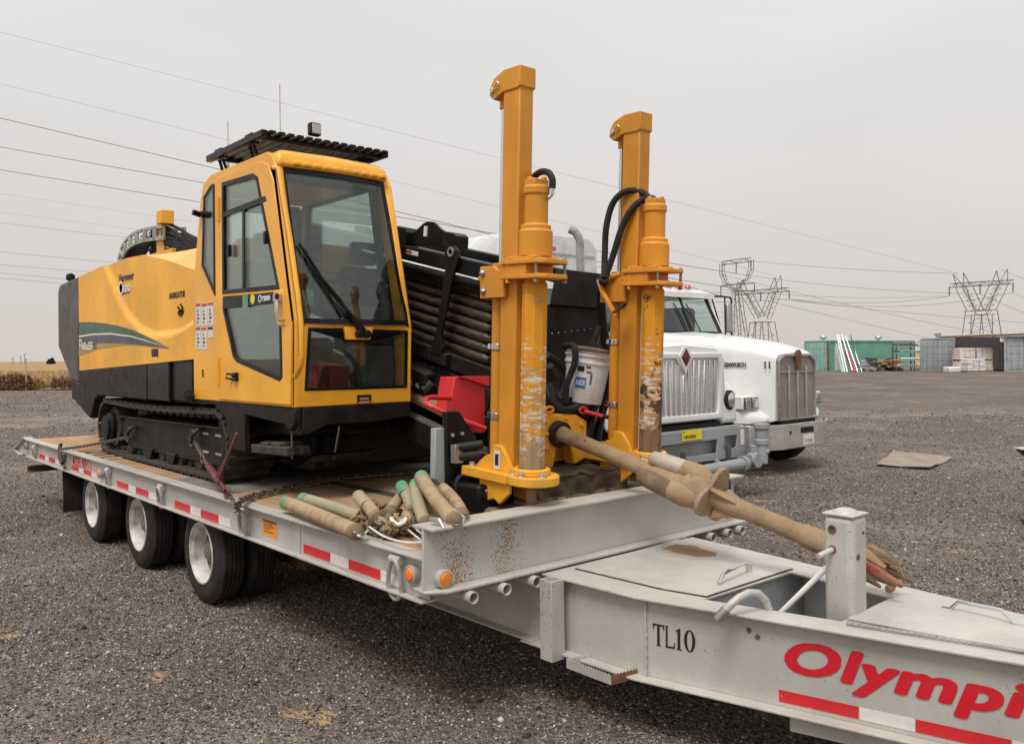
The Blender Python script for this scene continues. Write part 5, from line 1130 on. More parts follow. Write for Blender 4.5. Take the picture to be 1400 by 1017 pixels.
for x0, y0, x1, y1, top in ((267.6, 415, 274.5, 445, 1), (275.3, 415, 282.8, 445, 1), (283.6, 413.5, 291.7, 444.2, 1), (267.6, 447.3, 274.5, 477.5, 1), (275.3, 447.3, 282.4, 477.5, 1), (284, 446.5, 291.2, 461.5, 0)):
    a, b = px(x0, y0, Y=YL-.003), px(x1, y1, Y=YL-.003); mb = MB(); mb.box(a.x, b.x, YL-.003, YL+.001, b.z, a.z); s_ = part('safety_sticker', mb, M['sticker'], CB)
    mb = MB(); mb.box(a.x+.004, b.x-.004, YL-.0042, YL-.0032, a.z-.026, a.z-.004); part('sticker_header', mb, M['stickerred' if top else 'letterblack'], s_, smooth=None)
    if top:
        mb = MB(); w_ = b.x-a.x
        for k in range(4): zz = a.z-.05-k*(a.z-b.z-.06)/4; mb.box(a.x+w_*.3, a.x+w_*(.5+.1*(k % 3)), YL-.0042, YL-.0032, zz-.022, zz-.004)
        part('sticker_print', mb, M['charcoal'], s_, smooth=None)
# front: lower frame, windshield, pillars
def fx(z): return -5.19-(z-2.09)*.245 if z > 2.09 else -5.19-(2.09-z)*.045
def onfront(x, y):
    p = px(x, y, X=-5.2)
    for _ in range(6): p = px(x, y, X=fx(p.z))
    return p
lower = [(YL, 1.53), (YC, 1.53), (YC, 2.11), (YL, 2.11)]; lowW = [(YL+.075, 1.64), (YC-.035, 1.635), (YC-.035, 2.055), (3.20, 2.06), (3.175, 1.985), (2.985, 1.985), (2.965, 2.065), (YL+.10, 2.065)]
mb = MB(); mb.prism(lower, 'x', -.03, .0, [lowW]); mb.v = [Vector((v.x+fx(v.z), v.y, v.z)) for v in mb.v]; part('front_panel', mb, M['yellow'], CB, .006)
mb = MB(); mb.prism(lowW, 'x', -.02, -.014); mb.v = [Vector((v.x+fx(v.z), v.y, v.z)) for v in mb.v]; part('window_pane', mb, M['glass'], CB, smooth=None)
def inset(poly, w):
    cx = sum(p[0] for p in poly)/len(poly); cz = sum(p[1] for p in poly)/len(poly)
    return [(y+(w if y < cx else -w), z+(w if z < cz else -w)) for y, z in poly]
mb = MB(); mb.prism(lowW, 'x', -.016, .003, [inset(lowW, .018)]); mb.v = [Vector((v.x+fx(v.z), v.y, v.z)) for v in mb.v]; part('window_seal', mb, M['blackclean'], CB, smooth=None)
def ws(u, v):      # slightly bowed windshield
    z = 2.105+(3.20-2.105)*v; yl_ = YL+.055+.0*v; yr = YC-.012-.04*v; y = yl_+(yr-yl_)*u
    return Vector((fx(z)+.035*math.sin(math.pi*u)*1.0-.004, y, z))
mb = MB(); mb.grid(ws, 14, 10); k = len(mb.v); mb.add([v-Vector((.006, 0, 0)) for v in mb.v], [tuple(reversed(f_)) for f_ in mb.f]); part('windshield', mb, M['glass'], CB, smooth=60)
def strip_on(u0, u1, v0, v1, lift, nm, mt):
    mb = MB(); mb.grid(lambda a, b: ws(u0+(u1-u0)*a, v0+(v1-v0)*b)+Vector((lift, 0, 0)), 10, 10); k = len(mb.v)
    mb.add([v-Vector((lift+.012, 0, 0)) for v in mb.v], [tuple(reversed(f_)) for f_ in mb.f]); part(nm, mb, M[mt], CB, smooth=60)
strip_on(-.02, .018, -.02, 1.0, .004, 'windshield_seal', 'blackclean'); strip_on(.955, 1.012, -.02, 1.0, .004, 'windshield_seal', 'blackclean'); strip_on(.018, .955, -.01, .022, .004, 'windshield_seal', 'blackclean'); strip_on(.018, .955, .955, 1.0, .004, 'windshield_seal', 'blackclean')
# A pillars
mb = MB(); ps = [(YL-.002, 2.09), (YL-.002, 3.20)]
mb.loft([[Vector((fx(z)+a, YL+b, z)) for a, b in ((-.10, .0), (.0, .0), (.006, .055), (-.05, .055))] for z in (2.10, 2.4, 2.8, 3.2)]); part('pillar', mb, M['yellow'], CB, .01, seg=3)
mb = MB(); mb.loft([[Vector((fx(z)+a, YC-.0+b-(.04*(z-2.1)/1.1), z)) for a, b in ((-.10, .0), (.0, .0), (.006, -.022), (-.05, -.03))] for z in (2.10, 2.4, 2.8, 3.2)]); part('pillar', mb, M['yellow'], CB, .006)
# roof
def roofs(z, dx, dy): return [Vector((x, y, z)) for x, y in ((-6.83+dx, YL+dy), (-5.43-dx, YL+dy), (-5.40-dx, (YL+YC)/2), (-5.43-dx, YC-dy-.03), (-6.83+dx, YC-dy))]
mb = MB(); mb.loft([roofs(3.19, .0, .003), roofs(3.27, .015, .008), roofs(3.315, .06, .035), roofs(3.345, .17, .13)]); part('roof', mb, M['yellow'], CB, .03, seg=3, smooth=60)
for i in range(10):
    y = YL+.12+i*.078; mb = MB(); mb.box(-5.47, -5.405, y, y+.05, 3.205, 3.235); part('roof_vent_rib', mb, M['yellow'], CB, .008)
# interior
mb = MB(); mb.box(-6.98, -5.26, YL+.055, YC-.055, 1.535, 1.57); part('cab_floor', mb, M['interior'], CB)
rearW = [(YL+.15, 2.3), (YC-.15, 2.3), (YC-.16, 3.1), (YL+.16, 3.1)]
mb = MB(); mb.prism([(YL+.052, 1.57), (YC-.052, 1.57), (YC-.052, 3.19), (YL+.052, 3.19)], 'x', -6.86, -6.82, [rearW]); part('rear_wall', mb, M['interior'], CB)
mb = MB(); mb.box(-6.55, -6.0, 2.85, 3.33, 1.57, 1.80); mb.box(-6.56, -5.98, 2.83, 3.35, 1.88, 2.02); part('seat_cushion', mb, M['seat'], CB, .05, seg=3)
mb = MB(); mb.prism([(-6.56, 2.02), (-6.42, 2.02), (-6.52, 2.66), (-6.66, 2.66)], 'y', 2.85, 3.33); mb.prism([(-6.66, 2.69), (-6.56, 2.69), (-6.58, 2.9), (-6.68, 2.9)], 'y', 2.96, 3.22); part('seat_back', mb, M['seat'], CB, .04, seg=3)
mb = MB(); mb.box(-6.45, -5.95, 2.70, 2.80, 2.10, 2.16); mb.box(-6.45, -5.95, 3.38, 3.47, 2.10, 2.16); mb.tube((-5.99, 2.75, 2.16), (-5.96, 2.75, 2.34), .022, 8); mb.tube((-5.99, 3.42, 2.16), (-5.96, 3.42, 2.34), .022, 8); part('armrest', mb, M['interior'], CB, .015)
mb = MB(); mb.box(-5.60, -5.32, 3.20, 3.49, 1.57, 1.95); mb.box(-5.62, -5.34, 2.69, 2.86, 1.57, 1.78); mb.prism([(-5.55, 2.0), (-5.33, 1.95), (-5.38, 2.22), (-5.5, 2.25)], 'y', 3.28, 3.49); part('console', mb, M['interior'], CB, .03)
mb = MB(); mb.box(-5.62, -5.45, 2.75, 3.4, 3.12, 3.18); mb.prism([(-5.42, 2.12), (-5.37, 2.12), (-5.56, 3.15), (-5.61, 3.15)], 'y', 3.44, 3.485); part('headliner', mb, M['interior'], CB)
mb = MB(); mb.prism([(-5.62, 1.62), (-5.58, 1.62), (-5.58, 1.95), (-5.62, 1.95)], 'y', 2.85, 3.0); part('pedal', mb, M['black'], CB, .01)
mb = MB(); mb.box(-5.50, -5.44, 3.0, 3.25, 1.60, 1.78); part('document_box', mb, M['maroon'], CB, .01)
# wipers
piv = onfront(490, 455)+Vector((.05, 0, 0))
for tip, mid, dy in (((411, 341), (437, 384), 0), ((427, 372), (455, 412), .03)):
    t_ = onfront(*tip)+Vector((.045, 0, 0)); m_ = onfront(*mid)+Vector((.06, 0, 0)); pv = piv+Vector((0, dy, 0))
    mb = MB(); mb.path([pv, m_.lerp(pv, .35)+Vector((.02, 0, 0)), m_], [.018, .014, .009], 8); mb.path([m_, t_], .007, 6); W1 = part('wiper', mb, M['blackclean'], CB)
    b0, b1 = onfront(tip[0]-5, tip[1]-8)+Vector((.03, 0, 0)), onfront(tip[0]+38, tip[1]+62)+Vector((.035, 0, 0)); mb = MB(); mb.bar(b0, b1, .012, .022, (1, 0, 0)); part('wiper_blade', mb, M['hose'], W1)
mb = MB(); mb.prism([(2.985, 1.985), (3.175, 1.985), (3.20, 2.075), (2.965, 2.075)], 'x', fx(2.03)-.005, fx(2.03)+.03); part('wiper_mount', mb, M['yellow'], CB, .006)
for d in (-.02, .04): mb = MB(); mb.tube(piv+Vector((-.05, d, -.01)), piv+Vector((.02, d, -.01)), .028, 14); part('wiper_pivot', mb, M['blackclean'], CB, .004)
a, b = onfront(488, 540), onfront(507, 551); mb = MB(); mb.box(a.x-.0, a.x+.004, a.y, b.y, b.z, a.z); o = part('name_plate', mb, M['letterblack'], CB); mb = MB(); mb.box(a.x+.004, a.x+.005, a.y+.02, b.y-.02, a.z-.035, a.z-.02); mb.box(a.x+.004, a.x+.005, a.y+.01, b.y-.01, a.z-.06, a.z-.045); part('plate_print', mb, M['decalgold'], o)
a, b = onfront(419, 395), onfront(433, 417); mb = MB(); mb.box(a.x-.012, a.x-.008, a.y, b.y, b.z, a.z); part('permit_sticker', mb, M['greencap'], CB)
# handrail on the corner
hp = [Vector((-5.44, 2.60, 3.165)), Vector((-5.40, 2.575, 3.14)), Vector((-5.335, 2.565, 2.90)), Vector((-5.24, 2.565, 2.45)), Vector((-5.16, 2.565, 2.10)), Vector((-5.13, 2.565, 1.85)), Vector((-5.15, 2.565, 1.79)), Vector((-5.21, 2.60, 1.72))]
hp = [Vector((-5.475, 2.605, 3.18)), px(381, 230, Y=2.57), px(397, 330, Y=2.57), px(407, 400, Y=2.57), px(411.5, 440, Y=2.57), px(413, 488, Y=2.57), px(411, 500, Y=2.57), px(404, 515, Y=2.59)]
mb = MB(); mb.path(hp, .0175, 12); part('handrail', mb, M['yellow'], CB)
mb = MB(); mb.path([p+Vector((-.055, .02, 0)) for p in hp[1:6]], .014, 8); part('drain_hose', mb, M['hose'], CB)
mb = MB(); mb.tube((-6.80, 2.60, 3.03), (-6.80, 2.535, 3.045), .024, 12); mb.tube((-6.72, 2.60, 3.02), (-6.72, 2.575, 3.02), .028, 12); part('mirror_stub', mb, M['blackclean'], CB, .004)
# cab base
mb = MB(); mb.prism([(-7.02, 1.525), (-5.215, 1.525), (-5.22, 1.425), (-5.30, 1.365), (-5.37, 1.41), (-6.02, 1.445), (-6.02, 1.17), (-6.30, 1.17), (-6.38, 1.40), (-6.6, 1.50), (-7.02, 1.50)], 'y', YL+.004, YL+.05); part('cab_base', mb, M['black'], RG, .008)
mb = MB(); mb.prism([(YL+.06, 1.525), (YC-.004, 1.525), (YC-.004, 1.42), (3.2, 1.40), (2.86, 1.40), (2.72, 1.345), (YL+.06, 1.345)], 'x', -5.26, -5.218); part('base_front', mb, M['black'], RG, .008)
mb = MB(); mb.box(-6.95, -5.45, 2.78, 3.5, 1.30, 1.50); mb.box(-6.9, -5.7, 3.0, 3.5, 1.02, 1.30); part('cab_mount', mb, M['blackclean'], RG, .02)
mb = MB()
for a, b in (((-5.95, 2.66, 1.20), (-5.38, 2.66, 1.22)), ((-5.95, 2.78, 1.20), (-5.38, 2.78, 1.22))): mb.bar(a, b, .07, .06)
mb.box(-5.80, -5.70, 2.63, 2.82, 1.21, 1.26); mb.box(-5.62, -5.50, 2.63, 2.82, 1.22, 1.27); ST = part('entry_step', mb, M['track'], RG, .008)
mb = MB(); mb.grid(lambda u, v: Vector((-5.75+.55*u, 2.74+.5*v, 1.13-.10*math.sin(u*2.2)+.16*u)), 8, 3); k = len(mb.v); mb.add([v-UP*.012 for v in mb.v], [tuple(reversed(f_)) for f_ in mb.f]); part('belly_plate', mb, M['black'], RG)
for p, q in (((-5.36, 2.66, 1.40), (-5.40, 2.68, 1.17)), ((-5.22, 2.95, 1.38), (-5.27, 2.93, 1.16))):
    mb = MB(); p, q = Vector(p), Vector(q)
    for i in range(9):
        c = p.lerp(q, (i+.5)/9); mb.tube(c-UP*.014, c+UP*.014, .006, 5)
    part('skirt_chain', mb, M['chain'], RG)
# roof guard
z1 = 3.445; mb = MB()
for y in (2.60, 3.60):
    mb.bar((-6.62, y, z1), (-5.60, y, z1), .045, .05)
for x in (-6.5, -5.68):
    mb.bar((x, 2.62, z1-.01), (x, 3.60, z1-.01), .04, .035)
RK = part('roof_guard', mb, M['blackclean'], RG, .005)
for i in range(14):
    y = 2.65+i*.0715; mb = MB(); mb.bar((-6.55, y, z1+.012), (-5.57, y, z1+.012), .045, .018); part('guard_slat', mb, M['blackclean'], RK, .003)
for x in (-6.42, -5.86):
    for y in (2.62, 3.56):
        mb = MB(); mb.path([(x-.04, y+.03, 3.32), (x-.03, y, z1-.04), (x+.03, y, z1-.04), (x+.04, y+.03, 3.32)], .013, 8); mb.box(x-.06, x+.06, y-.03, y+.03, z1-.03, z1+.045); part('guard_clamp', mb, M['blackclean'], RK, .006)
lp_ = Vector((-5.60, 2.985, 3.535)); mb = MB(); mb.box(lp_.x-.03, lp_.x+.03, lp_.y-.045, lp_.y+.045, lp_.z-.05, lp_.z+.045); o = part('work_light', mb, M['blackclean'], RK, .014, seg=3)
mb = MB(); mb.box(lp_.x+.031, lp_.x+.036, lp_.y-.035, lp_.y+.035, lp_.z-.038, lp_.z+.033); part('lens', mb, M['zinc'], o, .004)
for (x, y), y1 in (((312, 203), 166), ((383, 188), 115)):
    D_ = 6.95 if x < 350 else 6.5; a, b = px(x, y, D=D_), px(x-.5, y1, D=D_); a.z = min(a.z, 3.5); mb = MB(); mb.tube((b.x, b.y, 3.34), (b.x, b.y, 3.58), .011, 8); mb.tube((b.x, b.y, 3.58), b, .0035, 6); part('antenna', mb, M['steel'], RK)
# ---- drill rack, inclined; s runs down to the front, n is square to it
TH = R(13.2); E_ = Vector((math.cos(TH), 0, -math.sin(TH))); N_ = Vector((math.sin(TH), 0, math.cos(TH))); O_ = Vector((-4.6, 0, 1.80))
def RP(s, y, n): return O_+E_*s+N_*n+Vector((0, y, 0))
def rbox(mb, s0, s1, y0, y1, n0, n1):
    return mb.add([RP(s, y, n) for n in (n0, n1) for y in (y0, y1) for s in (s0, s1)], [(0, 2, 3, 1), (4, 5, 7, 6), (0, 1, 5, 4), (2, 6, 7, 3), (0, 4, 6, 2), (1, 3, 7, 5)])
YA, YB_ = 3.74, 4.62
mb = MB(); rbox(mb, -3.3, .28, YA, YA+.035, -.12, -.01); rbox(mb, -3.3, .28, YB_-.035, YB_, -.12, -.01); rbox(mb, -3.3, .28, YA+.035, YB_-.035, -.05, -.02); part('rod_box_base', mb, M['black'], RG, .006)
mb = MB(); rbox(mb, -3.3, .20, YA-.02, YA+.10, .585, .70); rbox(mb, -3.3, .20, YB_-.1, YB_, .585, .70); BM = part('rod_box_beam', mb, M['blackclean'], RG, .012)
mb = MB(); a = RP(-3.2, YA-.0, .54); b = RP(.1, YA, .54); mb.tube(a, b, .032, 14); a = RP(-3.2, YA+.02, .50); b = RP(.1, YA+.02, .50); mb.tube(a, b, .03, 14); part('guide_tube', mb, M['blackclean'], BM)
# lug plates on the beam
def rplate(pts, y0, y1): 
    mb = MB(); mb.prism([(s, n) for s, n in pts], 'y', y0, y1); mb.v = [RP(v.x, v.y, v.z) for v in mb.v]; return mb
def toSN(x, y, Y=3.75): p = px(x, y, Y=Y)-O_; return (p.dot(E_), p.dot(N_))
part('lug_plate', rplate([toSN(557, 334), toSN(560, 318), toSN(574, 305), toSN(580, 302), toSN(588, 303), toSN(598, 313), toSN(606, 317), toSN(606, 338)], YA+.04, YA+.065), M['blackclean'], BM, .004)
part('lug_plate', rplate([toSN(606, 338), toSN(606, 316), toSN(621, 319), toSN(625, 323), toSN(624, 340)], YA+.0, YA+.12), M['blackclean'], BM, .006)
part('lug_plate', rplate([toSN(535, 330), toSN(537, 308), toSN(555, 312), toSN(558, 318), toSN(556, 335)], YA+.0, YA+.12), M['blackclean'], BM, .006)
mb = MB(); a, b = toSN(579, 309), toSN(578, 323); pa, pb_ = RP(a[0], YA+.036, a[1]), RP(b[0], YA+.036, b[1]); mb.tube(pa, pb_, .018, 8); part('lug_slot', mb, M['letterwhite'], BM)
a, b = toSN(561, 339.5), toSN(576, 351); mb = MB(); rbox(mb, a[0], b[0], YA-.024, YA-.0205, b[1], a[1]-.01); o = part('safety_sticker', mb, M['sticker'], BM); mb = MB(); rbox(mb, a[0]+.005, (a[0]+b[0])/2-.005, YA-.026, YA-.0245, a[1]-.035, a[1]-.015); part('sticker_header', mb, M['stickerred'], o)
# retaining arm
mb = rplate([toSN(618, 345), toSN(622, 338), toSN(630, 337), toSN(636, 343), toSN(637, 353), toSN(631, 370), toSN(613, 456), toSN(616, 476), toSN(611, 486), toSN(598, 480), toSN(606, 455), toSN(619, 368)], YA-.06, YA-.035); AR = part('retaining_arm', mb, M['blackclean'], RG, .004)
mb = MB(); a = toSN(627.5, 345.5); mb.lathe([(.034, 0), (.034, .012), (.022, .012), (.022, 0)], RP(a[0], YA-.060, a[1]), (0, -1, 0), 18); part('arm_eye', mb, M['zinc'], AR)
mb = MB(); a = toSN(606, 482); rbox(mb, a[0]-.10, a[0]+.12, YA-.05, YA+.0, -.10, -.01); part('arm_bracket', mb, M['black'], RG, .006)
# end panel of the rod box
XE = -4.30
mb = MB(); mb.prism([(3.72, 1.50), (4.50, 1.46), (4.645, 1.90), (4.66, 2.462), (4.19, 2.475), (4.12, 2.22), (4.05, 2.22), (4.05, 2.478), (3.72, 2.485)], 'x', XE-.02, XE); EP = part('end_panel', mb, M['black'], RG, .004)
mb = MB(); mb.prism([(4.10, 2.215), (4.185, 2.47), (4.65, 2.458), (4.63, 2.20)], 'x', XE+.001, XE+.05); part('end_flap', mb, M['charcoal2'] if 'charcoal2' in M else M['black'], EP, .006)
for i in range(13):
    y = 3.80+i*.065; rv_ = MB(); rv_.lathe([(.005, 0), (.003, .004), (0, .005)], (XE, y, 1.985+.006*i), (1, 0, 0), 6); part('rivet', rv_, M['zinc'], EP)
mb = MB(); rbox(mb, -3.34, -3.28, YA, YB_, -.12, .6); part('end_panel', mb, M['black'], RG)
# carriage frame below, thrust pipe, covers
mb = MB(); rbox(mb, -7.0, .55, 3.62, 3.70, -.72, -.55); rbox(mb, -7.0, .55, 4.05, 4.13, -.72, -.55); rbox(mb, -7.0, .50, 3.70, 4.05, -.70, -.66); part('drill_frame', mb, M['black'], RG, .01)
mb = MB(); rbox(mb, -7.0, .40, 3.615, 3.70, -.549, -.535); part('wear_strip', mb, M['steel'], RG)
mb = MB(); rbox(mb, -2.9, -.2, 4.18, 4.26, -.52, -.20); rbox(mb, -.95, -.55, 3.66, 3.90, -.36, -.20); rbox(mb, -.62, .1, 3.75, 4.1, -.33, -.15); part('carriage', mb, M['black'], RG, .012)
for i in range(10):
    mb = MB(); s = -1.25+i*.075; mb.tube(RP(s, 3.68+random.uniform(-.02, .04), -.33), RP(s+.03, 3.72, -.24+random.uniform(-.03, .03)), .035, 10); part('fitting', mb, M[random.choice(['track', 'black', 'zinc'])], RG)
mb = MB(); mb.path([RP(-1.6, 3.64, -.26), RP(-1.0, 3.63, -.25), RP(-.72, 3.64, -.30)], .022, 10); part('grease_line', mb, M['yellow'], RG)
mb = MB(); mb.tube(RP(-2.4, 3.72, -.42), RP(-.10, 3.72, -.42), .055, 18); part('spindle_pipe', mb, M['mudpipe'], RG)
# ---- mast carriers, red guard and handle, end plates
def rgp(x, y, X): return px(x, y, X=X)
rc = MB(); xr = -4.28
q = [(622, 515), (663, 515), (663, 592), (655, 592), (615, 562)]
A = [px(x, y, X=xr) for x, y in q]
rc.prism([(p.y, p.z) for p in A], 'x', xr-.16, xr); part('red_guard', rc, M['red'], RG, .006)
t = px(640, 515, X=xr); mb = MB(); mb.prism([(3.26, 1.735), (3.51, 1.73), (3.51, 1.66)], 'x', xr+.001, xr+.03); part('guard_flange', mb, M['red'], RG, .004)
hpts = [px(617, 544, X=-4.30), px(590, 543, X=-4.25), px(583, 545, X=-4.2), px(582, 551, X=-4.15), px(590, 556, X=-4.1), px(625, 572, X=-4.02), px(664, 586, X=-3.95)]
mb = MB(); mb.path(hpts, .016, 12); part('red_handle', mb, M['red'], RG)
mb = MB(); P4 = [px(x, y, X=-3.98) for x, y in ((611, 563), (629, 562), (652, 598), (660, 640), (655, 690), (633, 692), (612, 672))]; mb.prism([(p.y, p.z) for p in P4], 'x', -4.03, -3.985); BP = part('end_plate', mb, M['blackclean'], RG, .006)
for x, y in ((618, 595), (631, 593), (618, 661)):
    p = px(x, y, X=-3.984); mb = MB(); mb.lathe([(.012, 0), (.012, .012), (0, .014)], p, (1, 0, 0), 8); part('bolt', mb, M['zinc'], BP)
mb = MB(); P4 = [px(x, y, X=-4.0) for x, y in ((597, 586), (611, 585), (610, 668), (596, 655))]; mb.prism([(p.y, p.z) for p in P4], 'x', -4.06, -4.01); part('galvanised_plate', mb, M['zincplate'] if 'zincplate' in M else M['grey'], RG, .004)
for k, (x0, y0, x1, y1) in enumerate(((623, 612, 660, 607), (623, 625, 660, 620))):
    mb = MB(); a, b = px(x0, y0, X=-3.95), px(x1, y1, X=-3.85); mb.tube(a, b, .026, 12); part('hydraulic_tube', mb, M['hose'], RG)
mb = MB(); a = px(624, 619, X=-3.95); mb.box(a.x-.02, a.x+.03, a.y-.03, a.y+.03, a.z-.06, a.z+.05); part('manifold', mb, M['steel'], RG, .004)
cc = px(632, 664, X=-3.93); mb = MB(); mb.path([cc+Vector((0, .045*math.cos(t), .06*math.sin(t))) for t in [i*2*math.pi/18 for i in range(18)]], .013, 8, closed=True); part('lift_loop', mb, M['hose'], RG)
mb = MB(); mb.box(-4.05, -3.72, 2.98, 3.26, .97, 1.13); part('slide_block', mb, M['blackclean'], RG, .02)
mb = MB(); mb.box(-4.2, -3.52, 3.02, 4.42, .885, 1.0); mb.prism([(-4.5, .885), (-3.50, .885), (-3.50, .97), (-3.7, 1.05), (-4.3, 1.06)], 'y', 3.30, 4.05); part('front_sled', mb, M['mudmetal'], RG, .03)
def mudf(u, v):
    p = Vector((-4.35+.90*u, 3.0+1.5*v, 0)); e = min(1, 6*min(u, 1-u, v, 1-v))
    return Vector((p.x, p.y, .872+e*(.10+.07*noise.noise(p*7)+.05*noise.noise(p*19)+.02*noise.noise(p*43))))
mb = MB(); mb.grid(mudf, 60, 90); part('mud_heap', mb, M['darkmud'], RG, smooth=25)
mb = MB(); mb.grid(lambda u, v: (lambda p: Vector((-3.60-.35*u*0+.03*noise.noise(p*9)-.04*v*v, 3.34+.80*u, .88+.26*v+.02*noise.noise(p*14))))(Vector((0, .8*u, .3*v))), 40, 16); mb.grid(lambda u, v: Vector((-3.62-.5*v+.02*noise.noise(Vector((u*9, v*5, 0))), 3.34+.80*u, 1.135+.03*noise.noise(Vector((u*8, v*6, 3))))), 40, 12); part('mud_heap', mb, M['darkmud'], RG, smooth=25)
mb = MB(); mb.path([(-3.50, 3.30, .925), (-3.505, 3.6, .935), (-3.50, 3.9, .93), (-3.51, 4.25, .925)], [.045, .05, .046, .04], 12); part('timber', mb, M['mudmetal'], RG)
# vise / wrench at the centre
vx = -3.92
mb = MB(); mb.prism([(3.66, 1.16), (3.76, 1.13), (3.80, 1.28), (3.92, 1.28), (3.95, 1.14), (4.06, 1.17), (4.08, 1.42), (3.98, 1.47), (3.72, 1.49), (3.65, 1.44)], 'x', vx-.09, vx); VS = part('vise', mb, M['footyellow'], RG, .012)
mb = MB(); mb.prism([(3.60, 1.12), (4.12, 1.10), (4.13, 1.46), (3.62, 1.50)], 'x', vx-.34, vx-.14); part('vise', mb, M['footyellow'], RG, .012)
for y, z in ((3.70, 1.44), (3.70, 1.36), (3.70, 1.27), (4.02, 1.40), (4.02, 1.30), (3.88, 1.45)):
    mb = MB(); mb.lathe([(.014, 0), (.014, .014), (.006, .016), (0, .016)], (vx, y, z), (1, 0, 0), 8); part('bolt', mb, M['footyellow'], VS)
mb = MB(); mb.lathe([(.085, 0), (.085, .05), (.06, .05), (.06, 0)], (vx-.01, 3.80, 1.36), (1, 0, -.23), 20); part('wiper_ring', mb, M['hose'], VS)
for y, z, mt in ((3.72, 1.495, 'orangesticker'), (4.03, 1.475, 'red')):
    mb = MB(); mb.path([Vector((vx+.01, y+.034*math.cos(t), z+.02+.018*math.sin(t))) for t in [i*2*math.pi/14 for i in range(14)]], .009, 8, closed=True); part('lever_ring', mb, M[mt], VS)
mb = MB(); mb.tube((vx+.02, 4.03, 1.49), (vx+.10, 4.12, 1.455), .014, 8); part('lever', mb, M['red'], VS)
for i in range(7):
    a = Vector((vx-.1, 3.72+i*.05, 1.48)); mb = MB(); mb.path([a, a+Vector((.02, 0, .09)), a+Vector((-.10, .06, .18+.03*math.sin(i))), a+Vector((-.3, .10, .10))], .018, 8); part('hose', mb, M['hose'], RG)
mb = MB(); mb.box(-4.45, -4.05, 3.55, 4.4, 1.0, 1.16); mb.box(-4.28, -4.18, 3.5, 4.45, 1.16, 1.52); part('front_frame', mb, M['black'], RG, .02)
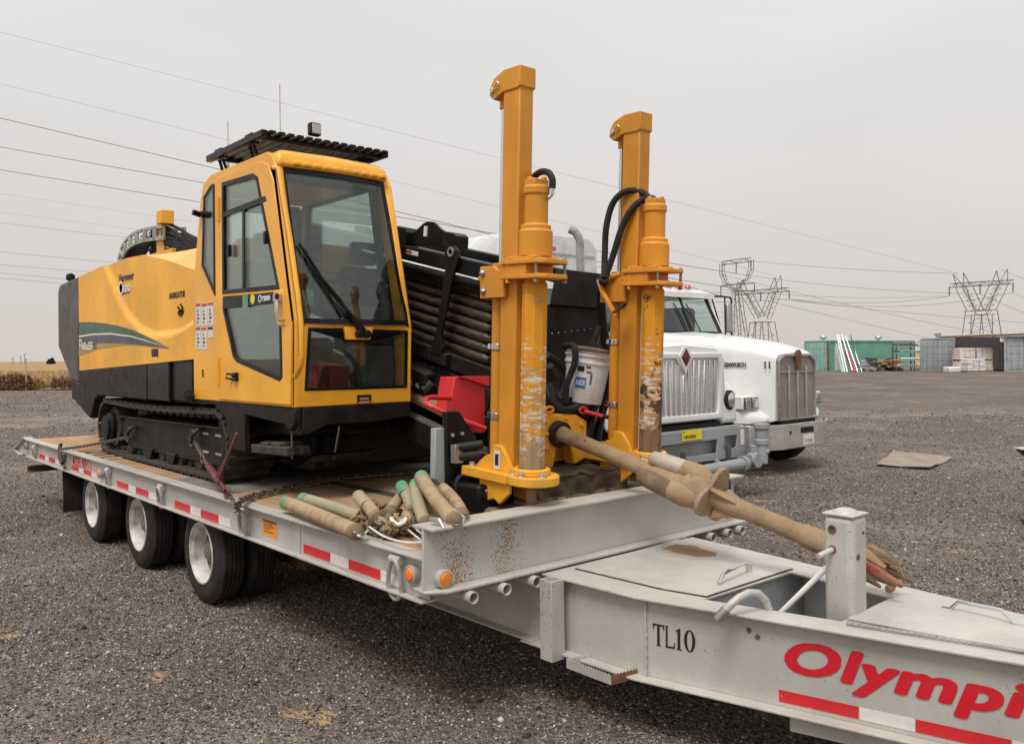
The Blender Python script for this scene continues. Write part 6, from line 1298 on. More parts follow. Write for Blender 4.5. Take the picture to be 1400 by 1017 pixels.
# ---- stakedown masts
def mast(B, right):
    th = .042; ex, ez = Vector((math.cos(th), 0, -math.sin(th))), Vector((math.sin(th), 0, math.cos(th))); ey = Vector((0, 1, 0)); B = Vector(B)
    F4 = Matrix((ex, ey, ez)).transposed().to_4x4(); F4.translation = B
    H = 2.28 if not right else 2.20
    R0 = part('stakedown_mast', MB().box(-.07, .07, -.052, .052, .03, H-.10).mov(F4), M['mast'], RG, .008)
    def P(nm, mb, mt, bev=.006, smooth=34): return part(nm, mb.mov(F4), M[mt], R0, bev, smooth)
    mb = MB(); mb.prism([(.079, H), (.079, H-.115), (.055, H-.125), (-.07, H-.125), (-.145, H-.155), (-.185, H-.125), (-.18, H-.075), (-.145, H-.03), (-.06, H)], 'y', -.06, .06); P('mast_cap', mb, 'mast', .006)
    mb = MB(); mb.tube((-.152, -.075, H-.10), (-.152, .075, H-.10), .017, 12); P('cap_pin', mb, 'zinc', .002)
    mb = MB(); mb.path([(-.152, -.068, H-.10), (-.12, -.072, H-.085), (-.10, -.072, H-.06), (-.085, -.072, H-.075), (-.12, -.072, H-.11)], .004, 6); P('pin_clip', mb, 'chrome', 0)
    mb = MB(); mb.tube((-.125, 0, 1.15), (-.125, 0, H-.14), .0145, 16); P('piston_rod', mb, 'chrome', 0)
    mb = MB(); mb.tube((-.125, 0, H-.20), (-.125, 0, H-.13), .024, 14); P('rod_eye', mb, 'mast', .003)
    mb = MB(); mb.tube((-.140, 0, .10), (-.140, 0, 1.20), .040, 22); P('cylinder', mb, 'mast', .004)
    for z in (.32, .72) if not right else (.33, .74):
        mb = MB(); mb.lathe([(.044, -.016), (.047, -.016), (.047, .016), (.044, .016)], (-.140, 0, z), (0, 0, 1), 22, closed=True); mb.box(-.20, -.17, -.03, -.012, z-.016, z+.016); P('band_clamp', mb, 'chrome', .001)
    # sliding bracket that carries the motor
    z0 = 1.16
    mb = MB(); mb.prism([(-.215, z0+.02), (-.10, z0+.02), (-.06, z0-.005), (.0, z0+.0), (.0, z0-.16), (-.21, z0-.165), (-.215, z0-.06), (-.235, z0-.06), (-.235, z0-.035), (-.215, z0-.035)], 'y', -.085, -.062); P('bracket_plate', mb, 'mast', .004)
    mb = MB(); mb.prism([(-.20, z0), (.0, z0), (.0, z0-.16), (-.20, z0-.16)], 'y', .062, .085); P('bracket_plate', mb, 'mast', .004)
    for z in (z0+.03, z0-.05):
        mb = MB(); mb.prism([(.0, -.115), (.30, -.115), (.335, -.08), (.335, .08), (.30, .115), (-.0, .115)], 'z', z-.012, z+.012); P('bracket_deck', mb, 'mast', .004)
    P('bracket_block', MB().box(-.0, .20, -.104, .104, z0-.037, z0+.017), 'mast', .004)
    mb = MB(); mb.prism([(.03, -.09), (.25, -.09), (.25, .09), (.03, .09)], 'z', z0+.043, z0+.062); P('bracket_deck', mb, 'mast', .004)
    for x, y in ((.05, -.10), (.28, -.10), (.31, .085), (.06, .10)):
        mb = MB(); mb.tube((x, y, z0-.085), (x, y, z0+.055), .009, 8); mb.tube((x, y, z0-.085), (x, y, z0-.066), .015, 6); P('bolt', mb, 'mast' if x < .2 else 'boltgrey', .002)
    for x, z in ((-.185, z0-.02), (-.175, z0-.125)):
        mb = MB(); mb.lathe([(.020, 0), (.020, .008), (.010, .02), (0, .022)], (x, -.086, z), (0, -1, 0), 10); P('bolt', mb, 'steel', 0)
    mb = MB(); mb.lathe([(.094, z0+.062), (.094, z0+.20), (.084, z0+.21), (.084, z0+.232), (.066, z0+.24), (.066, z0+.40), (.074, z0+.405), (.074, z0+.44), (.062, z0+.452), (.0, z0+.452)], (.165, 0, 0), (0, 0, 1), 20); P('drive_motor', mb, 'mast', .003, 40)
    mb = MB(); mb.box(.125, .205, -.055, .055, z0+.42, z0+.485); mb.tube((.145, -.03, z0+.48), (.145, -.03, z0+.50), .017, 8); mb.tube((.19, .03, z0+.48), (.19, .03, z0+.50), .017, 8); P('motor_port', mb, 'mast', .006)
    # stake auger tube, eight sided
    mb = MB(); mb.lathe([(.071, .03), (.071, 1.07), (.060, 1.085), (.060, 1.13)], (.165, 0, 0), (0, 0, 1), 8); P('auger_tube', mb, 'wornmud' if right else 'worn', .004, 20)
    mb = MB(); mb.box(.077, .088, -.012, .012, .04, 1.05); P('slide_strip', mb, 'sticker', .002)
    # base
    mb = MB(); mb.prism([(-.30, -.135), (.10, -.135), (.10, .135), (-.30, .135)], 'z', -.035, .022); P('base_plate', mb, 'footyellow', .006)
    mb = MB(); mb.lathe([(.148, -.030), (.148, .020)], (.175, 0, 0), (0, 0, 1), 28); mb.lathe([(.105, .02), (.105, .055), (.078, .058), (.078, .02)], (.165, 0, 0), (0, 0, 1), 28, closed=False); P('base_collar', mb, 'footyellow', .006)
    mb = MB(); mb.prism([(-.225, .022), (.085, .022), (.06, .085), (.02, .135), (-.01, .165), (-.075, .165), (-.085, .115), (-.14, .095), (-.20, .055)], 'y', -.082, -.054); mb.prism([(-.225, .022), (.085, .022), (.02, .135), (-.075, .165), (-.14, .095)], 'y', .054, .082); P('base_gusset', mb, 'footyellow', .004)
    if not right:
        mb = MB(); mb.box(-.062, -.012, -.0845, -.0822, .03, .135); o = P('safety_sticker', mb, 'sticker', 0); mb = MB(); mb.box(-.052, -.022, -.0858, -.0848, .05, .115); P('sticker_print', mb, 'letterblack', 0)
    mb = MB(); mb.prism([(-.16, -.035), (.10, -.035), (.10, -.09), (.02, -.16), (-.03, -.135), (-.10, -.16), (-.16, -.15)], 'y', -.11, -.085); P('base_lug', mb, 'footyellow', .005)
    mb = MB(); mb.prism([(-.16, -.035), (.10, -.035), (.02, -.16), (-.16, -.15)], 'y', .085, .11); P('base_lug', mb, 'footyellow', .005)
    for x, y, z in ((-.255, -.09, .022), (.105, -.085, .02), (.285, -.03, .02), (.20, -.11, .02)):
        mb = MB(); mb.lathe([(.026, 0), (.026, .004), (.018, .004), (.018, .022), (0, .024)], (x, y, z), (0, 0, 1), 8); P('bolt', mb, 'zinc', .002)
    mb = MB(); mb.lathe([(.02, 0), (.02, .015), (0, .018)], (-.10, -.11, -.10), (0, -1, 0), 8); P('bolt', mb, 'zinc', .002)
    mb = MB(); mb.tube((.165, 0, -.03), (.165, 0, -.20), .032, 12); mb.lathe([(.03, -.20), (.075, -.215), (.075, -.24), (.03, -.25)], (.165, 0, 0), (0, 0, 1), 14); P('auger_tip', mb, 'mudmetal', .003)
    return R0, F4
m1, F1 = mast((-3.632, 3.157, 1.19), False); m2, F2 = mast((-3.632, 4.172, 1.20), True)
# hoses of the motors
def hosepath(pts, r, par, nm='hose'):
    P_ = [Vector(p) for p in pts]; out_ = []
    for i in range(len(P_)-1):
        p0, p1, p2, p3 = P_[max(0, i-1)], P_[i], P_[i+1], P_[min(len(P_)-1, i+2)]
        for k in range(6):
            t = k/6; out_.append(.5*((2*p1)+(p2-p0)*t+(2*p0-5*p1+4*p2-p3)*t*t+(3*p1-p0-3*p2+p3)*t**3))
    out_.append(P_[-1]); mb = MB(); mb.path(out_, r, 10); return part(nm, mb, M['hose'], par)
hosepath([px(723, 268, Y=3.30), px(728, 246, Y=3.26), px(738, 236, Y=3.22), px(749, 236, Y=3.19), px(755, 245, Y=3.19), px(755, 258, Y=3.19)], .019, m1)
mb = MB(); mb.tube(px(755, 253, Y=3.19), px(754, 266, Y=3.19), .017, 8); mb.tube(px(754, 266, Y=3.19), px(749, 271, Y=3.17), .013, 8); part('hose_fitting', mb, M['chrome'], m1)
hosepath([px(826, 380, Y=4.02), px(827, 345, Y=4.05), px(829, 310, Y=4.05), px(838, 278, Y=4.07), px(855, 262, Y=4.10), px(875, 262, Y=4.14), px(888, 272, Y=4.16), px(891, 283, Y=4.17)], .021, m2)
hosepath([px(828, 378, Y=4.04), px(838, 350, Y=4.06), px(850, 312, Y=4.08), px(864, 286, Y=4.1), px(880, 273, Y=4.14), px(893, 272, Y=4.16), px(897, 284, Y=4.17)], .021, m2)
for x in (891, 895.5):
    mb = MB(); mb.tube(px(x, 279, Y=4.17), px(x-.5, 293, Y=4.17), .016, 8); part('hose_fitting', mb, M['chrome'], m2)
# bracket with work lamp on the right mast
mb = MB(); mb.path([px(848, 375, Y=4.10), px(830, 380, Y=4.06), px(819, 385, Y=4.05), px(824, 400, Y=4.05), px(838, 425, Y=4.05), px(840, 432, Y=4.06)], .018, 8); part('lamp_bracket', mb, M['mast'], m2)
lc = px(849, 419, Y=4.02); mb = MB(); mb.loft([[lc+Vector(v) for v in ((-.05, -.03, -.03), (.05, -.03, .015), (.05, .03, .03), (-.05, .03, -.015))], [lc+Vector((.02, -.05, -.03))+Vector(v)*.8 for v in ((-.05, -.03, -.03), (.05, -.03, .015), (.05, .03, .03), (-.05, .03, -.015))]]); part('work_lamp', mb, M['blackclean'], m2, .01)
# energy chain and hoses over the hood
mb = MB(); a = px(228, 298, Y=3.80); mb.box(a.x-.10, a.x+.10, 3.70, 3.86, a.z-.085, a.z+.085)
a, b = px(214, 346, Y=3.80), px(225, 306, Y=3.80); mb.box(a.x, b.x-.05, 3.80, 3.84, a.z, b.z+.05); mb.box(a.x-.2, b.x+.3, 3.78, 3.9, 2.7, a.z); EC = part('hose_carrier', mb, M['footyellow'], RG, .008)
arc = [px(x, y, Y=3.78) for x, y in ((164, 360), (166, 348), (171, 338), (178, 330), (187, 325), (198, 321.5), (212, 319), (226, 318))]
for i in range(len(arc)-1):
    a, b = arc[i].lerp(arc[i+1], .04), arc[i].lerp(arc[i+1], .96); dn_ = (b-a).cross(Vector((0, 1, 0))).normalized()
    for yo in (0, .26):
        mb = MB()
        for e in (-.075, .075): mb.bar(a+dn_*e+Vector((0, yo, 0)), b+dn_*e+Vector((0, yo, 0)), .03, .045)
        for t_ in (.06, .94): mb.bar(a.lerp(b, t_)-dn_*.075+Vector((0, yo, 0)), a.lerp(b, t_)+dn_*.075+Vector((0, yo, 0)), .03, .05)
        part('carrier_link', mb, M['linkgrey'], EC, .006)
    mb = MB(); mb.bar(a.lerp(b, .5), a.lerp(b, .5)+Vector((0, .26, 0)), .05, .03); part('carrier_bar', mb, M['zinc'], EC)
rh = random.Random(11)
for i in range(10):
    hosepath([px(172+i*2.5, 358, Y=3.86), px(176+i*2.8, 343-i*.6, Y=3.86), px(188+i*3, 333-i*.9, Y=3.87), px(214+i*2, 326-i*.6+rh.uniform(-2, 2), Y=3.88)], .026, EC)
for i in range(18):
    y0 = 309+i*2.0; k = rh.uniform(-5, 5)
    hosepath([px(208+rh.uniform(-3, 6), 316+i*1.9, Y=3.80+.015*i), px(226, y0+rh.uniform(-3, 3), Y=3.80+rh.uniform(0, .1)), px(243, y0+7+k, Y=3.86), px(258, y0+13+k*.6+rh.uniform(-4, 4), Y=3.9), px(287, y0+30+k, Y=3.95)], .020+.012*rh.random(), EC)

# ================================================================== loose things on the rig and deck
# drill rods in the rack: two columns, seven high
for col, y in enumerate((YA+.075, YA+.165, YA+.255)):
    for i in range(7):
        n = .028+i*.0735; mb = MB(); s0 = -3.2+random.uniform(-.02, .02); s1 = -.02+random.uniform(-.03, .02)
        a, b = RP(s0, y, n), RP(s1, y, n); d = (b-a).normalized()
        mb.lathe([(.030, 0), (.036, .01), (.036, .25), (.031, .33), (.031, 2.85), (.036, 2.93), (.036, (b-a).length-.06), (.028, (b-a).length-.05), (.024, (b-a).length)], a, d, 16)
        single('drill_rod', mb, M['rod'], '%s muddy drill rod from the bottom in the %s column of the black rack' % (('first', 'second', 'third', 'fourth', 'fifth', 'sixth', 'seventh')[i], ('front', 'middle', 'rear')[col]), 'drill rod', 'drill rods in the rack', loc=a)
# drill string running out of the vise to the tongue
D0 = px(765, 592, Y=3.80); p1 = px(925, 655, Y=3.83); p2 = px(975, 677, Y=3.84); p3 = px(1125, 742, Y=3.88); p4 = px(1200, 778, Y=3.90); p5 = px(1250, 795, Y=3.92)
p5.z = max(p5.z, .755)
ax = (p3-D0).normalized()
DS = thing('drill_string', 'mud caked drill pipe with winged coupling running from rig over trailer tongue', 'drill pipe', (D0.x, D0.y, D0.z))
def along(t): return D0+(p3-D0)*t
Lp = (p3-D0).length; tc_ = (p1-D0).dot(ax)/Lp; tf = (p2-D0).dot(ax)/Lp
mb = MB(); mb.lathe([(.052, -.35), (.052, .0), (.054, .02), (.048, .06), (.046, .3), (.046, tc_*Lp-.10), (.050, tc_*Lp)], D0, ax, 22); part('pipe', mb, M['mudpipe'], DS)
c0 = along(tc_); 
mb = MB(); mb.lathe([(.05, -.16), (.062, -.10), (.062, .0), (.075, .03), (.075, .16), (.06, .19)], c0, ax, 20); part('coupling', mb, M['mudpipe'], DS, .003)
side_ = ax.cross(UP).normalized(); up_ = side_.cross(ax)
for k in range(3):
    a = R(100+k*120); dv = (side_*math.cos(a)+up_*math.sin(a)); tn = ax.cross(dv)
    mb = MB(); q = c0-ax*.22+dv*.072; mb.lathe([(.026, 0), (.046, .025), (.053, .10), (.052, .24), (.036, .29)], q, (ax+dv*.06).normalized(), 12); part('cutter_arm', mb, M['mudmetal' if k else 'steelmud'], DS, .004)
    mb = MB(); mb.path([c0-ax*.02+dv*.05, c0+ax*.04+dv*.085, c0+ax*.12+dv*.085, c0+ax*.20+dv*.06], [.042, .058, .062, .05], 12); part('wing', mb, M['mudpipe'], DS)
rim_ = []
f0 = along(tf); mb = MB(); lob = []
for i in range(36):
    a = 2*math.pi*i/36; r = .138+.034*math.cos(3*a+.6); lob.append((r*math.cos(a), r*math.sin(a)))
mb.loft([[f0+ax*h+side_*(x*k)+up_*(y*k) for x, y in lob] for h, k in ((-.014, .97), (-.010, 1.0), (.010, 1.0), (.014, .97))]); part('flange', mb, M['mudpipe'], DS, 0, smooth=28)
mb = MB(); mb.lathe([(.065, -.20), (.098, -.16), (.104, -.06), (.095, -.012)], f0, ax, 22); part('hub', mb, M['mudpipe'], DS, .004)
for k in range(3):
    a = R(40+k*120); dv = (side_*math.cos(a)+up_*math.sin(a)); mb = MB(); mb.loft([[f0+ax*h+dv*r+ax.cross(dv)*w for h, r, w in ((.02, .03, -.012), (.02, .11, -.012), (.02, .11, .012), (.02, .03, .012))], [f0+ax*.16+dv*r+ax.cross(dv)*w for r, w in ((.03, -.010), (.055, -.010), (.055, .010), (.03, .010))]]); part('rib', mb, M['mudpipe'], DS, .004)
mb = MB(); L2_ = (p3-f0).dot(ax); mb.lathe([(.052, .0), (.050, .12), (.048, .2), (.050, L2_-.12), (.058, L2_-.10), (.060, L2_+.0), (.056, L2_+.08), (.062, L2_+.09), (.062, L2_+.16), (.05, L2_+.17)], f0, ax, 24); part('pipe', mb, M['mudpipe'], DS)
e0 = f0+ax*(L2_+.15); dn = (p5-e0).normalized()
for k, (so_, uo, w, mt, l, sp) in enumerate(((-.045, .03, .055, 'mudmetal', .20, -.03), (.025, .035, .05, 'mud', .17, .02), (.045, -.005, .05, 'redmud', .27, .03), (0, -.04, .055, 'mudpipe', .22, -.01), (-.05, -.03, .045, 'mudmetal', .25, -.05), (.06, -.04, .04, 'darkmud', .19, .05), (-.01, .0, .06, 'mudmetal', .15, 0))):
    a = e0+side_*so_+up_*uo; mb = MB(); pts_ = [a, a+dn*(l*.3)+UP*.012+side_*sp*.4, a+dn*(l*.65)+side_*sp*.8, a+dn*l+side_*sp-UP*.012]
    mb.path(pts_, [w*.5, w*.62, w*.5, w*.2], 9); mb.v = [v+Vector((noise.noise(v*38), noise.noise(v*38+Vector((9, 0, 0))), noise.noise(v*38+Vector((0, 9, 0)))))*.008 for v in mb.v]; part('bit_blade', mb, M[mt], DS, smooth=25)
mb = MB(); mb.lathe([(.012, -.02), (.019, .0), (.019, .035), (.012, .04)], px(1219, 805, Z=.722)+UP*.008, side_, 12); part('cutter_stud', mb, M['mud'], DS)
for i in range(16):
    a = e0+dn*random.uniform(.02, .2)+up_*.02; mb = MB(); mb.path([a, a+UP*random.uniform(.01, .035)+side_*random.uniform(-.04, .04), a+dn*random.uniform(.03, .08)+side_*random.uniform(-.06, .06)], .0022, 4); part('straw', mb, M['drygrass'], DS)
mb = MB(); mb.tube(along(.12)+up_*.05, along(.125)+up_*.05, .01, 6)
# ---- white bucket hung behind the right mast
bt, bb = px(806, 478, D=5.75), px(796, 550, D=5.75); axb = (bt-bb).normalized(); hb_ = (bt-bb).length
BK = thing('bucket', 'dirty white plastic bucket hanging tilted between the yellow masts', 'bucket', bb)
mb = MB(); mb.lathe([(0, 0), (.128, 0), (.131, .012), (.150, hb_*.72), (.158, hb_*.73), (.158, hb_*.77), (.152, hb_*.78), (.154, hb_*.86), (.164, hb_*.865), (.164, hb_*.90), (.155, hb_*.905), (.157, hb_)], bb, axb, 40); part('pail', mb, M['plastic'], BK, smooth=40)
mb = MB(); mb.lathe([(0, .0), (.175, 0), (.182, .008), (.178, .022), (.06, .03), (0, .03)], bt-axb*.012, axb, 32); part('lid', mb, M['mudmetal'], BK)
sb_ = (RT-axb*RT.dot(axb)).normalized(); fb_ = axb.cross(sb_)
if fb_.dot(FW) > 0: fb_ = -fb_
mb = MB(); mb.path([bt+sb_*.02+axb*.02, bt+sb_*.02+axb*.05], .035, 12); mb.path([bt+sb_*.02+axb*.05, bt+sb_*.045+axb*.17], .022, 12); part('grease_pump', mb, M['hose'], BK, .003)
hosepath([bt-sb_*.17+axb*.0, bt-sb_*.12+fb_*.16+axb*.005, bt-sb_*.10+fb_*.165-axb*.10, bt-sb_*.13+fb_*.15-axb*.25, bt-sb_*.12+fb_*.13-axb*.38], .022, BK, 'strap')
hosepath([bt+sb_*.15+axb*.0, bt+sb_*.20+fb_*.06-axb*.06, bt+sb_*.19+fb_*.05-axb*.22, bt+sb_*.15+fb_*.02-axb*.40], .020, BK, 'strap')
def onpail(u, v, lift=.004):      # u sideways angle, v along the axis
    r = .131+(.150-.131)*(v/(hb_*.72))+lift; return bb+axb*v+(fb_*math.cos(u)+sb_*math.sin(u))*r
def patch(u0, u1, v0, v1, mt, nm, lift=.003):
    mb = MB(); mb.grid(lambda a, b: onpail(u0+(u1-u0)*a, v0+(v1-v0)*b, lift), 10, 2); k = len(mb.v); mb.add([p-axb*0-(p-(bb+axb*(p-bb).dot(axb))).normalized()*.002 for p in mb.v], [tuple(reversed(f_)) for f_ in mb.f]); return part(nm, mb, M[mt], BK, smooth=60)
patch(-.55, -.05, .10, .17, 'blue', 'label')
t = text_mb('RADE', .050, (0, 0, 0), (1, 0, 0), (0, 0, 1), depth=.0006, bold=.001); t.v = [onpail(-.52+v.x/.145*.50, .118+v.z, .0048+v.y) for v in t.v]; part('lettering', t, M['letterwhite'], BK, smooth=None)
patch(-.50, -.20, .21, .245, 'letterblack', 'print'); patch(-.12, .08, .235, .25, 'charcoal', 'print'); patch(-.10, .15, .205, .215, 'charcoal', 'print'); patch(.12, .2, .13, .20, 'charcoal', 'print')
hosepath([px(835, 445, D=6.0), px(822, 455, D=5.95), px(818, 475, D=5.9), px(828, 500, D=5.9), px(815, 550, D=5.9), px(800, 590, D=5.8), px(795, 620, D=5.7)], .030, RG)
hosepath([px(818, 380, D=6.05), px(822, 420, D=6.0), px(826, 470, D=5.95), px(832, 520, D=5.95), px(822, 570, D=5.9), px(812, 625, D=5.8)], .030, RG)
hosepath([px(826, 380, Y=4.02), px(822, 400, Y=4.15), px(824, 440, Y=4.3), px(830, 480, Y=4.4)], .030, RG)
hosepath([px(752, 500, D=5.4), px(760, 520, D=5.5), px(756, 545, D=5.5), px(770, 560, D=5.5), px(790, 556, D=5.6)], .024, RG)
hosepath([px(748, 485, D=5.6), px(765, 497, D=5.7), px(775, 515, D=5.75), px(768, 540, D=5.7)], .024, RG)
mb = MB(); a = px(800, 556, D=5.75); mb.bar(a-sb_*.19-UP*.01, a+sb_*.19-UP*.05, .30, .02); mb.bar(a-UP*.03, Vector((-4.2, 4.2, a.z-.35)), .06, .06); part('bucket_shelf', mb, M['black'], RG, .006)
# ---- capped pipes on the deck corner
M['collar'] = paint('dusty_collar', (.26, .185, .115), .85, dirt=(.13, .085, .05), damt=.7, dscale=24, spec=.2)
CPipe = [((391, 687), (487, 727), .945, .935, .043, 'tan pipe with a bright green end lying along the deck edge'),
         ((414, 681), (498, 709), .945, .945, .036, 'tan pipe with faded green end lying second from the deck edge'),
         ((490, 678), (515, 708), 1.08, .99, .036, 'short tan pipe with pale end rising from the chain tangle'),
         ((551, 677), (533, 700), 1.03, .99, .034, 'short brown pipe leaning between green ended pipes'),
         ((549, 664), (564, 700), 1.10, .98, .036, 'tan pipe with dull green tip leaning in the pile beside the chain tangle'),
         ((568, 662), (582, 716), 1.12, .985, .036, 'pipe with bright green streak leaning in the pile'),
         ((577, 676), (604, 714), 1.06, .97, .034, 'stained brown pipe lying low in the leaning pile'),
         ((576, 652), (622, 712), 1.17, 1.05, .040, 'long tan pipe with green mouth topping the pile at the front beam'),
         ((606, 668), (632, 703), 1.10, 1.06, .034, 'plain brown pipe behind the topmost pipe at the front beam'),
         ((556, 705), (563, 714), .96, .95, .034, 'short pipe stub end showing under the leaning pipes')]
for i, ((x0, y0), (x1, y1), z0, z1, r, lab) in enumerate(CPipe):
    a, b = px(x0, y0, Z=z0), px(x1, y1, Z=z1); d = (b-a).normalized(); L_ = (b-a).length
    T = thing('capped_pipe', lab, 'pipe', b, 'capped pipes piled on the deck corner')
    bend = d.cross(UP).normalized()*random.uniform(-.02, .02)
    pts = [a.lerp(b, k/8)+bend*math.sin(math.pi*k/8) for k in range(9)]
    mb = MB(); mb.path(pts, r, 16); part('pipe_body', mb, M['tanpipe' if i not in (1, 4, 5) else 'capgreen'], T)
    if i in (0, 1, 2, 4, 5, 7): mb = MB(); mb.lathe([(r+.0015, .05+.03*(i % 3)), (r+.002, 0), (r*.9, -.012), (r*.5, -.018), (0, -.019)], a, d, 16); part('pipe_cap', mb, M['greencap'] if i not in (2,) else M['capgreen'], T, smooth=60)
    mb = MB(); mb.lathe([(r+.001, -.03), (r+.003, -.02), (r+.003, 0), (r*.7, .01), (r*.3, .02), (0, .02)], b, d, 16); part('end_collar', mb, M['collar'], T)
    e1 = b+d*.035; mb = MB(); u_ = d.cross(UP).normalized(); mb.path([e1+d*(.03*math.cos(t))+u_*(.022*math.sin(t)) for t in [k*2*math.pi/14 for k in range(14)]], .0075, 8, closed=True); part('end_ring', mb, M['chain'], T)
# ---- chains
def link_mb(mb, c, d, n, L=.040, w=.013, r=.0048, seg=12):
    s = d.cross(n).normalized(); pts = []
    for k in range(seg):
        t = 2*math.pi*k/seg; x = math.cos(t); y = math.sin(t); pts.append(c+d*(L*.5*(1 if x > 0 else -1)*min(1, abs(x)*1.25))+s*(w*y))
    mb.path(pts, r, 6, closed=True)
def chain_mb(pts, pitch=.036, r=.0048, w=.0125):
    mb = MB(); P_ = [Vector(p) for p in pts]; acc = 0; i = 0; k = 0
    tot = sum((P_[j+1]-P_[j]).length for j in range(len(P_)-1)); n = int(tot/pitch)
    cum = [0]
    for j in range(len(P_)-1): cum.append(cum[-1]+(P_[j+1]-P_[j]).length)
    def at_(s):
        for j in range(len(P_)-1):
            if s <= cum[j+1]: return P_[j].lerp(P_[j+1], (s-cum[j])/(cum[j+1]-cum[j])), (P_[j+1]-P_[j]).normalized()
        return P_[-1], (P_[-1]-P_[-2]).normalized()
    for k in range(n):
        c, d = at_((k+.5)*pitch); nn = UP if k % 2 else d.cross(UP); nn = (nn-d*nn.dot(d)).normalized(); nn = (nn+d.cross(nn)*.45).normalized()
        link_mb(mb, c, d, nn, pitch*1.38, w, r)
    return mb
def sagpath(a, b, sag, n=14):
    return [a.lerp(b, i/n)-UP*(sag*4*(i/n)*(1-i/n)) for i in range(n+1)]
ring1 = Vector((-5.50, 2.335, .80)); hk1 = px(266, 603, Y=2.64); mid = px(288, 645, Y=2.50)
mb = chain_mb(sagpath(hk1, px(276, 622, Y=2.58), .0)+sagpath(px(276, 622, Y=2.58), px(307, 668, Y=2.42), .03)+[px(318, 683, Y=2.36), ring1]); C_ = thing('tie_down_chain', 'steel chain holding the track frame to the front rail ring', 'chain', ring1)
part('chain_links', mb, M['chain'], C_)
def hook(p, par, mt='steel'):
    mb = MB(); mb.path([p+Vector((.02, 0, .07)), p+Vector((.0, -.01, .085)), p+Vector((-.05, -.01, .03)), p+Vector((-.07, -.01, -.03)), p+Vector((-.02, -.01, -.05)), p+Vector((.03, 0, .0))], [.014, .018, .018, .016, .014, .010], 8); part('grab_hook', mb, M[mt], par)
    mb = MB(); mb.path([p+Vector((.03+.035*math.cos(t), .03*math.sin(t)-.005, .075+.03*math.sin(t+.6))) for t in [k*2*math.pi/12 for k in range(12)]], .012, 8, closed=True); part('shackle', mb, M[mt], par)
hook(hk1, C_, 'track')
hk2 = px(178, 597, Y=2.64); rr_ = px(84, 614, Y=2.36)
C2_ = thing('tie_down_chain', 'dark chain pulled tight from the rear of the track to the rail', 'chain', rr_)
part('chain_links', chain_mb(sagpath(hk2, rr_, .01)+[rr_+Vector((.06, -.015, -.09))], .040, .0055, .0135), M['chain'], C2_); hook(hk2, C2_, 'track')
mb = MB(); mb.path([rr_+Vector((-.02, 0, .06)), rr_+Vector((.0, -.02, -.01)), rr_+Vector((.06, -.03, -.09)), rr_+Vector((.16, -.03, -.14)), rr_+Vector((.22, -.02, -.10)), rr_+Vector((.2, -.02, -.05))], .02, 8); part('rail_hook', mb, M['track'], C2_)
c3 = [px(325, 686, Z=.93), px(345, 678, Z=.905), px(392, 667, Z=.905), px(440, 657, Z=.903), px(480, 651, Z=.903), px(520, 648, Z=.903), px(560, 645, Z=.903), px(592, 641, Z=.905)]
mb = chain_mb([ring1+UP*.05]+c3, .055, .0085, .020); single('deck_chain', mb, M['chain'], 'rusty chain lying across the deck planks towards the masts', 'chain')
LB = thing('load_binder', 'maroon lever load binder hooked into the tie down chain', 'load binder', ring1)
b0, b1, b2 = px(279, 628, Y=2.55), px(296, 652, Y=2.46), px(312, 674, Y=2.38)
mb = MB(); mb.path([b0, b0.lerp(b1, .45)], [.015, .015], 10); mb.path([b0.lerp(b1, .4), b1, b1.lerp(b2, .35)], [.024, .030, .026], 14); mb.path([b1.lerp(b2, .3), b2], [.013, .013], 10); part('barrel', mb, M['maroon'], LB, .003)
l0, l1 = px(298, 655, Y=2.43), px(324, 592, Y=2.43); mb = MB(); mb.bar(l0, l0.lerp(l1, .35), .022, .055, (1, 0, 0), .016, .034); mb.bar(l0.lerp(l1, .35), l1, .016, .034, (1, 0, 0), .014, .026); part('lever', mb, M['maroon'], LB, .005)
mb = MB(); mb.path([b2+Vector((.035*math.cos(t), -.01, .035*math.sin(t))) for t in [k*2*math.pi/14 for k in range(12)]], .011, 8); mb.path([b0+Vector((.03*math.cos(t), -.01, .03*math.sin(t))) for t in [k*2*math.pi/14 for k in range(12)]], .011, 8); part('binder_hook', mb, M['maroon'], LB)
# tangle of chain and cable among the pipes
rt_ = random.Random(5); base = px(530, 712, Z=.90)
CT = thing('chain_tangle', 'tangled heap of rusty chain among the pipe ends at deck corner', 'chain', base)
for j in range(12):
    p = px(rt_.uniform(492, 562), rt_.uniform(696, 724), Z=.93); ps = [p]
    for k in range(10): p = p+Vector((rt_.uniform(-.06, .06), rt_.uniform(-.06, .06), 0)); p.z = .905+rt_.uniform(0, .075); p.x = min(p.x, -3.55); p.y = min(max(p.y, 2.46), 3.0); ps.append(p)
    part('chain_links', chain_mb(ps, .050, .0085, .020), M['collar' if j % 3 else 'tanpipe'], CT)
for pts in (((530, 715), (545, 706), (560, 716), (577, 730)), ((540, 712), (555, 722), (575, 738)), ((505, 720), (525, 733), (552, 741), (577, 741)), ((480, 722), (492, 733), (503, 725))):
    o = hosepath([px(x, y, Z=.925 if i else .95) for i, (x, y) in enumerate(pts)], .0055, CT, 'cable'); o.data.materials.clear(); o.data.materials.append(M['sticker'])
p0 = px(545, 712, Z=.97); mb = MB(); mb.path([p0+Vector((.05*math.cos(t), .035*math.sin(t), .012*math.sin(2*t))) for t in [k*2*math.pi/16 for k in range(16)]], .012, 8, closed=True); part('shackle', mb, M['tapewhite'], CT)

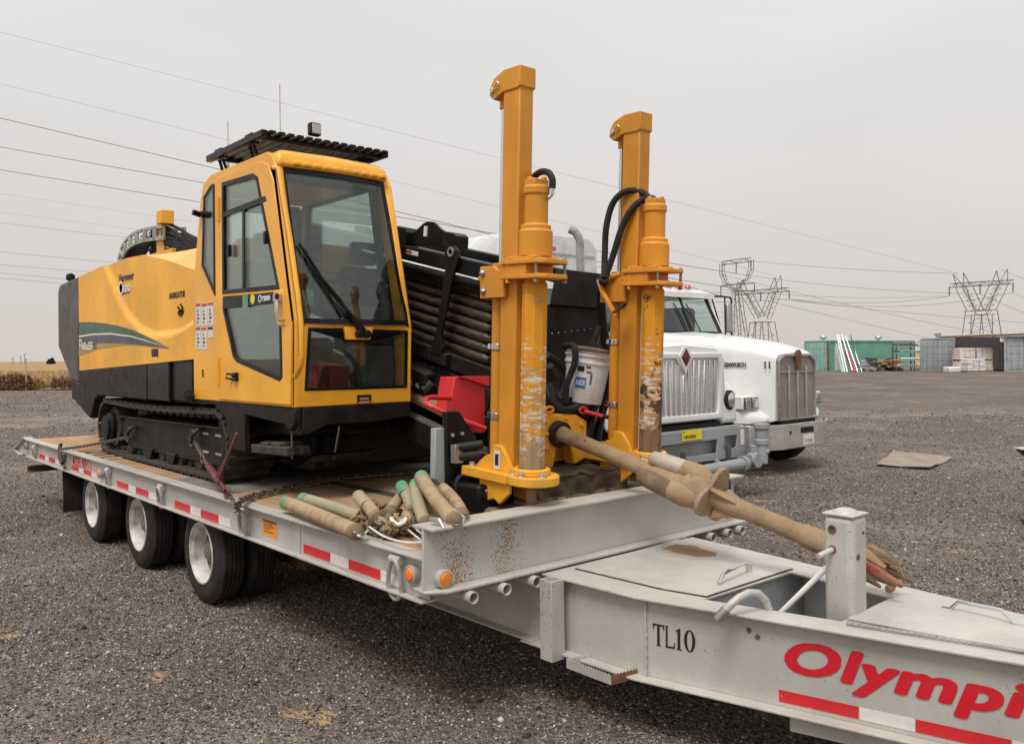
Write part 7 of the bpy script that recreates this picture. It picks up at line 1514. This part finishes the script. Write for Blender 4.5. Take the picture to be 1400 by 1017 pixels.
# ================================================================== the trucks behind
def sect(x, yc, hw_t, hw_b, zb, zt, rad=.18, crown=.04):
    """hood cross-section, a rounded arch, at station x"""
    pts = [(-hw_b, zb), (-hw_b+(hw_b-hw_t)*.6, zb+(zt-zb-rad)*.7), (-hw_t, zt-rad)]
    for k in range(1, 6): a = math.pi/2*k/5; pts.append((-hw_t+rad*(1-math.cos(a)), zt-rad+rad*math.sin(a)))
    pts.append((0, zt+crown))
    pts += [(-y, z) for y, z in reversed(pts[:-1])]
    return [Vector((x, yc+y, z)) for y, z in pts]
def rrect(yc, hw, zb, zt, r, x, n=5, ex=None):
    pts = []
    for cy, cz, a0 in ((hw-r, zt-r, 0), (-hw+r, zt-r, 90), (-hw+r, zb+r, 180), (hw-r, zb+r, 270)):
        for k in range(n+1): a = R(a0+90*k/n); pts.append(Vector((x, yc+cy+r*math.cos(a), (zt-r if a0 < 180 else zb+r)+r*math.sin(a))))
    return pts
def truck_wheel(T, x, y, side, r=.52, w=.29):
    mb = MB(); mb.lathe([(r*.55, 0), (r*.92, -.01), (r, .04), (r, w-.04), (r*.92, w+.01), (r*.55, w)], (x, y, r), (0, -side, 0), 36); W = part('wheel', mb, M['rubber'], T, smooth=30)
    mb = MB(); mb.lathe([(r*.56, .0), (r*.5, .02), (r*.46, .10), (r*.2, .06), (r*.15, .0), (0, -.01)], (x, y, r), (0, -side, 0), 28, cap0=False); part('rim', mb, M['zinc'], W)
def truck_glass(T, x0, z0, x1, z1, yc, h0, h1, nm='windshield', split=True):
    def gw(u, v): return Vector((x0+(x1-x0)*v+.05*math.sin(math.pi*u), yc+(-1+2*u)*(h0+(h1-h0)*v), z0+(z1-z0)*v))
    mb = MB(); mb.grid(gw, 12, 6); g_ = part(nm, mb, M['truckglass'], T, smooth=60)
    mb = MB(); d = Vector((.012, 0, 0))
    for a, b in (((0, 0), (1, 0)), ((0, 1), (1, 1)), ((0, 0), (0, 1)), ((1, 0), (1, 1)))+((((.5, 0), (.5, 1)),) if split else ()):
        mb.path([gw(a[0]+(b[0]-a[0])*k/8, a[1]+(b[1]-a[1])*k/8)+d for k in range(9)], .022, 6)
    part('windshield_seal', mb, M['hose'], g_)
    mb = MB()
    for u in (.42, .62): mb.path([gw(u, 0)+d*2, gw(u-.02, .45)+d*2, gw(u-.06, .8)+d*2], .012, 5)
    part('wiper', mb, M['hose'], g_)
M['zincbright'] = paint('polished_bar', (.62, .62, .62), .25, metal=.85, var=.05)
# ---- grey-bumpered tanker: sloping bars in its grille
IC, IX = 8.50, -6.52
TI = thing('tanker_truck', 'white tanker truck with slanted bar grille, grey bumper and yellow plate', 'truck', (-9.5, IC, 0))
mb = MB()
ins = [(IX, .86, .90, 1.02, 1.93, .22), (IX-.12, .97, 1.02, .98, 1.975, .24), (IX-.6, .99, 1.06, 1.0, 2.0, .24), (IX-1.45, .97, 1.05, 1.05, 2.06, .24)]
mb.loft([sect(x, IC, a, b, c, d, e) for x, a, b, c, d, e in ins]); HI = part('hood', mb, M['white'], TI, smooth=50)
# grille surround and bars
gz0, gz1, ghw = 1.10, 1.80, .745
def gout(h, z0, z1, notch): return [(IC-h*.93, z0), (IC+h*.93, z0), (IC+h, z1-.12), (IC+h*.93, z1), (IC+.17, z1+.0), (IC, z1-notch), (IC-.17, z1), (IC-h*.93, z1), (IC-h, z1-.12)]
mb = MB(); mb.prism(gout(ghw+.10, gz0-.08, gz1+.08, .0), 'x', IX-.04, IX+.035, [gout(ghw, gz0, gz1, .20)]); part('grille_surround', mb, M['white'], TI, .02, seg=3)
mb = MB(); mb.box(IX-.02, IX-.005, IC-ghw*1.02, IC+ghw*1.02, gz0-.02, gz1+.02); part('grille_screen', mb, M['blackclean'], TI)
for i in range(13):
    u = -1+2*(i+.5)/13; y = IC+u*ghw*.93; top_ = gz1-.02-(.18*max(0, 1-abs(u)*ghw/.17) if abs(u)*ghw < .17 else 0)
    mb = MB(); mb.bar((IX+.02, y-.03*u, gz0+.005), (IX+.02, y+.045*u*0-.05*(1 if u < 0 else -1)*0+.02*u, top_), .050, .014, (1, 0, 0)); part('grille_bar', mb, M['zincbright'], TI, .010)
e_ = Vector((IX+.05, IC, 1.80)); mb = MB(); mb.prism([(e_.y, e_.z-.20), (e_.y+.13, e_.z+.03), (e_.y+.05, e_.z+.15), (e_.y-.05, e_.z+.15), (e_.y-.13, e_.z+.03)], 'x', IX+.036, IX+.05); part('emblem_shield', mb, M['white'], TI, .01)
mb = MB(); mb.prism([(e_.y, e_.z-.09), (e_.y+.085, e_.z+.02), (e_.y, e_.z+.13), (e_.y-.085, e_.z+.02)], 'x', IX+.051, IX+.062); EM = part('emblem', mb, M['letterblack'], TI, .004)
mb = MB(); mb.prism([(e_.y, e_.z-.05), (e_.y+.055, e_.z+.02), (e_.y, e_.z+.09), (e_.y-.055, e_.z+.02)], 'x', IX+.063, IX+.068); part('emblem_centre', mb, M['red'], EM)
mb = MB(); mb.box(IX+.069, IX+.072, e_.y-.012, e_.y+.012, e_.z-.03, e_.z+.07); mb.box(IX+.0691, IX+.0719, e_.y-.035, e_.y+.035, e_.z+.008, e_.z+.03); part('emblem_bar', mb, M['letterblack'], EM)
for s in (-1, 1):
    mb = MB(); mb.prism([(IX+.02, .95), (IX+.0, 1.35), (IX-.12, 1.50), (IX-1.3, 1.42), (IX-1.4, 1.1), (IX-1.15, 1.1), (IX-.98, 1.22), (IX-.55, 1.24), (IX-.30, 1.05), (IX-.28, .93)], 'y', *sorted((IC+s*.80, IC+s*1.16))); part('fender', mb, M['white'], TI, .07, seg=4)
    c = Vector((IX+.01, IC+s*.985, 1.25)); mb = MB(); mb.lathe([(.13, -.05), (.13, .01), (.11, .02), (.105, .0)], c, (1, s*.18, 0), 24); o = part('headlight', mb, M['hose'], TI); mb = MB(); mb.lathe([(.105, 0), (.10, .02), (.06, .035), (0, .04)], c, (1, s*.18, 0), 24); part('lens', mb, M['chrome'], o)
    mb = MB(); mb.box(IX-.12, IX-.03, *sorted((IC+s*1.10, IC+s*1.172)), 1.22, 1.34); part('turn_signal', mb, M['amber'], TI, .01)
    truck_wheel(TI, IX-.72, IC+s*1.12, -s)
    for x in (-12.0, -13.3): truck_wheel(TI, x, IC+s*1.12, -s)
# bumper with openings
bx_ = -6.40
mb = MB(); bo = [(IC-1.18, .52), (IC+1.16, .50), (IC+1.18, .90), (IC-1.18, .92)]
mb.prism(bo, 'x', bx_-.015, bx_, [[(IC-.72, .60), (IC+.52, .60), (IC+.54, .77), (IC-.72, .77)], [(IC+.68, .62), (IC+.95, .64), (IC+.98, .80), (IC+.70, .80)], [(IC-1.02, .62), (IC-.82, .62), (IC-.82, .80), (IC-1.04, .80)]]); BI = part('bumper', mb, M['grey'], TI, .006)
mb = MB(); mb.box(bx_-.12, bx_-.016, IC-1.16, IC+1.15, .905, .918); mb.box(bx_-.13, bx_-.10, IC-1.1, IC+1.1, .55, .9); part('bumper_shelf', mb, M['grey'], TI)
mb = MB(); mb.box(bx_-.5, bx_-.14, IC-.8, IC+.8, .5, .98); part('radiator_duct', mb, M['blackclean'], TI)
for y in (IC-.2, IC+.74):
    mb = MB(); mb.box(bx_, bx_+.05, y-.03, y+.03, .48, .68); part('tow_pin', mb, M['charcoal'], TI, .008)
mb = MB(); a, b = px(939, 591, X=bx_+.012), px(963, 601, X=bx_+.012); a, b = Vector((0, IC-.20, .93)), Vector((0, IC+.20, .80)); mb.box(bx_+.008, bx_+.012, a.y, b.y, b.z, a.z); LPt = part('number_plate', mb, M['yellowplate'], TI)
t = text_mb('10643064', .062, (bx_+.0135, a.y+.02, .825), (0, 1, 0), (0, 0, 1), depth=.0006, bold=.001, sx=1.05); part('lettering', t, M['letterblack'], LPt, smooth=None)
t = text_mb('MN', .025, (bx_+.0135, a.y+.02, .90), (0, 1, 0), (0, 0, 1), depth=.0006); part('lettering', t, M['letterblack'], LPt, smooth=None)
mb = MB(); mb.box(bx_, bx_+.006, IC+1.05, IC+1.13, .66, .86); part('reflector', mb, M['letterwhite'], TI, .01)
# spray bar and valve in front of the bumper
mb = MB(); mb.tube((bx_+.14, IC-.9, .42), (bx_+.14, IC+.98, .44), .075, 22); mb.tube((bx_+.14, IC+.86, .44), (bx_+.14, IC+.93, .44), .10, 20); SBp = part('spray_bar', mb, M['grey'], TI, .004)
mb = MB(); v0 = Vector((bx_+.16, IC+1.10, .46)); mb.lathe([(.09, -.10), (.11, -.06), (.11, .06), (.09, .10)], v0, (0, 1, 0), 16); mb.tube(v0+UP*.05, v0+UP*.20, .05, 12); mb.lathe([(.10, .0), (.10, .05)], v0+Vector((.06, -.05, .02)), (1, 0, 0), 12); mb.tube(v0+Vector((-.05, .12, .05)), v0+Vector((.1, .22, .12)), .03, 10)
mb.tube(v0+Vector((0, .18, -.05)), v0+Vector((0, .20, .20)), .085, 18); mb.lathe([(.10, 0), (.10, .06), (.085, .07), (.085, .20), (.105, .21), (.105, .27), (.08, .275)], v0+Vector((0, .20, .20)), UP, 20); part('valve', mb, M['grey'], SBp, .004)
for y in np.linspace(IC-1.0, IC+.75, 22):
    mb = MB(); mb.box(bx_-.02, bx_+.01, y, y+.04, .47, .50); part('bumper_tooth', mb, M['hose'], TI)
for y in (IC-.6, IC, IC+.5): mb = MB(); mb.bar((bx_-.05, y, .52), (bx_+.14, y, .44), .05, .04); part('bar_bracket', mb, M['grey'], TI)
# cab
xc0 = IX-1.45
mb = MB(); mb.loft([rrect(IC, 1.0, 1.0, 2.06, .1, xc0), rrect(IC, 1.04, 1.0, 2.10, .1, xc0-.1), rrect(IC, 1.04, 1.0, 2.12, .1, xc0-1.5)]); part('cab_lower', mb, M['white'], TI, smooth=50)
mb = MB()
for s in (-1, 1):
    mb.bar((xc0-.08, IC+s*.98, 2.08), (xc0-.52, IC+s*.90, 2.82), .08, .08); mb.bar((xc0-1.42, IC+s*.98, 2.08), (xc0-1.42, IC+s*.92, 2.82), .14, .10)
mb.bar((xc0-1.46, IC-.98, 2.45), (xc0-1.46, IC+.98, 2.45), .06, .72); part('cab_pillar', mb, M['white'], TI, .02)
mb = MB(); mb.loft([rrect(IC, .96, 2.78, 2.93, .07, xc0-.42), rrect(IC, .99, 2.78, 3.02, .1, xc0-.7), rrect(IC, .99, 2.78, 3.02, .1, xc0-1.5)]); part('cab_roof', mb, M['white'], TI, smooth=50)
truck_glass(TI, xc0-.07, 2.10, xc0-.50, 2.80, IC, .93, .86)
for s in (-1, 1):
    mb = MB(); mb.prism([(xc0-.22, 2.12), (xc0-1.35, 2.12), (xc0-1.35, 2.78), (xc0-.55, 2.78)], 'y', IC+s*.955, IC+s*.955+.006); part('side_window', mb, M['truckglass'], TI)
mb = MB(); mb.box(xc0-1.2, xc0-.75, IC+.25, IC+.75, 1.9, 2.6); mb.box(xc0-1.2, xc0-.75, IC-.75, IC-.25, 1.9, 2.6); part('seat', mb, M['seat'], TI, .05)
# tank and frame
def se(x, hw, zc_, hz, p=2.7): return [Vector((x, IC+.02+hw*math.copysign(abs(math.cos(t))**(2/p), math.cos(t)), zc_+hz*math.copysign(abs(math.sin(t))**(2/p), math.sin(t)))) for t in [k*2*math.pi/44 for k in range(44)]]
mb = MB(); mb.loft([se(-9.66, 1.0, 2.52, 1.12), se(-9.72, 1.10, 2.52, 1.2), se(-14.0, 1.10, 2.52, 1.2), se(-14.06, 1.0, 2.52, 1.12)]); TKI = part('tank', mb, M['tankwhite'], TI, smooth=50)
a = px(757, 340, X=-9.62); mb = MB(); mb.box(-9.66, -9.60, a.y-.10, a.y+.04, a.z-.035, a.z+.035); part('marker_light', mb, M['redlens'], TKI, .01)
mb = MB(); mb.box(-14.0, IX-.3, IC-.45, IC-.35, .75, 1.0); mb.box(-14.0, IX-.3, IC+.35, IC+.45, .75, 1.0); mb.box(-13.9, -9.7, IC-.5, IC+.5, 1.0, 1.4); part('chassis', mb, M['black'], TI, .01)
# ---- long-nosed tractor with flat upright grille
KC, KX = 12.03, -7.05
TK = thing('tractor_truck', 'white long nosed tractor truck with upright tan grille and chrome bumper', 'truck', (-9.5, KC, 0))
mb = MB()
ks = [(KX, .555, .60, .83, 1.84, .10), (KX-.10, .60, .66, .80, 1.90, .13), (KX-.55, .70, .84, .78, 2.03, .2), (KX-1.2, .82, .98, .80, 2.13, .24), (KX-1.95, .93, 1.02, .9, 2.22, .26)]
mb.loft([sect(x, KC, a, b, c, d, e, .03) for x, a, b, c, d, e in ks]); HK = part('hood', mb, M['white'], TK, smooth=50)
M['kgrille'] = paint('grille_mesh', (.33, .285, .245), .5, metal=.45, dirt=(.20, .165, .13), damt=.5, dscale=6, bmp=.6, bscale=130)
gpoly = [(KC-.50, .85), (KC+.50, .85), (KC+.50, 1.73), (KC+.36, 1.80), (KC-.36, 1.80), (KC-.50, 1.73)]
mb = MB(); mb.prism([(KC-.545, .82), (KC+.545, .82), (KC+.545, 1.76), (KC+.39, 1.845), (KC-.39, 1.845), (KC-.545, 1.76)], 'x', KX-.02, KX+.05, [gpoly]); part('grille_surround', mb, M['steel'], TK, .012)
mb = MB(); mb.prism(gpoly, 'x', KX, KX+.02); GK = part('grille', mb, M['kgrille'], TK)
for y in (-.25, 0, .25): mb = MB(); mb.box(KX+.021, KX+.05, KC+y-.018, KC+y+.018, .86, 1.66); part('grille_bar', mb, M['zinc'], GK, .006)
mb = MB(); mb.box(KX+.021, KX+.04, KC-.49, KC+.49, 1.55, 1.575); part('grille_bar', mb, M['kgrille'], GK, .004)
mb = MB(); mb.prism([(KC-.05, 1.60), (KC+.05, 1.60), (KC+.07, 1.86), (KC+.03, 1.91), (KC-.03, 1.91), (KC-.07, 1.86)], 'x', KX+.03, KX+.075); part('emblem', mb, M['rusty'], TK, .01)
for s in (-1, 1):
    mb = MB(); mb.loft([[Vector((x, KC+s*y, z)) for y, z in ((w0, zb), (w1, zb), (w1, zt-.05), (w1-.06, zt), (w0, zt+.03))] for x, w0, w1, zb, zt in ((KX-.06, .57, .78, .80, .88), (KX-.18, .58, 1.04, .78, .95), (KX-.35, .6, 1.14, .78, 1.05), (KX-.75, .7, 1.2, 1.05, 1.22), (KX-1.3, .8, 1.2, 1.1, 1.25), (KX-1.75, .9, 1.2, .8, 1.1))]); part('fender', mb, M['white'], TK, .03, seg=3, smooth=50)
    c = Vector((KX-.20, KC+s*.93, 1.10)); mb = MB(); mb.box(c.x-.2, c.x, c.y-.21, c.y+.21, c.z-.09, c.z+.12); HL = part('headlight', mb, M['white'], TK, .02)
    mb = MB(); mb.box(c.x+.001, c.x+.012, c.y-.19, c.y+.19, c.z-.075, c.z+.09); part('headlight_bezel', mb, M['charcoal'], HL, .006)
    for k in (-1, 1): mb = MB(); mb.box(c.x+.013, c.x+.028, c.y+k*.09-.07, c.y+k*.09+.07, c.z-.06, c.z+.075); part('lens', mb, M['chrome'], HL, .01)
    truck_wheel(TK, KX-1.05, KC+s*1.12, -s)
    for x in (-13.6, -14.9): truck_wheel(TK, x, KC+s*1.2, -s)
bp = [(KX-.30, -1.20), (KX-.10, -1.12), (KX+.08, -.80), (KX+.14, -.62), (KX+.14, .62), (KX+.10, .80), (KX-.05, 1.05), (KX-.15, 1.15)]
mb = MB(); mb.prism([(x, KC+y) for x, y in bp]+[(x-.02, KC+y*.985) for x, y in reversed(bp)], 'z', .40, .78); BKm = part('bumper', mb, M['kbumper'], TK, .008)
mb = MB(); mb.box(KX+.135, KX+.145, KC-.1, KC+.28, .62, .71); mb.box(KX+.135, KX+.145, KC-.42, KC-.37, .62, .67); part('bumper_opening', mb, M['blackclean'], TK, .006)
mb = MB(); mb.box(KX+.141, KX+.146, KC-.02, KC+.28, .44, .59); LK_ = part('number_plate', mb, M['letterwhite'], TK)
t = text_mb('Y1D45', .085, (KX+.1475, KC-.0, .465), (0, 1, 0), (0, 0, 1), depth=.0005, bold=.001); part('lettering', t, M['charcoal'], LK_, smooth=None)
mb = MB(); mb.box(KX-.25, KX+.05, KC-.5, KC+.5, .62, .83); part('bumper_gap', mb, M['blackclean'], TK)
mb = MB(); mb.box(-15.5, KX-.2, KC-.45, KC-.35, .7, .95); mb.box(-15.5, KX-.2, KC+.35, KC+.45, .7, .95); part('chassis', mb, M['black'], TK, .01)
# side lettering
def onhood(x, y):
    p = px(x, y, D=14.0); best = None
    for d in np.linspace(12, 17, 240):
        q = px(x, y, D=d); u = (KX-q.x)/1.95; hw = .60+.42*max(0, min(1, u)); 
        if abs(q.y-(KC-hw)) < .03: best = q; break
    return best or p
a, b = onhood(989, 501), onhood(1021, 501)
if a and b:
    t = text_mb('KENWORTH', .085, (0, 0, 0), (1, 0, 0), (0, 0, 1), depth=.004, bold=.004); wd = max(v.x for v in t.v); d = (b-a); t.v = [a+d*(v.x/wd)+UP*v.z+Vector((0, v.y-.02, 0)) for v in t.v]; part('lettering', t, M['charcoal'], HK, smooth=None)
a = onhood(1044, 503.5); t = text_mb('11', .15, (0, 0, 0), (1, 0, 0), (0, 0, 1), depth=.004, bold=.003); t.v = [a+(onhood(1052, 503.5)-a)*(v.x/.10)+UP*v.z+Vector((0, v.y-.02, 0)) for v in t.v]; part('lettering', t, M['letterblack'], HK, smooth=None)
# cab
kx0 = KX-1.95
mb = MB(); mb.loft([rrect(KC, .98, .95, 2.22, .1, kx0), rrect(KC, 1.02, .95, 2.26, .1, kx0-.12), rrect(KC, 1.02, .95, 2.26, .1, kx0-1.5)]); part('cab_lower', mb, M['white'], TK, smooth=50)
mb = MB()
for s in (-1, 1):
    mb.bar((kx0-.08, KC+s*.95, 2.22), (kx0-.38, KC+s*.90, 2.90), .07, .08); mb.bar((kx0-1.42, KC+s*.97, 2.24), (kx0-1.42, KC+s*.92, 2.90), .14, .10)
mb.bar((kx0-1.46, KC-.97, 2.55), (kx0-1.46, KC-.45, 2.55), .06, .68); mb.bar((kx0-1.46, KC+.45, 2.55), (kx0-1.46, KC+.97, 2.55), .06, .68); mb.bar((kx0-1.46, KC-.45, 2.3), (kx0-1.46, KC+.45, 2.3), .06, .2); part('cab_pillar', mb, M['white'], TK, .02)
mb = MB(); mb.loft([rrect(KC, .92, 2.86, 2.95, .04, kx0-.20), rrect(KC, .97, 2.87, 3.05, .08, kx0-.5), rrect(KC, .98, 2.87, 3.07, .1, kx0-1.5)]); RKf = part('cab_roof', mb, M['white'], TK, smooth=50)
truck_glass(TK, kx0-.06, 2.24, kx0-.36, 2.88, KC, .90, .85)
for y in (-.55, -.28, 0, .28, .55): mb = MB(); mb.lathe([(.07, 0), (.06, .05), (.03, .07), (0, .075)], (kx0-.52, KC+y, 3.055), UP, 14); part('roof_light', mb, M['redlens'], RKf, smooth=60)
mb = MB(); mb.box(kx0-.9, kx0-.45, KC+.2, KC+.7, 1.9, 2.7); mb.box(kx0-.9, kx0-.45, KC-.7, KC-.2, 1.9, 2.7); part('seat', mb, M['seat'], TK, .05)
for s in (-1, 1):
    mb = MB(); mb.prism([(kx0-.16, 2.27), (kx0-1.35, 2.27), (kx0-1.35, 2.86), (kx0-.40, 2.86)], 'y', KC+s*.945, KC+s*.945+.006); part('side_window', mb, M['truckglass'], TK)
    x_, y_ = kx0-.22, KC+s*1.42
    mb = MB(); mb.path([(x_-.1, KC+s*.95, 2.92), (x_, KC+s*1.2, 2.92), (x_, y_+s*.02, 2.91), (x_, y_+s*.06, 2.86), (x_, y_+s*.06, 2.16), (x_, y_, 2.12), (x_, KC+s*1.2, 2.13), (x_-.05, KC+s*1.0, 2.13)], .018, 8); mb.path([(x_, KC+s*1.27, 2.92), (x_, KC+s*1.28, 2.13)], .014, 8); mb.path([(x_-.08, KC+s*.98, 2.88), (x_, KC+s*1.22, 2.15)], .014, 8); MR = part('mirror_arm', mb, M['hose'], TK)
    mb = MB(); mb.box(x_-.06, x_+.03, *sorted((y_-.09, y_+.05)), 2.25, 2.80); part('mirror', mb, M['zinc'], MR, .03)
# exhaust stack
a = px(794, 400, X=-10.75); st_ = MB(); b = px(794, 332, X=-10.75)
st_.path([(-10.75, a.y, 1.2), (-10.75, a.y, b.z-.05), (-10.755, a.y-.02, b.z+.08), (-10.80, a.y-.09, b.z+.20), (-10.86, a.y-.17, b.z+.24)], [.075, .075, .075, .074, .072], 20); part('exhaust_stack', st_, M['steel'], TK, smooth=50)
# ---- white trailer behind the tractor
BT = thing('box_trailer', 'tall white trailer with rounded roof edge parked behind the tractor truck', 'trailer', (-18, KC, 0))
mb = MB(); tz = px(805, 326, X=-12.4).z
mb.loft([rrect(KC, 1.18, 1.25, tz-.03, .34, -12.36), rrect(KC, 1.26, 1.2, tz, .36, -12.46), rrect(KC, 1.26, 1.2, tz, .36, -24)]); bxx = part('body', mb, M['tankwhite'], BT, smooth=40)
mb = MB(); mb.box(-12.35, -12.34, KC-1.1, KC+1.1, tz-.42, tz-.38); part('seam_strip', mb, M['zinc'], bxx)
mb = MB(); mb.box(-23.5, -12.6, KC-.6, KC+.6, 1.0, 1.2); mb.box(-14.6, -14.4, KC-.6, KC-.45, 0, 1.0); mb.box(-14.6, -14.4, KC+.45, KC+.6, 0, 1.0); part('chassis', mb, M['black'], BT)
for x in (-21.6, -22.9):
    for s in (-1, 1): truck_wheel(BT, x, KC+s*1.2, -s)
